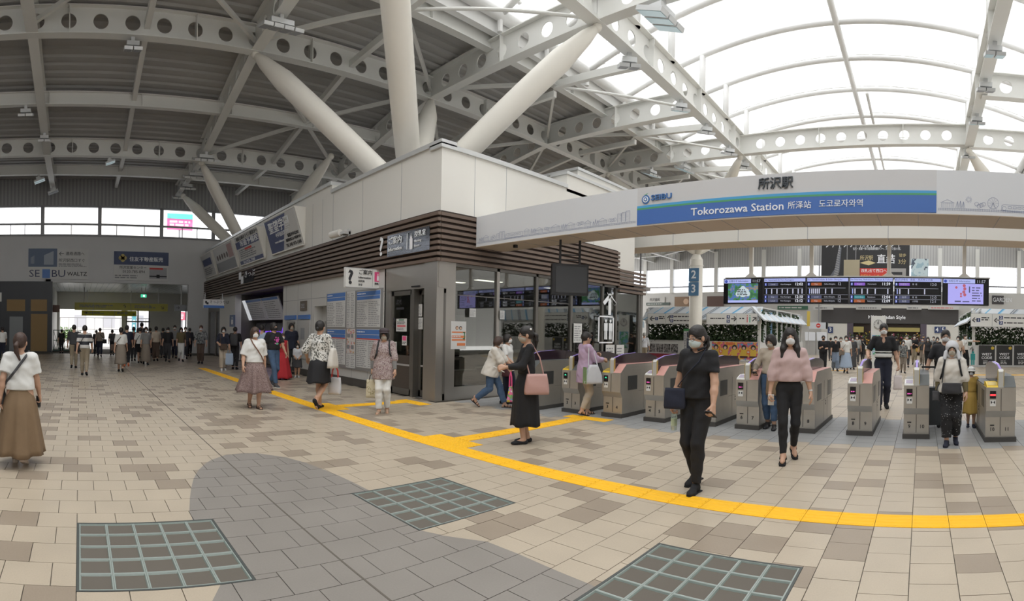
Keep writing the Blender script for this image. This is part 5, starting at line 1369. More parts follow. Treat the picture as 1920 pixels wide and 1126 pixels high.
def enclosure(xa, xb, inner, tagname):
    """Parapet, posts, awning and planting along the front (y = EY) and along the inner side."""
    s = 1 if inner == xb else -1
    t = thing('stair_enclosure', 'white low walled stair enclosure with striped awning, %s of the passage beyond the gates' % tagname, 'enclosure', (xa, EY, 0))
    W = xb - xa
    MB().box(0, W, 0, .4, 0, 1.12).build('front_parapet', MBP, t)
    MB().box(0, W, -.02, .42, 1.12, 1.18).build('coping', ALU, t)
    MB().box(0, W, -.12, 0, 0, .1).build('kick_strip', ALU, t)
    xi = W if s > 0 else 0
    MB().box(xi - (.4 if s > 0 else 0), xi + (0 if s > 0 else .4), .4, 11, 0, 1.12).build('side_parapet', MBP, t)
    aw = MB().prism([(-.35, 2.42), (.45, 3.2), (.5, 3.2), (.5, 3.1), (-.3, 2.36)], 0, W, 'x').build('awning', AWN, t)
    sx = xi
    sd = MB()
    sd.prism([(sx + s * .35, 2.42), (sx - s * .45, 3.2), (sx - s * .5, 3.1), (sx + s * .3, 2.36)], -.3, 11, 'y').build('side_awning', AWNS, t)
    MB().box(.1, W - .1, .5, 10.5, 3.12, 3.2).build('roof', WALLG, t)
    for x in (.12, W - .12):
        for y in (.2, 3.8, 7.4, 10.8): MB().box(x - .08, x + .08, y - .08, y + .08, 1.12, 3.1).build('post', MBP, t)
    MB().box(0, W, .1, .3, 2.2, 2.42).build('lintel', MBP, t)
    for k in range(8):
        y = 1 + k * 1.25
        b = MB().box(sx - s * .12 - .02, sx - s * .12 + .02, y, y + .55, 1.15, 2.95).build('side_banner', (mat('banner_blue', (.16, .30, .48), .6) if k == 1 else mat('banner_pale', (.52, .54, .56), .6)), t)
        if k % 2: MB().tube((sx - s * .12 + s * .021, y + .27, 2.45), (sx - s * .12 + s * .03, y + .27, 2.45), .2, n=16).build('banner_mark', GREYP, b)
    return t
XL0, XL1 = ex(1208), ex(1425); XR0_, XR1_ = ex(1822), ex(1822) + 8.5
enclosure(XL0, XL1, XL1, 'left'); enclosure(XR0_, XR1_, XR0_, 'right')
for x0, x1, seed, lab in ((XL0 + .2, XL1 - .2, 1, 'dense dark green planting along the top of the left stair enclosure wall'), (XR0_ + .2, XR1_ - .2, 2, 'leafy dark planting along the top of the right stair enclosure wall')):
    o = foliage(x0, x1, EY + .08, EY + .55, 1.15, 2.15, 4200, .17, seed).build('planting', LEAF); tag(o, lab, 'plants', None, 'stuff')
for xi, s, seed, lab in ((XL1, 1, 3, 'hanging green wall planting on the side of the left stair enclosure'), (XR0_, -1, 4, 'hanging green wall planting on the side of the right stair enclosure')):
    m = MB()
    for k in range(8):
        y = EY + .35 + k * 1.25
        q = foliage(xi - s * .2, xi - s * .05, y, y + .6, 1.15, 2.95, 420, .14, seed * 10 + k, True); m.add(q.v, q.f)
    tag(m.build('green_wall', LEAF), lab, 'plants', None, 'stuff')
# overhead direction signs
def dir_sign(box, label, build, Y=EY - .45):
    t, w, h = on_wall_y(box, Y, 'direction_sign', label, 'sign')
    MB().box(-w / 2, w / 2, 0, .14, 0, h).build('body', mat('sign_frame_grey', (.42, .42, .42), .4, .3), t); MB().box(-w / 2 + .02, w / 2 - .02, -.004, 0, .02, h - .02).build('face', mat('sign_face', (.74, .74, .72), .5), t)
    for f in (-.4, .4): MB().tube((w * f, .07, h), (w * f, .07, 2.42 - t.location.z + .2), .025, n=8).build('hanger', ALU, t)
    build(t, w, h); return t
def numbox(t, n, x, z, s):
    MB().box(x - s / 2, x + s / 2, -.007, -.004, z - s / 2, z + s / 2).build('number_box', NAVY, t); text(n, s * .95, (x, -.009, z), LW, t, align='CENTER', bold=.02)
def dl(t, x0, x1, z, h, n=1): print_lines(MB(), x0, x1, z - h / 2, z + h / 2, n, -.004, rs, .6, 0, .1).build('small_print', INKD, t)
def s1(t, w, h):
    text('←', h * .7, (-w * .46, -.006, h * .5), INKD, t, bold=.02); numbox(t, '1', -w * .3, h * .5, h * .3); dl(t, -w * .25, -w * .12, h * .6, h * .3, 2)
    MB().box(-w * .105, -w * .1, -.006, -.004, .04, h - .04).build('divider', GREYP, t)
    text('↑', h * .7, (-w * .08, -.006, h * .5), INKD, t, bold=.02); numbox(t, '2', w * .03, h * .7, h * .3); numbox(t, '3', w * .03, h * .3, h * .3); dl(t, w * .07, w * .46, h * .7, h * .14); dl(t, w * .07, w * .42, h * .32, h * .14)
def s2(t, w, h):
    dl(t, -w * .42, -w * .12, h * .55, h * .12); numbox(t, '4', -w * .06, h * .68, h * .3); numbox(t, '5', -w * .06, h * .3, h * .3); text('→', h * .7, (-w * .02, -.006, h * .5), INKD, t, bold=.02)
    MB().box(w * .10, w * .105, -.006, -.004, .04, h - .04).build('divider', GREYP, t); dl(t, w * .16, w * .25, h * .55, h * .16)
    for x, m in ((.31, mat('figure_red', (.62, .18, .2), .6)), (.36, mat('figure_green', (.05, .40, .30), .6))): MB().box(w * x - .03, w * x + .03, -.006, -.004, h * .2, h * .7).tube((w * x, -.004, h * .8), (w * x, -.007, h * .8), .035, n=10).build('figure', m, t)
    text('↗', h * .7, (w * .39, -.006, h * .5), INKD, t, bold=.02)
def s3(t, w, h):
    text('←', h * .55, (-w * .49, -.006, h * .5), INKD, t, bold=.02); numbox(t, '1', -w * .40, h * .5, h * .28); dl(t, -w * .36, -w * .25, h * .6, h * .3, 2)
    MB().box(-w * .22, -w * .215, -.006, -.004, .04, h - .04).build('divider', GREYP, t); text('←', h * .55, (-w * .2, -.006, h * .5), INKD, t, bold=.02); numbox(t, '2', -w * .1, h * .7, h * .28); numbox(t, '3', -w * .1, h * .32, h * .28); dl(t, -w * .06, w * .45, h * .7, h * .14); dl(t, -w * .06, w * .45, h * .32, h * .14)
dir_sign((1214, 587, 1302, 607), 'white direction sign with left and up arrows, left of the tall column', s1)
dir_sign((1324, 587, 1420, 608), 'white direction sign pointing to 4 and 5 with restroom figures, right of the tall column', s2)
dir_sign((1820, 588, 1960, 613), 'white direction sign pointing left to 1, 2 and 3 at the right edge', s3)
# posters on the parapets
def poster(box, label, build, Y=EY - .01, name='poster', d=.02):
    t, w, h = on_wall_y(box, Y, name, label, 'poster'); MB().box(-w / 2, w / 2, -d, 0, 0, h).build('sheet', PAPER, t); build(t, w, h, d); return t
def p_bw(t, w, h, d):
    for k in range(6): MB().box(-w / 2 + k * w / 6 + .02, -w / 2 + (k + 1) * w / 6 - .02, -d - .004, -d, h * .42, h * .97).build('photo', blotch('monochrome_crowd', [(0, (.04, .04, .04)), (.4, (.14, .13, .13)), (.52, (.36, .34, .33)), (.62, (.10, .10, .10)), (.75, (.45, .44, .43))], 7, kind='NOISE'), t)
    for k in range(10): MB().box(-w / 2 + k * w / 10 + .02, -w / 2 + (k + 1) * w / 10 - .02, -d - .004, -d, h * .06, h * .38).build('text_card', mat('card_grey', (.45, .44, .44), .6), t)
def p_col(t, w, h, d):
    MB().box(-w / 2 + .02, w / 2 - .02, -d - .004, -d, .02, h - .02).build('colour_field', blotch('band_poster', [(0, (.55, .50, .46)), (.36, (.62, .16, .06)), (.47, (.65, .42, .08)), (.55, (.55, .12, .18)), (.63, (.12, .30, .50)), (.7, (.6, .55, .5))], 2.6, kind='NOISE'), t)
    for k in range(5):
        x = -w * .4 + k * w * .2
        MB().tube((x, -d - .004, h * .72), (x, -d - .012, h * .72), h * .13, n=12).build('hair', INKD, t); MB().box(x - w * .06, x + w * .06, -d - .01, -d - .004, h * .28, h * .62).build('jacket', mat('jacket_yellow', (.62, .42, .06), .6), t); MB().tube((x, -d - .012, h * .68), (x, -d - .015, h * .68), h * .075, n=12).build('face', MATS['drawn_skin'], t); MB().box(x - w * .08, x + w * .08, -d - .012, -d - .004, h * .2, h * .3).build('instrument', mat('instrument_dark', (.08, .03, .03), .5), t)
    for k in range(8): MB().box(-w * .47 + k * w * .12, -w * .47 + k * w * .12 + w * .07, -d - .008, -d, .03, h * .13).build('white_block', WHITE, t)
poster((1190, 643, 1272, 672), 'row of monochrome photo posters on the stair wall left of the column', p_bw)
o = MB().box(on_y(1190, 690, EY).x, on_y(1272, 690, EY).x, EY - .14, EY - .02, .1, .35).build('red_base_panel', mat('base_red', (.28, .03, .05), .5)); tag(o, 'dark red base panel below the monochrome posters', 'panel')
poster((1334, 640, 1422, 678), 'bright orange band poster with five musicians in yellow jackets on the stair wall', p_col)
def p_west(t, w, h, d):
    MB().box(-w / 2 + .02, w / 2 - .02, -d - .004, -d, h * .17, h - .02).build('black_field', mat('poster_black', (.03, .03, .032), .5), t); MB().box(-w / 2 + .02, w / 2 - .02, -d - .004, -d, .02, h * .17).build('yellow_foot', mat('poster_yellow', (.60, .44, .06), .5), t)
    text('WEST', .2, (0, -d - .008, h * .62), LW, t, align='CENTER', bold=.012, xs=1.05); text('CODE', .2, (0, -d - .008, h * .48), LW, t, align='CENTER', bold=.012, xs=1.05); MB().tube((w * .34, -d, h * .87), (w * .34, -d - .008, h * .87), .09, n=16).build('yellow_dot', MATS['poster_yellow'], t)
    print_lines(MB(), -w * .22, w * .22, h * .22, h * .38, 3, -d - .004, rs, .5).build('small_print', PAPER, t)
for k, (a, b) in enumerate(((1834, 1866), (1867, 1899), (1900, 1932))): poster((a, 646, b, 693), 'black poster reading WEST CODE with yellow foot, %s from the left' % ('first', 'second', 'third')[k], p_west)
t, w, h = on_wall_y((1811, 650, 1832, 692), EY - .02, 'restroom_board', 'white restroom board with green figure beside the black posters', 'sign'); MB().box(-w / 2, w / 2, -.02, 0, 0, h).build('sheet', PAPER, t); MB().box(-.05, .2, -.03, -.02, h * .42, h * .7).box(-.02, .06, -.03, -.02, h * .2, h * .42).box(.09, .17, -.03, -.02, h * .2, h * .42).tube((.075, -.02, h * .76), (.075, -.03, h * .76), .07, n=12).build('figure', mat('figure_teal', (.03, .30, .30), .5), t); text('↑', .4, (-.15, -.03, h * .85), INKD, t)
# notice pylon in front of the column
t, w, h = on_wall_y((1281, 616, 1306, 676), 26.0, 'notice_pylon', 'grey notice pylon with green top standing before the tall column', 'pylon'); h = h + t.location.z; t.location.z = 0
MB().box(-w / 2, w / 2, 0, .2, 0, h).build('body', ALU, t); MB().box(-w / 2, w / 2, -.01, .2, h * .93, h).build('green_top', mat('pylon_green', (.05, .20, .07), .5), t); MB().box(-w * .25, w * .45, -.01, 0, h * .2, h * .9).build('dark_panel', mat('pylon_dark', (.05, .06, .09), .4), t); print_lines(MB(), -w * .45, -w * .3, h * .3, h * .88, 12, 0, rs).build('small_print', INKL, t)
# clock pylon in the passage
t, w, h = on_wall_y((1632, 592, 1661, 690), 25.5, 'clock_pylon', 'white free standing pylon with a round clock and a map in the passage', 'pylon'); h = h + t.location.z; t.location.z = 0
MB().box(-w / 2, w / 2, 0, .3, 0, h).build('body', WHITE, t); MB().box(-w / 2 - .04, -w / 2, 0, .3, 0, h).build('dark_side', BLACK, t)
ck = MB().tube((0, 0, h - .4), (0, -.04, h - .4), w * .3, n=28).build('clock_face', PAPER, t); rg = MB()
for k in range(28):
    a, b = 2 * PI * k / 28, 2 * PI * (k + 1) / 28; r0, r1 = w * .29, w * .31
    rg.add([(r0 * math.cos(a), -.045, h - .4 + r0 * math.sin(a)), (r1 * math.cos(a), -.045, h - .4 + r1 * math.sin(a)), (r1 * math.cos(b), -.045, h - .4 + r1 * math.sin(b)), (r0 * math.cos(b), -.045, h - .4 + r0 * math.sin(b))], [(0, 1, 2, 3)])
rg.build('clock_rim', INKD, ck); MB().box(-.012, .012, -.05, -.04, h - .4, h - .4 + w * .24).build('minute_hand', INKD, ck, rot=None); MB().box(-.035, -.01, -.048, -.04, h - .4, h - .4 + w * .15).build('hour_hand', INKD, ck)
for k in range(12):
    a = PI * k / 6; MB().box(w * .25 * math.sin(a) - .012, w * .25 * math.sin(a) + .012, -.046, -.04, h - .4 + w * .25 * math.cos(a) - .012, h - .4 + w * .25 * math.cos(a) + .012).build('hour_mark', INKD, ck)
MB().box(-w * .4, w * .4, -.02, 0, h * .28, h * .64).build('map', blotch('pylon_map', [(0, (.18, .38, .62)), (.48, (.10, .40, .20)), (.56, (.45, .55, .66)), (.66, (.2, .42, .7))], 2.5, kind='NOISE'), t)
# big dark apartment billboard and its neighbours, hung before the far windows
BBY = 44.5
t, w, h = on_wall_y((1540, 456, 1706, 523), BBY, 'billboard', 'large black apartment tower billboard hanging high before the far windows', 'billboard')
MB().box(-w / 2, w / 2, -.1, 0, 0, h + .8).build('board', mat('billboard_black', (.028, .028, .03), .5), t)
text('シティタワー所沢クラッシィ', .8, (-w * .46, -.11, h * .98), LW, t, xs=.62); text('住宅・商業一体の超高層制震タワー。29階建て全311邸。', .26, (-w * .14, -.11, h * .84), LW, t, xs=.62)
text('所沢駅', .44, (-w * .06, -.11, h * .58), mat('letter_gold', (.62, .52, .28), .5), t, xs=.85); text('直結', .82, (w * .13, -.11, h * .54), LW, t, bold=.01, xs=.95); text('徒歩', .3, (w * .38, -.11, h * .66), MATS['letter_gold'], t); text('3分', .46, (w * .37, -.11, h * .48), MATS['letter_gold'], t)
MB().add([(-w * .06, -.11, h * .45), (w * .04, -.11, h * .38), (w * .12, -.11, h * .45), (w * .04, -.11, h * .52)], [(0, 1, 2, 3)]).build('gold_diamond', MATS['letter_gold'], t)
r = MB().box(-w * .055, w * .25, -.115, -.1, 0, h * .3).build('red_panel', RED, t); text('改札出て西口へ', .31, (-w * .045, -.12, h * .225), LW, t, bold=.01); text('モデルルームオープン', .31, (-w * .05, -.12, h * .075), mat('letter_amber', (.75, .50, .10), .5), t, bold=.01, xs=.72)
MB().box(w * .28, w * .46, -.11, -.1, .1, h * .3).build('map_panel', mat('map_panel_grey', (.36, .35, .34), .6), t); MB().box(w * .3, w * .42, -.115, -.11, h * .12, h * .2).build('map_block', INKD, t)
tow = MB().add([(-w * .42, -.11, 0), (-w * .34, -.11, h * .3), (-w * .30, -.11, h * .92), (-w * .27, -.11, h * .88), (-w * .29, -.11, h * .2), (-w * .34, -.11, 0)], [(0, 1, 2, 3, 4, 5)]).build('tower_drawing', mat('tower_grey', (.13, .14, .17), .5), t)
lt = MB()
for k in range(16): f = k / 16; lt.add([(-w * (.36 - .06 * f), -.115, h * (.08 + .8 * f)), (-w * (.30 - .02 * f), -.115, h * (.12 + .78 * f)), (-w * (.30 - .02 * f), -.115, h * (.14 + .78 * f)), (-w * (.36 - .06 * f), -.115, h * (.1 + .8 * f))], [(0, 1, 2, 3)])
lt.build('lit_floors', mat('tower_pale', (.42, .42, .42), .5), t)
for f in (-.45, .45): MB().box(w * f - .05, w * f + .05, -.05, .05, h + .8, 12.95 - t.location.z).build('hanger', FRAME, t)
t, w, h = on_wall_y((1582, 487, 1612, 517), 41.04, 'blank_sign', 'blank beige square panel hanging before the black billboard', 'panel'); MB().box(-w / 2, w / 2, -.08, 0, 0, h).build('panel', mat('panel_beige', (.42, .37, .26), .6), t)
for f in (-.3, .25): MB().box(w * f - .025, w * f + .025, -.06, -.02, h, 13.0 - t.location.z).build('hanger_bar', FRAME, t)
t, w, h = on_wall_y((1708, 485, 1741, 523), BBY, 'billboard', 'pale blue sports poster right beside the black tower billboard', 'billboard'); MB().box(-w / 2, w / 2, -.08, 0, 0, h).build('board', blotch('sports_poster', [(0, (.35, .50, .58)), (.45, (.55, .66, .70)), (.58, (.10, .12, .16)), (.64, (.42, .56, .62)), (.74, (.35, .25, .2))], 1.3, kind='NOISE'), t); MB().box(-.05, .05, 0, .05, h, 12.9 - t.location.z).build('hanger', FRAME, t)
# far shop row
SHY = 47.6
sx0, sx1 = on_y(1540, 600, SHY).x, on_y(1797, 600, SHY).x
sz = lambda py: on_y(1665, py, SHY).z
t = thing('flower_shop', 'flower shop front with dark slatted fascia at the end of the passage', 'shopfront', ((sx0 + sx1) / 2, SHY, 0)); W = sx1 - sx0
MB().box(-W / 2, W / 2, 0, .3, sz(585) + .35, sz(573)).build('white_lintel', WALLW, t)
for k in range(10): z = sz(606) + k * (sz(585) + .3 - sz(606)) / 10; MB().box(-W / 2, W / 2, -.03, .25, z, z + .13).build('fascia_slat', mat('fascia_dark', (.075, .07, .072), .5), t)
MB().box(-W / 2, W / 2, 0, .25, sz(606) - .05, sz(585) + .35).build('fascia_back', BLACK, t)
text('Hibiya-Kadan Style', .44, (-W / 2 + on_y(1628, 595, SHY).x - sx0, -.05, sz(594.5)), emit('shop_letters', (1, 1, 1), .8), t)
xo0, xo1 = on_y(1588, 640, SHY).x - (sx0 + sx1) / 2, on_y(1737, 640, SHY).x - (sx0 + sx1) / 2
MB().box(-W / 2, xo0, 0, .3, 0, sz(606)).box(xo1, W / 2, 0, .3, 0, sz(606)).build('white_pier', WALLW, t)
MB().box(xo0, xo0 + .55, -.02, .25, 0, sz(606)).box(xo1 - .55, xo1, -.02, .25, 0, sz(606)).build('purple_jamb', mat('purple_grey', (.115, .095, .13), .5), t)
MB().box(xo0, xo1, .2, .3, 0, sz(606)).build('shade_panel', mat('shop_shade', (.055, .04, .035), .8), t)  # flat panel whose dark colour stands in for the shaded shop inside
MB().box(xo0 + .6, xo0 + 1.5, -.3, .1, 2.0, 2.5).box(xo0 + 2.6, xo1 - .6, -.3, .1, 2.1, 2.45).build('awning', mat('awning_olive', (.42, .36, .13), .6), t)
tag(foliage(sx0 + (xo0 + W / 2) + .3, sx0 + (xo1 + W / 2) - .3, SHY - .7, SHY - .1, .5, 1.9, 700, .22, 8).build('flower_display', blotch('flowers', [(0, (.04, .09, .03)), (.3, (.55, .45, .06)), (.5, (.45, .12, .18)), (.62, (.5, .48, .45)), (.75, (.05, .12, .04)), (.88, (.62, .32, .05))], 3)), 'mixed yellow and pink flowers displayed along the flower shop front', 'flowers', None, 'stuff')
for px, c, lab in ((1557, '3', 'small blue platform sign with number 3 left of the flower shop'), (1757, '4', 'small blue platform sign right of the flower shop, next to its purple jamb'), (1768, '5', 'small blue platform sign right of the flower shop, farther from the jamb')):
    t, w, h = on_wall_y((px - 5, 612, px + 5, 624), SHY - .06, 'platform_sign', lab, 'sign'); MB().box(-w / 2, w / 2, -.03, 0, 0, h).build('plate', NAVY, t); text(c, h * .9, (0, -.035, h * .5), LW, t, align='CENTER', bold=.02)
t, w, h = on_wall_y((1517, 604, 1552, 616), 44.2, 'hanging_sign', 'white sign with red no entry disc over the fare machines beyond the stairs', 'sign'); MB().box(-w / 2, w / 2, 0, .2, 0, h).build('body', emit('sign_lit', (.8, .82, .84), .3), t); MB().tube((0, 0, h * .5), (0, -.03, h * .5), h * .35, n=16).build('red_disc', RED, t); MB().box(-h * .2, h * .2, -.04, -.03, h * .45, h * .55).build('white_bar', LW, t); MB().box(w * .4, w / 2, -.01, .2, 0, h).build('dark_end', BLACK, t); MB().box(-.05, .05, .05, .15, h, 10.03 - t.location.z).build('hanger', FRAME, t)
for k, px in enumerate((1519, 1541)):
    t, w, h = on_wall_y((px - 9, 622, px + 10, 638), 44.6, 'fare_board', 'sloping white lit fare board beyond the left stairs, %s of two' % ('left', 'right')[k], 'board'); MB().box(-w / 2, w / 2, -.03, 0, 0, h * 1.05).build('panel', emit('fare_far', (.85, .86, .88), .4), t, rot=(.3, 0, 0)); MB().box(-w / 2, w / 2, .02, .5, -t.location.z, h * .9).build('body', ALU, t)
# signs along the far wall above the enclosures
for box, Y, m, s, lab in (((1217, 557, 1247, 567), FY - .05, WALLG, '所沢歯科', 'grey wall sign with dark Japanese lettering far left above the awning'), ((1212, 567, 1256, 572), FY - .05, mat('sign_dark_green', (.07, .10, .09), .5), '', 'thin dark green strip sign under the grey wall sign'), ((1190, 602, 1208, 614), 31, emit('sign_pale_blue', (.62, .74, .80), .3), '', 'small pale blue lit sign beside the end of the booth'), ((1265, 556, 1294, 574), FY - .05, mat('poster_brown', (.26, .17, .11), .6), '', 'brown poster with a face on the far wall left of the column'), ((1326, 555, 1357, 574), FY - .05, mat('poster_maroon', (.14, .085, .075), .6), '', 'dark maroon poster on the far wall right of the column'), ((1458, 573, 1515, 580), FY - .05, mat('sign_green_far', (.05, .14, .09), .5), '', 'green strip sign under the second departure board'), ((1860, 554, 1882, 570), FY - .05, mat('sign_black_far', (.05, .045, .05), .5), 'GARDEN', 'black sign with pale lettering right of the boards')):
    t, w, h = on_wall_y(box, Y, 'wall_sign', lab, 'sign'); MB().box(-w / 2, w / 2, -.05, 0, 0, h).build('board', m, t)
    if s: text(s, h * .7, (-w * .45, -.06, h * .5), LW if s == 'GARDEN' else INKD, t, xs=.8)
    elif 'face' in lab: MB().tube((w * .25, -.05, h * .5), (w * .25, -.06, h * .5), h * .3, n=14).build('face', MATS['drawn_skin'], t)
    elif 'strip' in lab: print_lines(MB(), -w * .45, w * .45, h * .25, h * .75, 1, -.05, rs).build('small_print', PAPER, t)
    if Y < 40: MB().box(-.05, .05, .0, .05, h, 8 - t.location.z).build('hanger', FRAME, t)
for a, b, m in ((1525, 1562, PAPER), (1605, 1652, PAPER), (1700, 1728, PAPER), (1740, 1798, PAPER)):
    t, w, h = on_wall_y((a, 574, b, 580), SHY - .35, 'lintel_sign', 'small white sign on the lintel above the shops, from pixel column %d' % a if False else 'small white sign on the lintel above the shops, %s from left' % {1525: 'first', 1605: 'second', 1700: 'third', 1740: 'fourth'}[a], 'sign'); MB().box(-w / 2, w / 2, -.03, .3, 0, h).build('board', m, t); print_lines(MB(), -w * .4, w * .4, h * .3, h * .7, 1, -.03, rs).build('small_print', RED if a == 1740 else INKD, t)
t, w, h = on_wall_y((1513, 583, 1519, 611), EY + 9.8, 'banner', 'narrow yellow vertical banner at the far end of the left stairs', 'banner'); MB().box(-w / 2, w / 2, -.04, 0, 0, h).build('cloth', mat('banner_yellow', (.62, .45, .08), .6), t); MB().box(-.02, .02, 0, .04, -t.location.z, h).build('pole', ALU, t)
# ---------------------------------------------------------------- outside the left exit
t = thing('building', 'pale building with grey windows seen through the exit', 'building', (-75, 3, -.02))
MB().box(-4, 4, -9, 12, 0, 22).build('walls', mat('outside_pale', (.82, .80, .77), .8), t)
for j in range(5):
    for z in (1.2, 4.4, 7.6, 10.8): MB().box(4, 4.1, -7.5 + j * 3.8, -5.9 + j * 3.8, z, z + 1.7).build('window', mat('outside_window', (.42, .42, .46), .3), t)
t = thing('building', 'pinkish building block with blue sign seen through the exit', 'building', (-70, -14, -.02))
MB().box(-3, 3, -6, 6, 0, 9).build('walls', mat('outside_pink', (.70, .55, .50), .8), t); MB().box(3, 3.2, 1, 4, 3.2, 4.6).build('blue_sign', mat('outside_blue', (.25, .38, .62), .6), t)
tag(foliage(-57, -55, -8, -.5, -.02, 1.15, 1500, .3, 21).build('clipped_hedge', blotch('hedge_green', [(0, (.09, .17, .05)), (.5, (.15, .26, .08)), (.8, (.2, .3, .1))], 5)), 'green clipped hedge outside the exit', 'hedge', None, 'stuff')
t = thing('railing', 'grey metal railing outside the exit', 'railing', (-50, 0, -.02))
for k in range(16): MB().box(-.03, .03, -5 + k * .8 - .03, -5 + k * .8 + .03, 0, 2.2).build('baluster', FRAME, t)
MB().box(-.04, .04, -5, 7.2, 2.15, 2.25).box(-.04, .04, -5, 7.2, 1.1, 1.16).build('rail', FRAME, t)
for box, X, m, lab, c in (((313, 401, 361, 431), -48, mat('billboard_pink', (.75, .12, .33), .5), 'pink and teal rooftop billboard seen through the end windows', 1), ((335, 585, 347, 600), -44, mat('banner_pink', (.72, .14, .22), .5), 'red pink banner seen through the lobby window', 0), ((303, 585, 308, 600), -44, MATS['banner_pink'] if 'banner_pink' in MATS else RED, 'second red banner seen through the exit door glass', 0), ((247, 590, 255, 640), -42, mat('banner_teal', (.10, .42, .48), .5), 'teal vertical banner at the exit edge', 0)):
    t, w, h = on_wall_x(box, X, 'outdoor_sign', lab, 'sign'); MB().box(-w / 2, w / 2, -.1, 0, 0, h).build('board', m, t); MB().box(-.08, .08, 0, .15, -t.location.z - .02, h).build('post', FRAME, t)
    if c: MB().box(-w / 2, w / 2, -.12, -.1, h * .68, h).build('teal_band', mat('band_teal', (.12, .55, .50), .5), t); print_lines(MB(), -w * .4, w * .4, h * .2, h * .6, 2, -.1, rs).build('lettering_rows', LW, t)
    else:
        print_lines(MB(), -w * .3, w * .3, h * .15, h * .85, 4 if h > w else 1, -.1, rs).build('lettering_rows', LW, t)
# folding lattice barrier by the black shopfront
t = thing('lattice_barrier', 'dark green lattice barrier standing by the black shopfront', 'barrier', (-30.2, -.55, 0), PI / 2)
m = mat('barrier_green', (.02, .07, .045), .5)
for k in range(7): MB().box(-.9 + k * .3 - .015, -.9 + k * .3 + .015, -.02, .02, .05, 1.2).build('upright', m, t)
for z in (.05, .6, 1.18): MB().box(-.92, .92, -.025, .025, z, z + .04).build('rail', m, t)
for k in range(6):
    MB().tube((-.9 + k * .3, 0, .08), (-.6 + k * .3, 0, 1.18), .012, n=6).build('lattice_bar', m, t); MB().tube((-.6 + k * .3, 0, .08), (-.9 + k * .3, 0, 1.18), .012, n=6).build('lattice_bar', m, t)
MB().tube((.9, -.05, 1.15), (.1, -.7, .02), .03, n=8).build('brace', BLACK, t); MB().box(-1, 1, -.25, .25, 0, .05).build('base', BLACK, t)
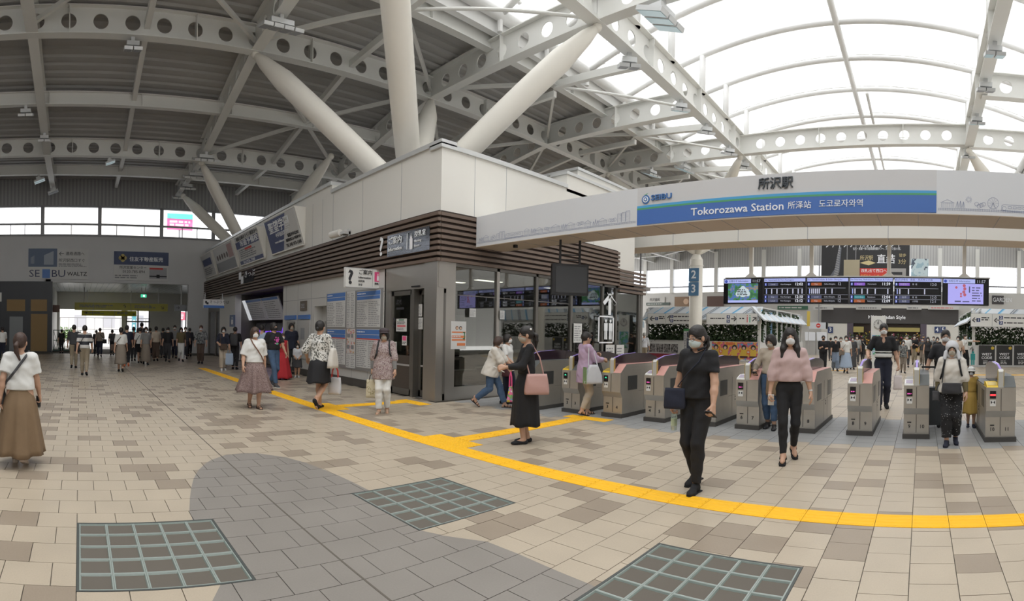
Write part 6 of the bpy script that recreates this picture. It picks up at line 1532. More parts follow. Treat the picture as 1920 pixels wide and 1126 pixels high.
# ================================================================== people: bodies grown from blended volumes
class Vol:
    """Blended volumes meshed as one skin (surface nets)."""
    def __init__(s): s.ops = []; s.cuts = []
    def cone(s, a, b, ra, rb, k=.02, flat=False): s.ops.append(('c', np.array(a, float), np.array(b, float), ra, rb, k, flat)); return s
    def ell(s, c, r, k=.02, rot=None): s.ops.append(('e', np.array(c, float), np.array(r, float), k, rot)); return s
    def sub(s, c, r, k=.01, rot=None): s.ops.append(('s', np.array(c, float), np.array(r, float), k, rot)); return s
    def cut(s, n, d): s.cuts.append((np.array(n, float), d)); return s          # keeps n.p <= d
    def chain(s, pts, rs, k=.02):
        for i in range(len(pts) - 1): s.cone(pts[i], pts[i + 1], rs[i], rs[i + 1], k)
        return s
    def net(s, h, fold=0.0, seed=0):
        lo = np.full(3, 9e9); hi = -lo
        bbs = []
        for o in s.ops:
            if o[0] == 'c': l, u = np.minimum(o[1] - o[3], o[2] - o[4]), np.maximum(o[1] + o[3], o[2] + o[4]); k = o[5]
            else:
                R = max(o[2]) if o[4] is not None else o[2]; l, u = o[1] - R, o[1] + R; k = o[3]
            bbs.append((l - k - 2 * h, u + k + 2 * h))
            if o[0] != 's': lo = np.minimum(lo, l); hi = np.maximum(hi, u)
        lo -= 3 * h; hi += 3 * h
        n = np.ceil((hi - lo) / h).astype(int) + 1
        ax = [lo[i] + h * np.arange(n[i]) for i in range(3)]
        F = np.full(n, .5, np.float32)
        for o, (l, u) in zip(s.ops, bbs):
            i0 = np.maximum(((l - lo) / h).astype(int), 0); i1 = np.minimum(((u - lo) / h).astype(int) + 2, n)
            if (i1 <= i0).any(): continue
            X = ax[0][i0[0]:i1[0], None, None]; Y = ax[1][None, i0[1]:i1[1], None]; Z = ax[2][None, None, i0[2]:i1[2]]
            if o[0] == 'c':
                a, b, ra, rb, k, flat = o[1:]
                d = b - a; L2 = max(d @ d, 1e-9)
                t = ((X - a[0]) * d[0] + (Y - a[1]) * d[1] + (Z - a[2]) * d[2]) / L2
                tc = np.clip(t, 0, 1)
                D = np.sqrt((X - a[0] - tc * d[0]) ** 2 + (Y - a[1] - tc * d[1]) ** 2 + (Z - a[2] - tc * d[2]) ** 2) - (ra + (rb - ra) * tc)
                if flat: D = np.maximum(D, (t - 1) * math.sqrt(L2))
            else:
                c, r, k, rot = o[1:]
                x, y, z = X - c[0], Y - c[1], Z - c[2]
                if rot is not None: x, y, z = rot[0, 0] * x + rot[1, 0] * y + rot[2, 0] * z, rot[0, 1] * x + rot[1, 1] * y + rot[2, 1] * z, rot[0, 2] * x + rot[1, 2] * y + rot[2, 2] * z
                k0 = np.sqrt((x / r[0]) ** 2 + (y / r[1]) ** 2 + (z / r[2]) ** 2); k1 = np.sqrt((x / r[0] ** 2) ** 2 + (y / r[1] ** 2) ** 2 + (z / r[2] ** 2) ** 2) + 1e-9
                D = k0 * (k0 - 1) / k1
            blk = F[i0[0]:i1[0], i0[1]:i1[1], i0[2]:i1[2]]
            if o[0] == 's':
                q = np.maximum(k - np.abs(blk + D), 0) / k; blk[...] = np.maximum(blk, -D) + q * q * k * .25
            else:
                q = np.maximum(k - np.abs(blk - D), 0) / k; blk[...] = np.minimum(blk, D) - q * q * k * .25
        X, Y, Z = ax[0][:, None, None], ax[1][None, :, None], ax[2][None, None, :]
        if fold: F += fold * (np.sin(X * 37 + Z * 21 + seed) * np.sin(Y * 33 - Z * 17 + seed * 2) + .6 * np.sin(Z * 61 + X * 25 + 3 * seed) * np.sin(X * 19 + Y * 27 + seed))
        for nn, d in s.cuts: F = np.maximum(F, nn[0] * X + nn[1] * Y + nn[2] * Z - d)
        I = F < 0
        c = sum(I[i:n[0] - 1 + i, j:n[1] - 1 + j, k:n[2] - 1 + k].astype(np.int8) for i in (0, 1) for j in (0, 1) for k in (0, 1))
        act = (c > 0) & (c < 8); ids = np.argwhere(act)
        if not len(ids): return np.zeros((0, 3)), np.zeros((0, 4), int)
        idx = np.full(act.shape, -1, np.int64); idx[act] = np.arange(len(ids))
        acc = np.zeros((len(ids), 3)); cnt = np.zeros(len(ids))
        for axis in range(3):
            e = np.eye(3, dtype=int)[axis]
            for a in ((0, 0), (0, 1), (1, 0), (1, 1)):
                st = np.insert(np.array(a), axis, 0)
                p, q = ids + st, ids + st + e
                fa, fb = F[p[:, 0], p[:, 1], p[:, 2]], F[q[:, 0], q[:, 1], q[:, 2]]
                m = (fa < 0) != (fb < 0); t = np.where(m, fa / np.where(m, fa - fb, 1), 0)
                acc += np.where(m[:, None], st + e * t[:, None], 0); cnt += m
        V = lo + (ids + acc / cnt[:, None]) * h
        faces = []
        for axis in range(3):
            o1, o2 = [(1, 2), (2, 0), (0, 1)][axis]
            A = np.take(I, range(n[axis] - 1), axis); B = np.take(I, range(1, n[axis]), axis)
            ch = np.argwhere(A != B); ch = ch[(ch[:, o1] > 0) & (ch[:, o2] > 0) & (ch[:, o1] < n[o1] - 1) & (ch[:, o2] < n[o2] - 1)]
            e1, e2 = np.eye(3, dtype=int)[o1], np.eye(3, dtype=int)[o2]
            g = lambda P: idx[P[:, 0], P[:, 1], P[:, 2]]
            Q = np.stack([g(ch - e1 - e2), g(ch - e2), g(ch), g(ch - e1)], 1)
            fl = ~A[ch[:, 0], ch[:, 1], ch[:, 2]]; Q[fl] = Q[fl][:, ::-1]
            faces.append(Q)
        return V, np.concatenate(faces)
def skin_obj(name, vfs, m, parent):
    vs, fs, off = [], [], 0
    for v, f in vfs:
        if len(v): vs.append(v); fs.append(f + off); off += len(v)
    V = np.concatenate(vs); Fc = np.concatenate(fs)
    me = bpy.data.meshes.new(name)
    me.vertices.add(len(V)); me.vertices.foreach_set('co', V.astype(np.float32).ravel())
    me.loops.add(len(Fc) * 4); me.loops.foreach_set('vertex_index', Fc.astype(np.int32).ravel())
    me.polygons.add(len(Fc)); me.polygons.foreach_set('loop_start', np.arange(0, len(Fc) * 4, 4, dtype=np.int32))
    me.polygons.foreach_set('use_smooth', np.ones(len(Fc), bool))
    me.materials.append(m); me.update(calc_edges=True)
    return link(name, me, parent)
SKIN = mat('skin', (.50, .30, .205), .55, 0, .05, 9)
LIPS = mat('lips', (.42, .16, .14), .5)
HAIRB = mat('black_hair', (.014, .011, .010), .5, 0, .3, 60, bump=.5)
HAIRBR = mat('brown_hair', (.05, .026, .018), .5, 0, .3, 60, bump=.5)
HAIRG = mat('grey_hair', (.33, .32, .30), .6, 0, .2, 30)
EYEW = mat('eye_white', (.62, .60, .57), .3); EYED = mat('eye_dark', (.012, .008, .006), .15)
MASKW = mat('white_mask', (.72, .73, .74), .75); MASKG = mat('grey_beige_mask', (.40, .36, .30), .75); MASKB = mat('black_mask', (.012, .012, .014), .7); MASKBL = mat('pale_blue_mask', (.58, .67, .68), .75)
def cloth(name, rgb, noise=.08): return mat('cloth_' + name, rgb, .85, 0, noise, 11, bump=.5)
C = dict(white=cloth('white', (.68, .68, .66)), offwhite=cloth('offwhite', (.60, .57, .52)), cream=cloth('cream', (.55, .46, .38)), black=cloth('black', (.011, .011, .013)), navy=cloth('navy', (.015, .018, .035)), dark=cloth('dark', (.03, .03, .034)), charcoal=cloth('charcoal', (.055, .055, .06)), grey=cloth('grey', (.20, .20, .20)),
         brown=cloth('brown', (.19, .125, .07)), dbrown=cloth('dbrown', (.075, .05, .038)), taupe=cloth('taupe', (.22, .185, .15)), khaki=cloth('khaki', (.30, .25, .18)), beige=cloth('beige', (.42, .36, .29)), red=cloth('red', (.42, .022, .03)), pink=cloth('pink', (.52, .38, .37)), lilac=cloth('lilac', (.44, .32, .44)), denim=cloth('denim', (.055, .10, .18), .35), pdenim=cloth('pdenim', (.20, .25, .33), .2), sky=cloth('sky', (.34, .42, .54)),
         olive=cloth('olive', (.13, .105, .05)), mustard=cloth('mustard', (.40, .26, .06)), wine=cloth('wine', (.12, .045, .05)), lwhite=cloth('lwhite', (.56, .57, .60)))
C['floral'] = blotch('floral_blouse', [(0, (.10, .10, .09)), (.39, (.26, .26, .23)), (.43, (.66, .65, .62)), (.6, (.3, .3, .27)), (.64, (.09, .09, .08))], 26, kind='NOISE', detail=1)
C['tunic'] = blotch('tunic_print', [(0, (.16, .10, .11)), (.38, (.33, .26, .26)), (.47, (.42, .36, .34)), (.56, (.24, .16, .17))], 38, kind='NOISE')
C['brownpat'] = blotch('brown_woven_print', [(0, (.10, .06, .055)), (.42, (.19, .125, .115)), (.53, (.33, .26, .24)), (.6, (.15, .09, .085))], 60, kind='NOISE', stretch=(1, 1, 2.2))
C['camo'] = blotch('grey_leaf_print', [(0, (.05, .055, .06)), (.42, (.16, .17, .17)), (.52, (.28, .29, .28)), (.6, (.08, .09, .09))], 14, kind='NOISE')
C['plaid'] = stripes('plaid_shirt', [(0, (.40, .40, .38)), (.45, (.14, .15, .17)), (.6, (.36, .36, .35)), (.8, (.20, .21, .22))], (1, .3, 1), 14)
C['dots'] = blotch('dotted_black', [(0, (.5, .5, .5)), (.16, (.012, .012, .014))], 34, kind='DOTS')
C['bstripe'] = stripes('wide_stripes', [(0, (.55, .54, .52)), (.5, (.02, .022, .03))], (0, 0, 1), 4.9)
CAMX = Vector((0, 0, CAM_H))
PI = math.pi
def rotx(a): c, s = math.cos(a), math.sin(a); return np.array([[1, 0, 0], [0, c, -s], [0, s, c]])
def rotz(a): c, s = math.cos(a), math.sin(a); return np.array([[c, -s, 0], [s, c, 0], [0, 0, 1.]])
def ik(a, c, l1, l2, pole):
    a, c, pole = map(lambda v: np.array(v, float), (a, c, pole)); d = c - a; L = np.linalg.norm(d)
    if L > (l1 + l2) * .998: c = a + d / L * (l1 + l2) * .998; d = c - a; L = np.linalg.norm(d)
    u = d / L; x = (l1 * l1 - l2 * l2 + L * L) / (2 * L); hgt = math.sqrt(max(l1 * l1 - x * x, 1e-6))
    p = pole - u * (pole @ u); p /= np.linalg.norm(p) + 1e-9
    return a + u * x + p * hgt, c
MASKS = {'w': MASKW, 'g': MASKG, 'b': MASKB, 'l': MASKBL}
HAIRC = {'b': HAIRB, 'r': HAIRBR, 'g': HAIRG}
def person(px, fy, hy, face, label, top='white', bottom='black', sleeve=.5, hem=.86, legs='pants', leg_r=1.0, pants_end=.1, skirt_end=.3, skirt_w=.2, hair='short', hc='b', mask='w', male=False,
           L=(.0, 0), R=(.0, 0), lh=None, rh=None, lean=0.0, hyaw=0.0, hpitch=0.0, shoe='shoe', shoem=None, lod=1, fat=1.0, ease=.018, neck='round', grip='', pleat=.012, group=None, extra=None, dress=False, xoff=0.0, toe=0.0, H=None, name='person', under=None, glasses=False, sleeve_m=None):
    g = on_z(px, fy); rho = math.hypot(g.x, g.y)
    r = ray(px, hy); ztop = CAM_H + r.z / math.hypot(r.x, r.y) * rho
    H = H or ztop
    s = H / (1.635 - .10 * abs(lean))
    cx_, cy_ = -g.x / rho, -g.y / rho; a = math.radians(face)
    hx_, hy_ = math.cos(a) * cx_ + math.sin(a) * (-cy_), math.cos(a) * cy_ + math.sin(a) * cx_
    t = thing(name, label, name if name == 'child' else 'person', (g.x, g.y, 0), math.atan2(-hx_, hy_), group)
    vb = (.0105, .017, .026)[lod]; vh = (.0062, .010, .017)[lod]
    sh = .172 if male else .152; hip = .083
    # --- skeleton
    an = {}
    for sd, (fw, lf) in (('L', L), ('R', R)):
        q = -1 if sd == 'L' else 1
        an[sd] = np.array([q * (hip - .012), fw, .075 + lf])
    hz = .868
    for sd in 'LR': hz = min(hz, an[sd][2] + math.sqrt(max(.811 ** 2 - an[sd][1] ** 2, .1)))
    dz = hz - .868
    Rl = rotx(-lean)
    def up(p):                                           # upper body point leaning about the pelvis
        p = np.array(p, float); o = np.array([0, 0, .92]); return o + Rl @ (p - o) + [0, 0, dz]
    kn = {}
    for sd in 'LR':
        q = -1 if sd == 'L' else 1
        kn[sd], an[sd] = ik((q * hip, 0, hz), an[sd], .412, .402, (0, 1, .0))
    S_ = {}; E_ = {}; W_ = {}
    dl, dr = (L[0] - R[0]) * .5, (R[0] - L[0]) * .5
    for sd, hnd, sw in (('L', lh, dr), ('R', rh, dl)):
        q = -1 if sd == 'L' else 1
        S_[sd] = up((q * sh, -.01, 1.32))
        tgt = up(hnd) if hnd is not None else up((q * (sh + .075 + .03 * (fat - 1)), sw * .85 + .03, .835))
        E_[sd], W_[sd] = ik(S_[sd], tgt, .268, .232, (q * .35, -1, -.25))
    hp = np.array([0, -.005, 1.40]); Rh = rotz(-hyaw) @ rotx(-hpitch)
    def hd(p): return up(hp + Rh @ (np.array(p, float) - hp))
    RH = Rl @ Rh
    m3 = lambda v: v * s
    # --- body (skin): torso, limbs and head in one surface
    f = fat
    B = Vol()
    B.ell(up((0, 0, 1.19)), (.135 * (1.12 if male else 1) * f, .092 * f, .17), .05, Rl).ell(up((0, .0, 1.02)), (.115 * f, .085 * f, .13), .05, Rl).ell(np.array([0, -.005, .91 + dz]), (.145 * f, .105 * f, .12), .05)
    B.cone(up((-sh + .02, -.01, 1.325)), up((sh - .02, -.01, 1.325)), .05, .05, .05)
    B.cone(up((0, -.015, 1.31)), hd((0, -.012, 1.425)), .058 if male else .05, .054 if male else .047, .03)
    for sd in 'LR':
        B.chain([S_[sd], E_[sd]], [.047 * f, .036 * f], .03); B.chain([E_[sd], E_[sd] * .6 + W_[sd] * .4, W_[sd]], [.036 * f, .036 * f, .023], .02)
        q = -1 if sd == 'L' else 1
        B.chain([(q * hip, -.005, hz), kn[sd]], [.083 * f, .054 * f], .04); B.chain([kn[sd], kn[sd] * .68 + an[sd] * .32 + [0, -.014, 0], an[sd]], [.052 * f, .053 * f, .034], .02)
    parts = [B.net(vb if lod < 2 else .019)]
    Hd = Vol()
    Hd.cone(up((0, -.015, 1.33)), hd((0, -.012, 1.44)), .056 if male else .049, .053 if male else .046, .02)
    Hd.ell(hd((0, -.012, 1.535)), (.074, .092, .092), .02, RH).ell(hd((0, .022, 1.465)), (.058, .064, .064), .03, RH).ell(hd((0, .06, 1.425)), (.028, .026, .02), .025, RH)
    Hd.cone(hd((0, .084, 1.525)), hd((0, .100, 1.486)), .009, .0135, .014)
    for q in (-1, 1):
        Hd.ell(hd((q * .077, -.004, 1.497)), (.010, .022, .031), .006, RH)
        if lod < 2: Hd.sub(hd((q * .031, .098, 1.514)), (.017, .016, .011), .012, RH)
    if lod == 0: Hd.ell(hd((0, .083, 1.450)), (.023, .010, .0065), .008, RH).sub(hd((0, .095, 1.450)), (.024, .008, .0018), .003, RH)
    parts.append(Hd.net(vh))
    # hands with five fingers
    tips = {}
    for sd in 'LR':
        q = -1 if sd == 'L' else 1
        d = W_[sd] - E_[sd]; d /= np.linalg.norm(d)
        g_ = grip if isinstance(grip, str) else ''
        curl = .95 if sd in g_ else .38
        side = np.array([-q * .25, 1.0, .1]) if abs(d[2]) > .6 else np.array([-q * .5, .1, 1.0]); side = side - d * (side @ d); side /= np.linalg.norm(side)   # thumb side
        pn = np.cross(side, d) * q; pn /= np.linalg.norm(pn)                                                       # palm normal (towards the body)
        if abs(d[2]) > .6 and pn[0] * -q < 0: pn = -pn
        w0 = W_[sd]; Hn = Vol()
        Hn.cone(E_[sd] * .35 + w0 * .65, w0, .030 * f, .0225, .01)
        if lod == 2:
            Hn.chain([w0, w0 + d * .075, w0 + d * .12 + pn * .03], [.024, .026, .016], .01).chain([w0 + d * .02 + side * .015, w0 + d * .07 + side * .04 + pn * .015], [.013, .010], .008)
        else:
            kns = []
            for k, o in enumerate((.030, .010, -.010, -.029)):
                kp = w0 + d * (.082 - abs(k - 1.2) * .004) + side * o; kns.append(kp); Hn.cone(w0 + side * o * .5 + d * .012, kp, .0165, .0115, .014)
            for k, (kp, ln) in enumerate(zip(kns, (.066, .075, .070, .054))):
                c1 = curl * 1.0 + .06 * k; c2 = curl * 2.0 + .1 * k
                d1 = d * math.cos(c1) + pn * math.sin(c1); d2 = d * math.cos(c2) + pn * math.sin(c2)
                j = kp + d1 * ln * .52; Hn.chain([kp, j, j + d2 * ln * .48], [.0098, .0088, .0072], .004)
            tb = w0 + d * .022 + side * .022; td = d * .72 + side * .62 + pn * .3; td /= np.linalg.norm(td); t2 = td * .75 + d * .3 + pn * (.25 + .5 * (curl > .6)); t2 /= np.linalg.norm(t2)
            Hn.chain([tb, tb + td * .036, tb + td * .036 + t2 * .03], [.0150, .0112, .0088], .008)
        parts.append(Hn.net((.0045, .0075, .012)[lod]))
        tips[sd] = w0 + d * .085 + pn * .025
    if shoe == 'sandal' or shoe == 'flat' or shoe == 'wedge' or lod == 2:
        pass
    feet = {}
    for sd, (fw, lf) in (('L', L), ('R', R)):
        q = -1 if sd == 'L' else 1
        pitch = math.asin(min(max(lf / .17, 0), .95)); yaw = q * .12 + toe
        fd = rotz(-yaw) @ rotx(-pitch) @ np.array([0, 1, 0.]); fu = rotz(-yaw) @ rotx(-pitch) @ np.array([0, 0, 1.])
        feet[sd] = (an[sd], fd, fu)
    if lod < 2 and shoe in ('sandal', 'flat', 'wedge'):
        for sd in 'LR':
            a0, fd, fu = feet[sd]; up_ = .03 if shoe == 'wedge' else 0
            b0 = a0 - fu * (.045 - up_)
            parts.append(Vol().cone(a0 + np.array([0, 0, .05]), a0, .034 * f, .033, .01).ell(b0 - fd * .035 - fu * .002, (.030, .030, .028), .03).cone(a0 - fu * (.02 - up_), b0 + fd * .11 - fu * .008, .033, .022, .03).cone(b0 + fd * .10 - fu * .012, b0 + fd * .155 - fu * .016, .033, .020, .02).net(.009 if lod == 0 else .014))
    body = skin_obj('body', [(v * s, fc) for v, fc in parts], SKIN, t)
    # --- face
    if lod < 2:
        for q in (-1, 1):
            c = hd((q * .031, .0795, 1.514)); e = MB().ball(c * s, (.0135 * s, .0112 * s, .0062 * s), 10, 8, 0); e.ball((hd((q * .031, .0868, 1.514))) * s, (.0066 * s, .0066 * s, .0060 * s), 8, 6, 1); e.build('eye', [EYEW, EYED], t, smooth=True)
            if lod == 0: MB().path([hd((q * .016, .094, 1.537)) * s, hd((q * .032, .094, 1.5395)) * s, hd((q * .048, .082, 1.533)) * s], .0028 * s, 5).build('eyebrow', HAIRC[hc], t)
    if mask:
        k = Vol().ell(hd((0, .026, 1.458)), (.0635, .067, .053), .01, RH).ell(hd((0, .066, 1.462)), (.036, .034, .036), .03, RH).ell(hd((0, .097, 1.487)), (.017, .0185, .022), .02, RH)
        ny = RH @ np.array([0, -1, -.15]); k.cut(ny, ny @ hd((0, .022, 1.45)))
        nz = RH @ np.array([0, .12, 1]); k.cut(nz, nz @ hd((0, .09, 1.504)))
        v, fc = k.net(vh * .9); mo = skin_obj('face_mask', [(v * s, fc)], MASKS[mask], t)
        if lod < 2:
            for q in (-1, 1):
                MB().path([hd((q * .058, .03, 1.48)) * s, hd((q * .075, .005, 1.50)) * s, hd((q * .082, -.016, 1.515)) * s], .0016 * s, 5).path([hd((q * .058, .03, 1.44)) * s, hd((q * .074, .002, 1.47)) * s, hd((q * .082, -.018, 1.49)) * s], .0016 * s, 5).build('ear_loop', MASKS[mask], mo)
            if lod == 0: 
                for zz in (1.452, 1.466): MB().path([hd((x, .108 - abs(x) ** 2 * 12 - (zz - 1.459) * .2, zz)) * s for x in (-.045, -.025, 0, .025, .045)], .0016 * s, 5).build('pleat', MASKS[mask], mo)
    if glasses:
        gm = MB()
        for q in (-1, 1):
            gm.path([hd((q * (.033 + .023 * math.cos(2 * PI * k / 14)), .100 - .004 * math.cos(2 * PI * k / 14), 1.511 + .018 * math.sin(2 * PI * k / 14))) * s for k in range(15)], .0022 * s, 5)
            gm.path([hd((q * .056, .096, 1.515)) * s, hd((q * .079, .05, 1.517)) * s, hd((q * .082, -.005, 1.513)) * s], .002 * s, 5)
        gm.path([hd((-.010, .104, 1.514)) * s, hd((.010, .104, 1.514)) * s], .002 * s, 5); gm.build('glasses', DSTEEL, t)
    # --- hair and hats
    hm = HAIRC[hc]; hr = Vol()
    fr = dict(short=(0, .125, 1.462), bob=(0, .12, 1.462), bangs=(0, .122, 1.452), long=(0, .12, 1.455), pony=(0, .125, 1.468), bun=(0, .125, 1.465), bald=(0, .15, 1.5)).get(hair.split('+')[0], (0, .125, 1.462))
    hs = hair.split('+')[0]
    hr.ell(hd((0, -.016, 1.540)), (.084, .104, .097), .01, RH)
    if hs in ('bob', 'bangs'): hr.ell(hd((0, -.018, 1.487)), (.098, .104, .105), .03, RH)
    if hs == 'long':
        hr.ell(hd((0, -.02, 1.487)), (.096, .103, .11), .03, RH)
        for q in (-1, 1): hr.chain([hd((q * .072, .012, 1.47)), up((q * .085, .04, 1.37)), up((q * .098, .065, 1.27))], [.036, .036, .022], .03)
        hr.chain([hd((0, -.07, 1.44)), up((0, -.105, 1.30))], [.07, .05], .04)
    if hs == 'short': hr.ell(hd((0, -.035, 1.515)), (.082, .085, .075), .02, RH)
    if hs in ('pony', 'bun'): hr.ell(hd((0, -.045, 1.50)), (.078, .072, .07), .02, RH)
    hr.sub(hd(fr), (.072 if hs in ('bangs', 'long') else .079, .085, .092 if hs in ('bob', 'bangs', 'long') else .10), .012, RH)
    if hs in ('pony', 'bun', 'short'): hr.sub(hd((0, .06, 1.44)), (.12, .075, .06), .015, RH)
    nz = RH @ np.array([0, .25, -1.]); zc = {'bob': 1.415, 'bangs': 1.405}.get(hs, 1.44)
    if hs not in ('long',): hr.cut(nz, nz @ hd((0, -.06, zc)))
    vv = [hr.net(vh * 1.1, .0012 if lod < 2 else 0, px)]
    if hs == 'pony': vv.append(Vol().chain([hd((0, -.098, 1.515)), hd((0, -.145, 1.47)), hd((0, -.135, 1.40)), up((.01, -.125, 1.30))], [.024, .030, .028, .014], .015).net(vh))
    if hs == 'bun': vv.append(Vol().ell(hd((0, -.118, 1.478)), (.036, .032, .042), .01, RH).net(vh))
    ho = skin_obj('hair', [(v * s, fc) for v, fc in vv], hm, t)
    # --- top
    tm = C[top] if isinstance(top, str) else top
    T = Vol(); e = ease
    T.ell(up((0, .004, 1.195)), (.138 * (1.12 if male else 1) * f + e, .096 * f + e, .165), .05, Rl).ell(up((0, .004, 1.04)), (.124 * f + e, .092 * f + e, .14), .06, Rl)
    wh = float(np.interp(hem, [.66, .8, .88, .97], [.172, .165, .155, .130])); T.ell(up((0, .002, hem)), (wh * f + e, wh * .76 * f + e, .2), .06, Rl)
    if hem < .76: T.ell(up((0, 0, .80)), (.168 * f + e, .128 * f + e, .17), .06, Rl)
    if hem < .82: T.ell(up((0, .0, .92)), (.150 * f + e, .112 * f + e, .16), .06, Rl)
    if not male and not dress: T.ell(up((0, .045, 1.205)), (.108, .07 * f, .065), .05, Rl)
    T.cone(up((-sh + .015, -.01, 1.328)), up((sh - .015, -.01, 1.328)), .050 + e * .3, .050 + e * .3, .05)
    for sd in 'LR':
        if sleeve > 0:
            se = E_[sd] if sleeve >= .5 else S_[sd] + (E_[sd] - S_[sd]) * sleeve * 2
            re = .048 * f + e * .55
            T.cone(S_[sd], se, .052 * f + e * .45, re + (.012 if ease > .025 else 0), .03, sleeve <= .5)
            if sleeve > .5 and not sleeve_m: T.cone(E_[sd], E_[sd] + (W_[sd] - E_[sd]) * min((sleeve - .5) * 2, .97), .046 * f + e * .5, (.036 if ease < .03 else .05), .03, True)
    n_ = Rl @ np.array([0, 0, -1.]); T.cut(n_, n_ @ up((0, 0, hem)))
    T.sub(hd((0, .0, 1.415)), (.062, .066, .07), .01)
    if neck == 'v': T.sub(up((0, .10, 1.335)), (.038, .06, .085), .01, Rl)
    if neck == 'wide': T.sub(up((0, .03, 1.385)), (.105, .08, .055), .015, Rl)
    v, fc = T.net(vb * 1.05, (.0042, .003, 0)[lod], px * .1)
    to = skin_obj('dress' if dress else 'top', [(v * s, fc)], tm, t)
    if sleeve_m is not None and sleeve > .5:
        vv = [Vol().cone(S_[sd] * .2 + E_[sd] * .8, E_[sd], .048 * f + e * .3, .046 * f + e * .3, .02).cone(E_[sd], E_[sd] + (W_[sd] - E_[sd]) * .95, .045 * f + e * .3, .034, .02, True).net(vb) for sd in 'LR']
        for v, fc in vv: skin_obj('under_sleeve', [(v * s, fc)], sleeve_m, t)
    # --- bottom
    bm = C[bottom] if isinstance(bottom, str) else bottom
    if legs in ('pants', 'shorts'):
        Pn = Vol(); Pn.ell((0, -.003, .92 + dz), (.150 * f, .112 * f, .125), .05)
        vb_ = []
        for sd in 'LR':
            q = -1 if sd == 'L' else 1
            lr = leg_r
            if legs == 'shorts':
                Pn.cone((q * hip, -.004, hz), np.array([q * hip, 0, hz]) * .12 + kn[sd] * .88, .092 * f, .085 * lr * f, .04, True)
            else:
                w_ = max(lr - .8, 0)
                Pn.cone((q * hip, -.004, hz), kn[sd], .094 * f, (.061 + .035 * w_) * f, .035)
                cf = kn[sd] * .68 + an[sd] * .32 + [0, -.014, 0]; en = kn[sd] + (an[sd] - kn[sd]) * (1 - pants_end)
                Pn.cone(kn[sd], cf, (.060 + .035 * w_) * f, (.060 + .04 * w_) * f, .02); Pn.cone(cf, en, (.060 + .04 * w_) * f, (.044 + .05 * w_) * f, .02, True)
        Pn.cut((0, 0, 1), max(hem + .05, 1.0) + dz)
        v, fc = Pn.net(vb, (.0032, .0022, 0)[lod], px * .2)
        skin_obj('shorts' if legs == 'shorts' else 'trousers', [(v * s, fc)], bm, t)
    else:
        z1, z0 = max(hem + .06, .98) + dz, skirt_end; NR, NP = 14, 56 if lod < 2 else 28
        y0 = (L[0] + R[0]) / 2; sp = abs(L[0] - R[0]) / 2
        mb = MB(); vs = []
        for i in range(NR):
            u = i / (NR - 1); z = z1 + (z0 - z1) * u; b = min(u / .28, 1)
            rx = (.128 + .05 * b) * f + (skirt_w - .178) * max(u - .1, 0) / .9; ry = (.100 + .062 * b) * f + (skirt_w * .85 - .155) * max(u - .1, 0) / .9 + sp * .55 * u
            for k in range(NP):
                th = 2 * PI * k / NP; pl = 1 + pleat / .15 * u * (math.sin(th * 7 + px) + .6 * math.sin(th * 13 + 2 * px)) * .5
                vs.append((rx * pl * math.cos(th) * s, (ry * pl * math.sin(th) + y0 * u * .5) * s, (z + .012 * u * math.sin(th * 5 + px)) * s))
        fs = [(i * NP + k, i * NP + (k + 1) % NP, (i + 1) * NP + (k + 1) % NP, (i + 1) * NP + k)[::-1] for i in range(NR - 1) for k in range(NP)]
        mb.add(vs, fs); n0 = (NR - 1) * NP; mb.f.append(tuple(n0 + k for k in range(NP))[::-1]); mb.f.append(tuple(range(NP))); mb.mi += [0, 0]
        mb.build('dress_skirt' if dress else 'skirt', bm, t, smooth=True)
    # --- shoes
    sm = shoem or C['black']
    for sd in 'LR':
        a0, fd, fu = feet[sd]; b0 = a0 - fu * .045; sdv = np.cross(fd, fu)
        Rf = np.stack([sdv, fd, fu], 1)
        if shoe == 'shoe' or lod == 2:
            k = Vol().ell(b0 - fd * .030 + fu * .008, (.037, .045, .042), .02, Rf).cone(a0 - fu * .004, b0 + fd * .09 - fu * .004, .040, .033, .03).ell(b0 + fd * .125 - fu * .008, (.041, .058, .028), .03, Rf)
            k.cut(-fu, -fu @ (b0 - fu * .0285))
            v, fc = k.net((.008, .012, .018)[lod]); so = skin_obj('shoe', [(v * s, fc)], sm, t)
            if lod < 2: 
                pts = [(-.05, -.068), (-.038, .03), (-.043, .12), (-.03, .175), (0, .188), (.03, .175), (.043, .12), (.038, .03), (.05 - .015, -.06), (0, -.078)]
                mb = MB(); vs = [(b0 + sdv * x + fd * y - fu * (.030 - zz)) * s for zz in (-.0, .011) for x, y in [(p[0] * .93, p[1]) for p in pts]]; n = len(pts)
                mb.add(vs, [tuple(range(n)), tuple(range(n, 2 * n))[::-1]] + [(i, n + i, n + (i + 1) % n, (i + 1) % n) for i in range(n)]); mb.build('sole', sm if shoem is None else C['white'] if extra == 'whitesole' else sm, so)
        elif shoe == 'flat':
            k = Vol().ell(b0 - fd * .030 + fu * .0, (.036, .042, .036), .02, Rf).cone(b0 + fu * .0, b0 + fd * .09 - fu * .006, .036, .034, .03).ell(b0 + fd * .125 - fu * .010, (.040, .056, .025), .03, Rf)
            k.cut(-fu, -fu @ (b0 - fu * .030)); k.sub(a0 + fd * .045 + fu * .012, (.030, .070, .040), .01, Rf)
            v, fc = k.net(.008); skin_obj('shoe', [(v * s, fc)], sm, t)
        else:
            hs_ = .045 if shoe == 'wedge' else .012
            pts = [(-.030, -.06), (-.034, .03), (-.042, .11), (-.034, .17), (0, .185), (.034, .17), (.042, .11), (.034, .03), (.030, -.06), (0, -.07)]
            up_ = .03 if shoe == 'wedge' else 0
            mb = MB(); n = len(pts)
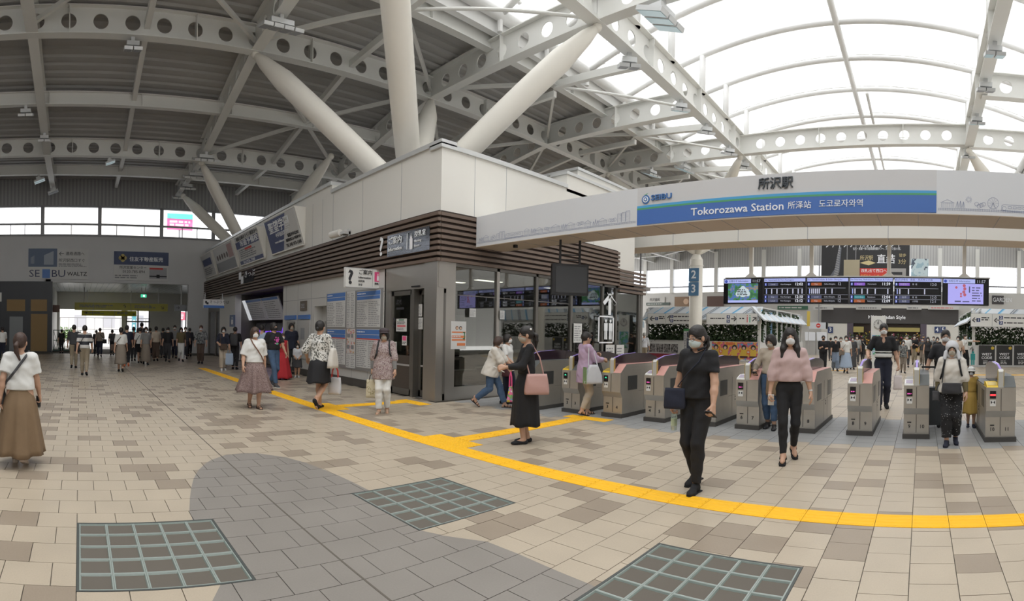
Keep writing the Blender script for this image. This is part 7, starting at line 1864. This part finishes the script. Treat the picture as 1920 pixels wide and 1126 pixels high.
            vs = [(b0 + sdv * x + fd * y - fu * .030) * s for x, y in pts] + [(b0 + sdv * x + fd * y - fu * (.030 - .012 - up_ * (1 if y < .05 else .35))) * s for x, y in pts]
            mb.add(vs, [tuple(range(n)), tuple(range(n, 2 * n))[::-1]] + [(i, n + i, n + (i + 1) % n, (i + 1) % n) for i in range(n)]); mb.build('sandal_sole', sm, t)
            for y, hgt, w in ((.125, .022, .038), (.075, .038, .037), (-.005, .075, .040)):
                st = MB(); st.path([(b0 + sdv * (w * math.cos(th)) + fd * y + fu * (-.018 + up_ * (y < .05) + (hgt + .012) * math.sin(th))) * s for th in np.linspace(0, PI, 9)], .0075 * s, 6); st.build('sandal_strap', sm, t)
    Mw = Matrix.Translation((g.x, g.y, 0)) @ Matrix.Rotation(t.rotation_euler.z, 4, 'Z')
    W = lambda p: Mw @ Vector(tuple(np.array(p) * s))
    return dict(t=t, s=s, W=W, hand={k: W(v) for k, v in tips.items()}, up=up, hd=hd, S=S_, E=E_, Wr=W_, rot=t.rotation_euler.z, top=to, f=f, e=e)
def strap_on(P, pts, r, m, name='bag_strap', flat=1.0):
    """A strap lying on the body: points in the person's own frame."""
    return MB().path([np.array(P['up'](p)) * P['s'] for p in pts], r * P['s'], 6).build(name, m, P['t'])
# ------------------------------------------------------------------ things people carry
def soft_bag(P, at, w, h, d, m, label, strap=None, hm=None, hand=None, rot=0.0, taper=.85, sag=.0, cat='bag', name='bag', sr=.009, lift=.12):
    """A soft bag; `at` is a point in the wearer's frame, or hand='L'/'R' hangs it from that hand by two handles."""
    top = P['hand'][hand] - Vector((0, 0, lift)) if hand else P['W'](P['up'](at))
    top.z = max(top.z, h + .01)
    t = thing(name, label, cat, (top.x, top.y, top.z - h), P['rot'] + rot)
    NP, NR = 24, 8; vs = []
    for i in range(NR):
        u = i / (NR - 1); k = (1 + (taper - 1) * u) * (1 - .10 * (1 - u) ** 6); e = .35
        for j in range(NP):
            a = 2 * PI * j / NP; c, q = math.cos(a), math.sin(a)
            vs.append((w / 2 * k * math.copysign(abs(c) ** e, c), d / 2 * (1 - .6 * u * u) * math.copysign(abs(q) ** .6, q) + .004 * math.sin(9 * u + 3 * a), h * u - sag * math.sin(u * PI) * c * c))
    fs = [(i * NP + j, i * NP + (j + 1) % NP, (i + 1) * NP + (j + 1) % NP, (i + 1) * NP + j) for i in range(NR - 1) for j in range(NP)]
    MB().add(vs, fs + [tuple(range(NP))[::-1], tuple((NR - 1) * NP + j for j in range(NP))]).build('body', m, t, smooth=True)
    inv = (Matrix.Translation(t.location) @ Matrix.Rotation(t.rotation_euler.z, 4, 'Z')).inverted()
    if hand:
        g = inv @ P['hand'][hand]
        for y in (-d * .2, d * .2):
            MB().path([(-w * .25, y, h * .97), (-w * .2, y * .8, h + (g.z - h) * .6), tuple(g + Vector((-.02, 0, 0))), tuple(g + Vector((.02, 0, 0))), (w * .2, y * .8, h + (g.z - h) * .6), (w * .25, y, h * .97)], sr * .8, 6).build('handle', hm or m, t)
    if strap: MB().path([inv @ P['W'](P['up'](p)) for p in strap], sr, 6).build('strap', hm or m, t)
    return t
def held(P, sd, label, cat, name, build, rot=0, off=(0, 0, 0)):
    l = P['hand'][sd] + Vector(off); t = thing(name, label, cat, l, P['rot'] + rot); build(t); return t
def phone(t): MB().box(-.036, .036, -.075, .075, -.004, .004).build('body', BLACK, t, rot=(.5, 0, 0)); MB().box(-.032, .032, -.07, .07, .004, .0045).build('screen', mat('phone_glass', (.05, .06, .08), .1), t, rot=(.5, 0, 0))
PETG = glass('bottle_plastic', (.90, .95, .93), .10, (.7, .8, .75), .25)
def bottle(t):
    MB().path([(0, 0, -.17), (0, 0, -.165), (0, 0, -.03), (0, 0, .0), (0, 0, .02)], [.024, .032, .032, .024, .014], 14).build('body', PETG, t, smooth=True); MB().tube((0, 0, -.12), (0, 0, -.05), .0325, n=14).build('label_band', mat('bottle_label', (.50, .60, .42), .5), t); MB().tube((0, 0, .02), (0, 0, .038), .015, n=12).build('cap', WHITE, t)
def cross(sd=1, z=.93, y=.16): return [(-sd * .19, .03, z), (-sd * .14, y, 1.02), (-sd * .02, y + .01, 1.16), (sd * .07, .12, 1.27), (sd * .095, .02, 1.395), (sd * .07, -.09, 1.33), (-sd * .05, -.135, 1.15), (-sd * .19, -.03, z)]
# ------------------------------------------------------------------ near people
P = person(1305, 914, 608, -28, 'person in black polo and trousers holding a clear bottle, striding nearest the viewer', 'black', 'black', .32, .90, leg_r=.85, pants_end=.05, hair='pony', mask='l', L=(.14, .0), R=(-.12, .03), rh=(.27, .02, .80), lh=(-.25, .15, .86), hyaw=.25, hpitch=.22, lod=0, fat=1.1, grip='LR', glasses=True)
MB().path([np.array(P['hd']((.075 * math.cos(a), .075 * math.sin(a) - .002, 1.405 - .012 * math.sin(a)))) * P['s'] for a in np.linspace(.75 * PI - .2, 2.25 * PI + .2, 14)], .012 * P['s'], 6).build('collar', C['black'], P['t'])
held(P, 'R', 'clear plastic bottle with green label held by the person in black polo', 'bottle', 'bottle', bottle, off=(0, 0, -.02)); soft_bag(P, (.17, .16, 1.0), .23, .2, .07, C['navy'], 'small navy crossbody bag worn by the person in black polo', cross(-1, 1.0), rot=.3, sr=.005); held(P, 'L', 'dark phone held by the person in black polo', 'phone', 'phone', phone)
P = person(1478, 862, 613, 3, 'person in pale pink blouse and slim black trousers walking out between the gates', 'pink', 'black', .93, .97, leg_r=.78, pants_end=.1, hair='long', mask='w', L=(-.16, .05), R=(.16, 0), ease=.03, rh=(.24, .06, .82), lh=(-.26, .06, .83), lod=0, shoe='wedge', grip='R', fat=.94)
held(P, 'R', 'white phone held by the person in the pink blouse', 'phone', 'phone', lambda t: MB().box(-.036, .036, -.075, .075, -.004, .004).build('body', WHITE, t, rot=(1.1, 0, 0)) and MB().box(-.033, .033, -.07, .07, .004, .0045).build('screen', EYED, t, rot=(1.1, 0, 0)))
MB().tube((P['Wr']['L'] * .93 + P['E']['L'] * .07) * P['s'], (P['Wr']['L'] * .85 + P['E']['L'] * .15) * P['s'], .029 * P['s'], n=14).build('wristwatch', ALU, P['t'])
P = person(985, 830, 610, -78, 'person in long black dress with pink shoulder bag seen from the side before the gates', 'black', 'black', .9, .97, legs='skirt', skirt_end=.25, skirt_w=.212, hair='pony', mask='g', L=(.045, 0), R=(-.04, .0), lh=(-.13, .33, 1.06), rh=(.14, .30, 1.04), hpitch=.2, lod=0, shoe='flat', dress=True, neck='wide', grip='LR', glasses=True, fat=.95, pleat=.018)
soft_bag(P, (-.21, -.10, .98), .36, .27, .14, mat('pink_leather', (.46, .27, .24), .4), 'dusty pink leather shoulder bag of the person in the long black dress', [(-.20, -.2, .95), (-.19, -.14, 1.2), (-.15, -.03, 1.40), (-.17, .06, 1.2), (-.2, .0, .97)], rot=PI / 2, taper=.75)
MB().ball(np.array(P['hd']((.07, -.07, 1.575))) * P['s'], .016, 8, 6).ball(np.array(P['hd']((.075, -.055, 1.555))) * P['s'], .014, 8, 6).ball(np.array(P['hd']((-.07, -.07, 1.575))) * P['s'], .016, 8, 6).build('hair_ornament', WHITE, P['t'])
held(P, 'R', 'white phone held up by the person in the long black dress', 'phone', 'phone', lambda t: MB().box(-.04, .04, -.08, .08, -.005, .005).build('body', WHITE, t, rot=(.5, 0, 0)) and MB().box(-.035, .035, -.075, .075, .005, .006).build('screen', emit('phone_lit', (.8, .75, .6), .8), t, rot=(.5, 0, 0)))
P = person(36, 870, 622, 172, 'person in white puff sleeved blouse and long brown skirt walking away at the left edge', 'white', 'brown', .36, .93, legs='skirt', skirt_end=.15, skirt_w=.30, hair='pony', hc='r', mask=None, L=(.14, 0), R=(-.12, .06), lod=0, shoe='wedge', shoem=C['cream'], ease=.034, neck='wide', grip='R', hyaw=.25, pleat=.026, fat=1.05)
soft_bag(P, (-.24, .04, 1.0), .2, .22, .09, C['charcoal'], 'dark crossbody bag of the person in the white puff sleeved blouse', [(p[0] * 1.06, p[1] * 1.25, p[2]) for p in cross(1, .98, .15)], rot=PI / 2, sr=.014)
held(P, 'R', 'small dark bottle in the hand of the person in the long brown skirt', 'bottle', 'bottle', lambda t: MB().tube((0, 0, -.06), (0, 0, .06), .026, n=12).build('body', BLACK, t) and MB().tube((0, 0, -.075), (0, 0, -.06), .02, n=12).build('cap', PETG, t))
P = person(476, 764, 612, 14, 'person in white T-shirt and wide brown patterned culottes walking on the left', 'white', 'brownpat', .5, .92, legs='skirt', skirt_end=.33, skirt_w=.33, hair='bangs', hc='r', mask='w', L=(.10, 0), R=(-.10, .03), rh=(.26, .10, .86), lod=0, shoe='sandal', ease=.032, pleat=.05, fat=1.1, shoem=C['dbrown'])
strap_on(P, [(-.16, .12, .94), (-.10, .155, 1.05), (-.01, .175, 1.18), (.07, .13, 1.30), (.10, .03, 1.405)], .012, mat('strap_brown', (.17, .075, .04), .5))
P = person(598, 767, 600, 152, 'person in dark floral print blouse and black skirt walking away by the ticket wall', 'floral', 'black', .62, .88, legs='skirt', skirt_end=.50, skirt_w=.20, hair='bun', mask=None, L=(.16, 0), R=(-.24, .13), lod=0, shoe='flat', ease=.032, neck='round', grip='R', lh=(-.32, .10, .92), pleat=.006, fat=1.04)
soft_bag(P, None, .27, .32, .11, C['lwhite'], 'white paper shopping bag with red handles held by the person in the floral blouse', hand='R', hm=RED, lift=.2); soft_bag(P, (.27, .0, 1.13), .14, .36, .3, C['offwhite'], 'white canvas tote on the shoulder of the person in the floral blouse', [(.25, .08, 1.1), (.19, .04, 1.36), (.19, -.05, 1.36), (.25, -.08, 1.1)], taper=.6)
P = person(718, 774, 615, -6, 'person in mottled brown tunic, white trousers and sun visor by the information door', 'tunic', 'white', .9, .66, leg_r=1.0, pants_end=.06, hair='bangs', mask='g', L=(-.07, .02), R=(.10, 0), lod=0, shoe='sandal', shoem=mat('shoe_beige', (.35, .28, .2), .6), ease=.04, grip='R', sleeve_m=C['grey'], fat=1.05, hpitch=.12)
v, fc = Vol().ell(P['hd']((0, -.005, 1.585)), (.10, .118, .062), .02).ell(P['hd']((0, .075, 1.558)), (.088, .085, .014), .02).cut((0, 0, -1), -P['hd']((0, 0, 1.543))[2]).net(.008); skin_obj('sun_visor_hat', [(v * P['s'], fc)], mat('hat_plum', (.045, .032, .036), .7), P['t'])
for q in (-1, 1): strap_on(P, [(q * .10, -.1, 1.36), (q * .10, .0, 1.405), (q * .11, .105, 1.30), (q * .13, .135, 1.15), (q * .17, .04, 1.05)], .017, C['dark'], 'backpack_strap')
soft_bag(P, (0, -.2, 1.36), .27, .36, .14, C['dark'], 'dark backpack on the back of the person in the mottled tunic', [(.1, -.14, 1.36), (0, -.15, 1.4), (-.1, -.14, 1.36)]); soft_bag(P, None, .26, .33, .08, blotch('cream_bag_print', [(0, (.55, .50, .36)), (.46, (.55, .50, .36)), (.5, (.3, .26, .14)), (.53, (.55, .50, .36))], 7, kind='NOISE'), 'cream print tote bag held by the person in the mottled tunic', hand='R', hm=C['dbrown'], lift=.1)
P = person(920, 763, 627, 80, 'person in white cardigan and jeans leaning forward with a colourful bag by the booth glass', 'offwhite', 'denim', .7, .74, leg_r=1.0, pants_end=.1, hair='bob', hc='r', mask='w', L=(.30, 0), R=(-.34, .10), rh=(.12, .38, 1.02), lh=(-.16, .42, 1.08), lean=.25, hpitch=.1, lod=0, shoe='sandal', ease=.042, grip='LR', fat=1.12)
soft_bag(P, None, .22, .30, .12, blotch('bright_bag', [(0, (.62, .12, .25)), (.25, (.65, .50, .06)), (.45, (.10, .30, .45)), (.6, (.60, .60, .55)), (.75, (.15, .35, .12)), (.88, (.6, .2, .4))], 22), 'colourful flowered cloth bag hanging from the arm of the person in the white cardigan', hand='R', hm=PINK, lift=.3, taper=.35)
held(P, 'L', 'white boxed item in the hands of the person in the white cardigan', 'box', 'box', lambda t: MB().box(-.06, .06, -.09, .09, -.02, .02).build('body', WHITE, t, rot=(.4, 0, .6)) and MB().box(-.03, .03, -.05, .05, .02, .022).build('label_patch', PAPER, t, rot=(.4, 0, .6)))
P = person(950, 756, 625, 62, 'person in white shirt and dark wide trousers standing behind the white cardigan', 'white', 'navy', .4, .9, leg_r=1.6, hair='bob', mask='w', L=(.05, 0), R=(-.08, 0), rh=(.2, .28, .95), lod=1)
soft_bag(P, (.26, .12, .95), .26, .26, .12, C['wine'], 'dark wine red handbag of the person behind the white cardigan', [(.26, .2, .94), (.22, .08, 1.12), (.26, .04, .94)])
P = person(1096, 778, 621, 118, 'person in lilac cardigan and pale trousers walking towards the gates', 'lilac', 'beige', .93, .64, leg_r=.95, pants_end=.1, hair='short', mask=None, L=(.10, 0), R=(-.10, .03), rh=(.10, .36, 1.08), lh=(-.13, .30, 1.16), lod=0, shoe='sandal', ease=.036, grip='LR', hpitch=.15, fat=1.03)
soft_bag(P, (.27, .03, 1.0), .12, .34, .36, C['lwhite'], 'large white tote with green side on the arm of the person in lilac', [(.27, .12, .98), (.20, .04, 1.34), (.20, -.04, 1.34), (.27, -.08, .98)], taper=.8)
MB().box(-.062, .062, -.176, -.168, .01, .3).build('green_side', mat('bag_green', (.20, .30, .14), .6), bpy.data.objects[[o.name for o in COL.objects if o.get('label', '').startswith('large white tote')][0]])
held(P, 'R', 'dark card wallet held out by the person in lilac', 'wallet', 'wallet', lambda t: MB().box(-.04, .04, -.06, .06, -.006, .006).build('body', BLACK, t) and MB().box(-.03, .03, -.05, .05, .006, .008).build('card', GREYP, t)); soft_bag(P, (.10, .24, 1.02), .16, .26, .14, C['charcoal'], 'dark grey bundle bag at the front of the person in lilac', [(.1, .22, 1.0), (.08, .16, 1.2), (.04, .2, 1.0)])
P = person(1444, 804, 625, -12, 'person in cream top and taupe cardigan looking at a phone behind the pink blouse', 'beige', 'denim', .93, .95, leg_r=.95, pants_end=.2, hair='bob', mask='g', L=(.02, 0), R=(-.12, .02), rh=(.24, .22, 1.0), lh=(-.2, .1, .85), hpitch=.32, hyaw=.2, lod=0, ease=.02, grip='R', sleeve_m=C['taupe'], shoem=BLACK)
held(P, 'R', 'dark phone held by the person in the taupe cardigan', 'phone', 'phone', phone); soft_bag(P, (-.08, .2, .92), .24, .30, .1, C['brown'], 'brown leather bag carried by the person in the taupe cardigan', [(-.1, .18, .9), (-.13, .12, 1.3), (-.12, 0, 1.40), (-.13, -.1, 1.3)])
P = person(1655, 766, 605, 3, 'person in black V-neck top with white stripes and black trousers coming through the gates', 'black', 'navy', .42, .96, leg_r=1.05, pants_end=.04, hair='short', mask='w', male=True, L=(-.12, .03), R=(.12, 0), rh=(.30, .24, 1.0), lh=(-.29, .04, .82), lod=0, neck='v', ease=.02, grip='LR')
for z0_, z1_ in ((.985, 1.055), (1.075, 1.10)):
    v, fc = Vol().ell(P['up']((0, .004, 1.04)), (.160, .126, .16), .05).ell(P['up']((0, .004, 1.195)), (.184, .128, .165), .05).ell(P['up']((0, .002, .96)), (.162, .128, .2), .06).cut((0, 0, 1), P['up']((0, 0, z1_))[2]).cut((0, 0, -1), -P['up']((0, 0, z0_))[2]).net(.009); skin_obj('white_stripe', [(v * P['s'], fc)], C['white'], P['t'])
held(P, 'R', 'dark phone held out flat by the person in the striped black top', 'phone', 'phone', lambda t: MB().box(-.04, .04, -.075, .075, -.004, .004).build('body', BLACK, t) and MB().box(-.035, .035, -.07, .07, .004, .005).build('screen', EYED, t)); soft_bag(P, None, .20, .30, .1, mat('thin_plastic_bag', (.66, .60, .60), .4), 'thin white plastic bag with red print held by the person in the striped top', hand='L', lift=.12)
P = person(1783, 833, 641, 0, 'person in white sun hat and pale shirt with black waist bag walking out', 'offwhite', 'dots', .9, .84, leg_r=1.25, pants_end=.16, hair='bob', mask='g', L=(-.08, .03), R=(.10, 0), lod=0, ease=.045, sleeve_m=C['olive'], shoem=C['navy'], fat=1.12)
v, fc = Vol().ell(P['hd']((0, -.015, 1.56)), (.108, .125, .105), .02).ell(P['hd']((0, -.04, 1.45)), (.118, .10, .10), .04).chain([P['hd']((-.10, .03, 1.47)), P['hd']((-.115, .06, 1.38))], [.032, .03], .03).chain([P['hd']((.10, .03, 1.47)), P['hd']((.115, .06, 1.38))], [.032, .03], .03).sub(P['hd']((0, .12, 1.475)), (.078, .12, .088), .01).net(.008)
skin_obj('sun_hat', [(v * P['s'], fc)], C['lwhite'], P['t']); soft_bag(P, (.0, .215, 1.0), .30, .15, .1, C['dark'], 'black waist bag across the front of the person in the white sun hat', [(-.15, .16, .96), (-.19, 0, 1.0), (-.1, -.14, 1.1), (.05, -.13, 1.3), (.10, .0, 1.41), (.13, .13, 1.2), (.15, .17, 1.0)], sr=.008); soft_bag(P, (.25, .06, .86), .11, .14, .06, C['charcoal'], 'small dark pouch hanging beside the waist bag of the person in the sun hat', [(.25, .06, .85), (.2, .08, .97)])
for q in (-1, 1): strap_on(P, [(q * .10, -.1, 1.37), (q * .105, .0, 1.41), (q * .12, .12, 1.30), (q * .15, .14, 1.14), (q * .18, .05, 1.05)], .017, C['black'], 'backpack_strap')
P = person(1771, 795, 617, 4, 'person with glasses and dark shirt walking right behind the white sun hat', 'dark', 'charcoal', .4, .92, hair='short', mask='w', male=True, L=(.05, 0), R=(-.05, 0), lod=1, glasses=True, rh=(.33, .05, .88))
c = on_z(1741, 800); t = thing('suitcase', 'dark grey suitcase wheeled between the gates numbered 9 and 10', 'suitcase', (c.x, c.y, 0), .1); MB().prism([(-.20, .05), (.20, .05), (.22, .09), (.22, .62), (.18, .68), (-.18, .68), (-.22, .62), (-.22, .09)], -.13, .13, 'y').build('body', mat('suitcase_grey', (.04, .045, .05), .4), t)
for x in (-.16, .16): MB().tube((x, -.1, .03), (x, -.06, .03), .03).build('wheel', BLACK, t); MB().tube((x * .6, .1, .68), (x * .6, .1, 1.0), .01).build('handle_tube', ALU, t)
MB().box(-.12, .12, .08, .12, 1.0, 1.03).build('handle', BLACK, t)
P = person(1820, 800, 688, 5, 'child in mustard dress half hidden behind the person in the sun hat', 'mustard', 'mustard', .93, .96, legs='skirt', skirt_end=.38, skirt_w=.24, hair='bob', mask='w', L=(.05, 0), R=(-.05, 0), lod=1, dress=True, name='child', shoem=C['navy'])
v, fc = Vol().ell(P['hd']((0, -.01, 1.57)), (.105, .12, .09), .02).ell(P['hd']((0, 0, 1.535)), (.15, .165, .014), .02).net(.012); skin_obj('white_hat', [(v * P['s'], fc)], C['white'], P['t'])
# ------------------------------------------------------------------ people along the ticket wall
P = person(512, 724, 603, 38, 'person in black T-shirt with pink print, black mask and jeans', 'black', 'denim', .42, .94, pants_end=.05, hair='bangs', mask='b', male=True, L=(-.18, .05), R=(.2, 0), lod=1, shoem=C['charcoal'], extra='whitesole', ease=.03)
pr = MB()
for x, z, r in ((0, 1.17, .05), (-.03, 1.24, .022), (.035, 1.245, .022), (-.06, 1.20, .02), (.065, 1.19, .02), (.05, 1.10, .02)): pr.ball(np.array(P['up']((x, .145 - abs(x) * .3, z))) * P['s'], (r, .012, r), 10, 6)
pr.build('pink_print', mat('shirt_pink', (.60, .10, .38), .7), P['t']); MB().ball(np.array(P['up']((.0, .142, 1.09))) * P['s'], (.05, .012, .025), 10, 6).build('green_print', mat('shirt_green', (.15, .40, .25), .7), P['t'])
person(529, 711, 624, 16, 'person in long red sleeveless dress beside the black T-shirt', 'red', 'red', 0, .97, legs='skirt', skirt_end=.06, skirt_w=.33, hair='bun', hc='r', mask='w', L=(.08, 0), R=(-.1, 0), rh=(.10, .2, 1.2), lod=1, dress=True, neck='v', pleat=.02)
P = person(545, 701, 605, 20, 'person in navy shirt with a large black bag behind the red dress', 'navy', 'dark', .7, .8, hair='bob', mask='g', L=(.05, 0), R=(-.1, 0), lod=1, lh=(-.2, .15, 1.0), ease=.03)
soft_bag(P, (-.26, .05, .98), .16, .46, .34, C['black'], 'large black bag on the arm of the person in navy', [(-.26, .1, .96), (-.2, .02, 1.36), (-.26, -.08, .96)])
P = person(557, 707, 643, 2, 'small child in white shirt and dark skirt standing by the fare machine', 'lwhite', 'charcoal', .5, .9, legs='skirt', skirt_end=.48, skirt_w=.22, hair='bob', mask='w', L=(.02, 0), R=(-.02, 0), lod=1, name='child', fat=1.12, rh=(.1, .2, .95), lh=(-.1, .2, .95), shoem=C['lwhite'])
P = person(376, 681, 609, -6, 'person in dark leaf print shirt and brown trousers standing by the far doors', 'camo', 'dbrown', .6, .84, leg_r=1.3, hair='short', hc='r', mask='w', male=True, lod=1, ease=.03, L=(.03, 0), R=(-.05, 0))
P = person(418, 694, 612, 8, 'person in black blouse and pale wide trousers with a brown bag', 'navy', 'beige', .7, .85, leg_r=1.5, hair='bob', mask='w', lod=1, L=(-.08, .02), R=(.12, 0), neck='v', rh=(.2, .2, 1.0), shoem=C['white'])
soft_bag(P, (.02, .2, 1.0), .28, .2, .1, C['dbrown'], 'brown shoulder bag at the front of the person in black blouse', [(.12, .18, .98), (.13, .06, 1.38), (.1, -.1, 1.3)]); soft_bag(P, None, .3, .4, .12, C['sky'], 'pale blue and white cloth bag held by the person in black blouse', hand='L', lift=.1)
P = person(440, 692, 612, 168, 'person in black with a backpack queueing at the ticket machines', 'black', 'dark', .5, .88, hair='short', mask=None, male=True, lod=2)
soft_bag(P, (0, -.22, 1.36), .3, .42, .16, C['charcoal'], 'dark backpack of the person queueing at the ticket machines', [(.1, -.14, 1.36), (0, -.15, 1.4), (-.1, -.14, 1.36)])
person(490, 704, 608, 165, 'person in pale blue shirt facing the ticket machines behind the black T-shirt', 'sky', 'charcoal', .5, .9, hair='short', mask=None, male=True, lod=2)
# ------------------------------------------------------------------ crowd at the left exit
G1 = 'people by the left exit'
W1, W2 = (.16, .0), (-.16, .05)
def crowd(rows, group):
    for px, fy, hy, face, label, top, bot, kw in rows:
        Pq = person(px, fy, hy, face, label, top, bot, lod=2, group=group, **{**dict(sleeve=.5, hem=.88, L=W1, R=W2, mask='w' if abs(face) < 90 else None, ease=.024), **{k: v for k, v in kw.items() if k != 'bag'}})
        if 'bag' in kw:
            b = kw['bag']; soft_bag(Pq, (b[1], b[2], 1.0), .26, .2, .1, C[b[0]], b[3], [(b[1], b[2] + .05, .97), (b[1] * .3, .15 * np.sign(b[2] + .01), 1.2), (-b[1] * .45, 0, 1.41), (b[1] * .3, -.15 * np.sign(b[2] + .01), 1.2), (b[1], b[2] - .05, .97)])
crowd((
    (158, 704, 609, 178, 'person in wide black and white striped shirt and khaki trousers walking to the exit', 'bstripe', 'khaki', dict(male=True, hair='short', bag=('black', -.2, -.02, 'black crossbody bag of the person in the wide striped shirt'))),
    (138, 690, 608, 178, 'person in dark shirt and light khaki trousers left of the striped shirt', 'charcoal', 'khaki', dict(male=True, L=W2, R=W1)),
    (187, 669, 614, 180, 'person in taupe shirt and navy trousers at the exit', 'taupe', 'navy', dict(male=True, bag=('black', .24, 0, 'dark bag at the side of the person in taupe'))),
    (180, 667, 618, 182, 'person in dark clothes half behind the taupe shirt', 'dark', 'dark', {}),
    (210, 666, 617, 180, 'person in charcoal top and trousers alone at the exit', 'charcoal', 'dark', dict(hair='bob')),
    (226, 697, 613, 178, 'person in white T-shirt and long taupe pinafore walking to the exit', 'white', 'taupe', dict(legs='skirt', skirt_end=.3, skirt_w=.23, hem=1.0, hair='bun', bag=('dbrown', -.24, .02, 'brown bag of the person in the taupe pinafore'))),
    (237, 687, 609, 182, 'person in dark clothes with orange shoes beside the taupe pinafore', 'navy', 'black', dict(male=True, shoem=mat('shoe_orange', (.6, .14, .05), .6))),
    (250, 677, 612, 178, 'person in wine red shirt near the exit door', 'wine', 'dark', dict(male=True)),
    (262, 681, 613, 175, 'person in white T-shirt and black shorts with a black hip bag', 'white', 'black', dict(legs='shorts', male=True, bag=('black', -.2, .06, 'black hip bag of the person in shorts'))),
    (273, 683, 612, 4, 'person in grey top and long taupe skirt coming in beside the shorts', 'grey', 'taupe', dict(legs='skirt', skirt_end=.15, skirt_w=.24, hair='bob')),
    (265, 671, 604, 180, 'tall person in dark shirt behind the white T-shirt and shorts', 'charcoal', 'black', dict(male=True)),
    (292, 677, 611, 180, 'person in pale blouse and wide brown trousers walking to the exit', 'beige', 'dbrown', dict(leg_r=1.9, pants_end=.2, hair='bun')),
    (281, 668, 614, 181, 'person in black jacket between the skirt and the wide brown trousers', 'black', 'dark', {}),
    (314, 678, 612, 0, 'person in black shirt coming in from the exit, head lowered', 'black', 'dark', dict(hpitch=.4, male=True)),
    (305, 671, 614, 180, 'person in dark top close behind the lowered head', 'dark', 'charcoal', {}),
    (327, 671, 609, 2, 'tall person in grey jacket over navy shirt facing the hall', 'grey', 'navy', dict(male=True, sleeve=.93)),
    (339, 677, 613, 5, 'person in olive shirt and white trousers facing the hall', 'olive', 'white', dict(hair='bob')),
    (347, 672, 612, 0, 'person in charcoal shirt right of the olive shirt', 'charcoal', 'dark', dict(male=True)),
    (355, 668, 614, 178, 'person in dark jacket at the end of the ticket wall', 'dark', 'black', dict(sleeve=.93)),
    (4, 676, 612, 195, 'person in white shirt and navy trousers at the far left edge by the shopfront', 'white', 'navy', {}),
    (115, 662, 617, 180, 'person in black behind the lattice barrier', 'black', 'black', {})), G1)
G2 = 'people beyond the gates'
crowd((
    (1543, 697, 628, 5, 'person in black shirt and trousers looking at a phone left of the passage', 'black', 'black', dict(male=True, mask='b', rh=(.1, .24, 1.1), lh=(-.12, .22, 1.05), sleeve=.6, fat=1.1)),
    (1566, 695, 629, 8, 'person in black polo and wide pale jeans in the passage', 'black', 'pdenim', dict(leg_r=1.8, neck='v')),
    (1586, 699, 628, -4, 'person in white blouse and pale blue skirt in the passage', 'white', 'sky', dict(legs='skirt', skirt_end=.24, skirt_w=.29, hair='bob', rh=(.15, .2, 1.0), bag=('taupe', .18, .14, 'taupe bag of the person in the pale blue skirt'))),
    (1576, 690, 631, 4, 'person in pale shirt just behind the pale blue skirt', 'offwhite', 'charcoal', {}),
    (1598, 692, 630, 0, 'person in long charcoal dress right of the pale blue skirt', 'charcoal', 'charcoal', dict(legs='skirt', skirt_end=.12, skirt_w=.22, hair='bob')),
    (1606, 683, 628, 2, 'person in plaid shirt and dark trousers before the flower shop', 'plaid', 'charcoal', dict(male=True)),
    (1617, 677, 630, 175, 'person in black with a white bag seen from behind left of the clock pylon', 'black', 'dark', dict(bag=('white', .22, .02, 'white bag carried left of the clock pylon'))),
    (1693, 699, 637, 5, 'person in cream hat and grey leaf print shirt right of the striped top', 'camo', 'taupe', dict(hem=.78, hair='bob')),
    (1700, 688, 627, 0, 'person in white shirt behind the cream hat', 'white', 'charcoal', dict(male=True)),
    (1714, 684, 627, 0, 'person in black T-shirt and khaki trousers looking at a phone', 'black', 'khaki', dict(male=True, rh=(.08, .24, 1.12), lh=(-.1, .22, 1.08))),
    (1739, 690, 631, 3, 'person with long hair in dark vest and black trousers', 'dark', 'black', dict(hair='long', sleeve=.2)),
    (1729, 685, 632, -4, 'person with a bright yellow bag left of the dark vest', 'charcoal', 'taupe', dict(bag=('mustard', .26, .08, 'bright yellow bag right of the khaki trousers'))),
    (1757, 692, 631, 6, 'person with bob hair in black blouse left of the glasses', 'black', 'black', dict(hair='bob')),
    (1796, 691, 629, -10, 'person in cream top and black trousers beside the pointing arm', 'cream', 'black', dict(hair='bob')),
    (1809, 690, 626, 50, 'person in white T-shirt pointing with an outstretched arm', 'white', 'black', dict(male=True, lh=(-.5, .38, 1.30), bag=('black', .2, -.08, 'black backpack of the pointing person'))),
    (1750, 678, 630, 0, 'person in grey in the distance before the number 4 sign', 'grey', 'dark', {}),
    (1680, 678, 630, 178, 'person in dark clothes far off right of the clock pylon', 'dark', 'black', {}),
    (1557, 676, 632, 180, 'person in black far off by the fare boards', 'black', 'charcoal', {}),
    (1207, 684, 623, 172, 'grey haired person in pale blue shirt walking away beside the booth end', 'lwhite', 'khaki', dict(male=True, hc='g', sleeve=.8, bag=('black', -.22, .0, 'black crossbody bag of the grey haired person'))),), G2)
bake_letters()
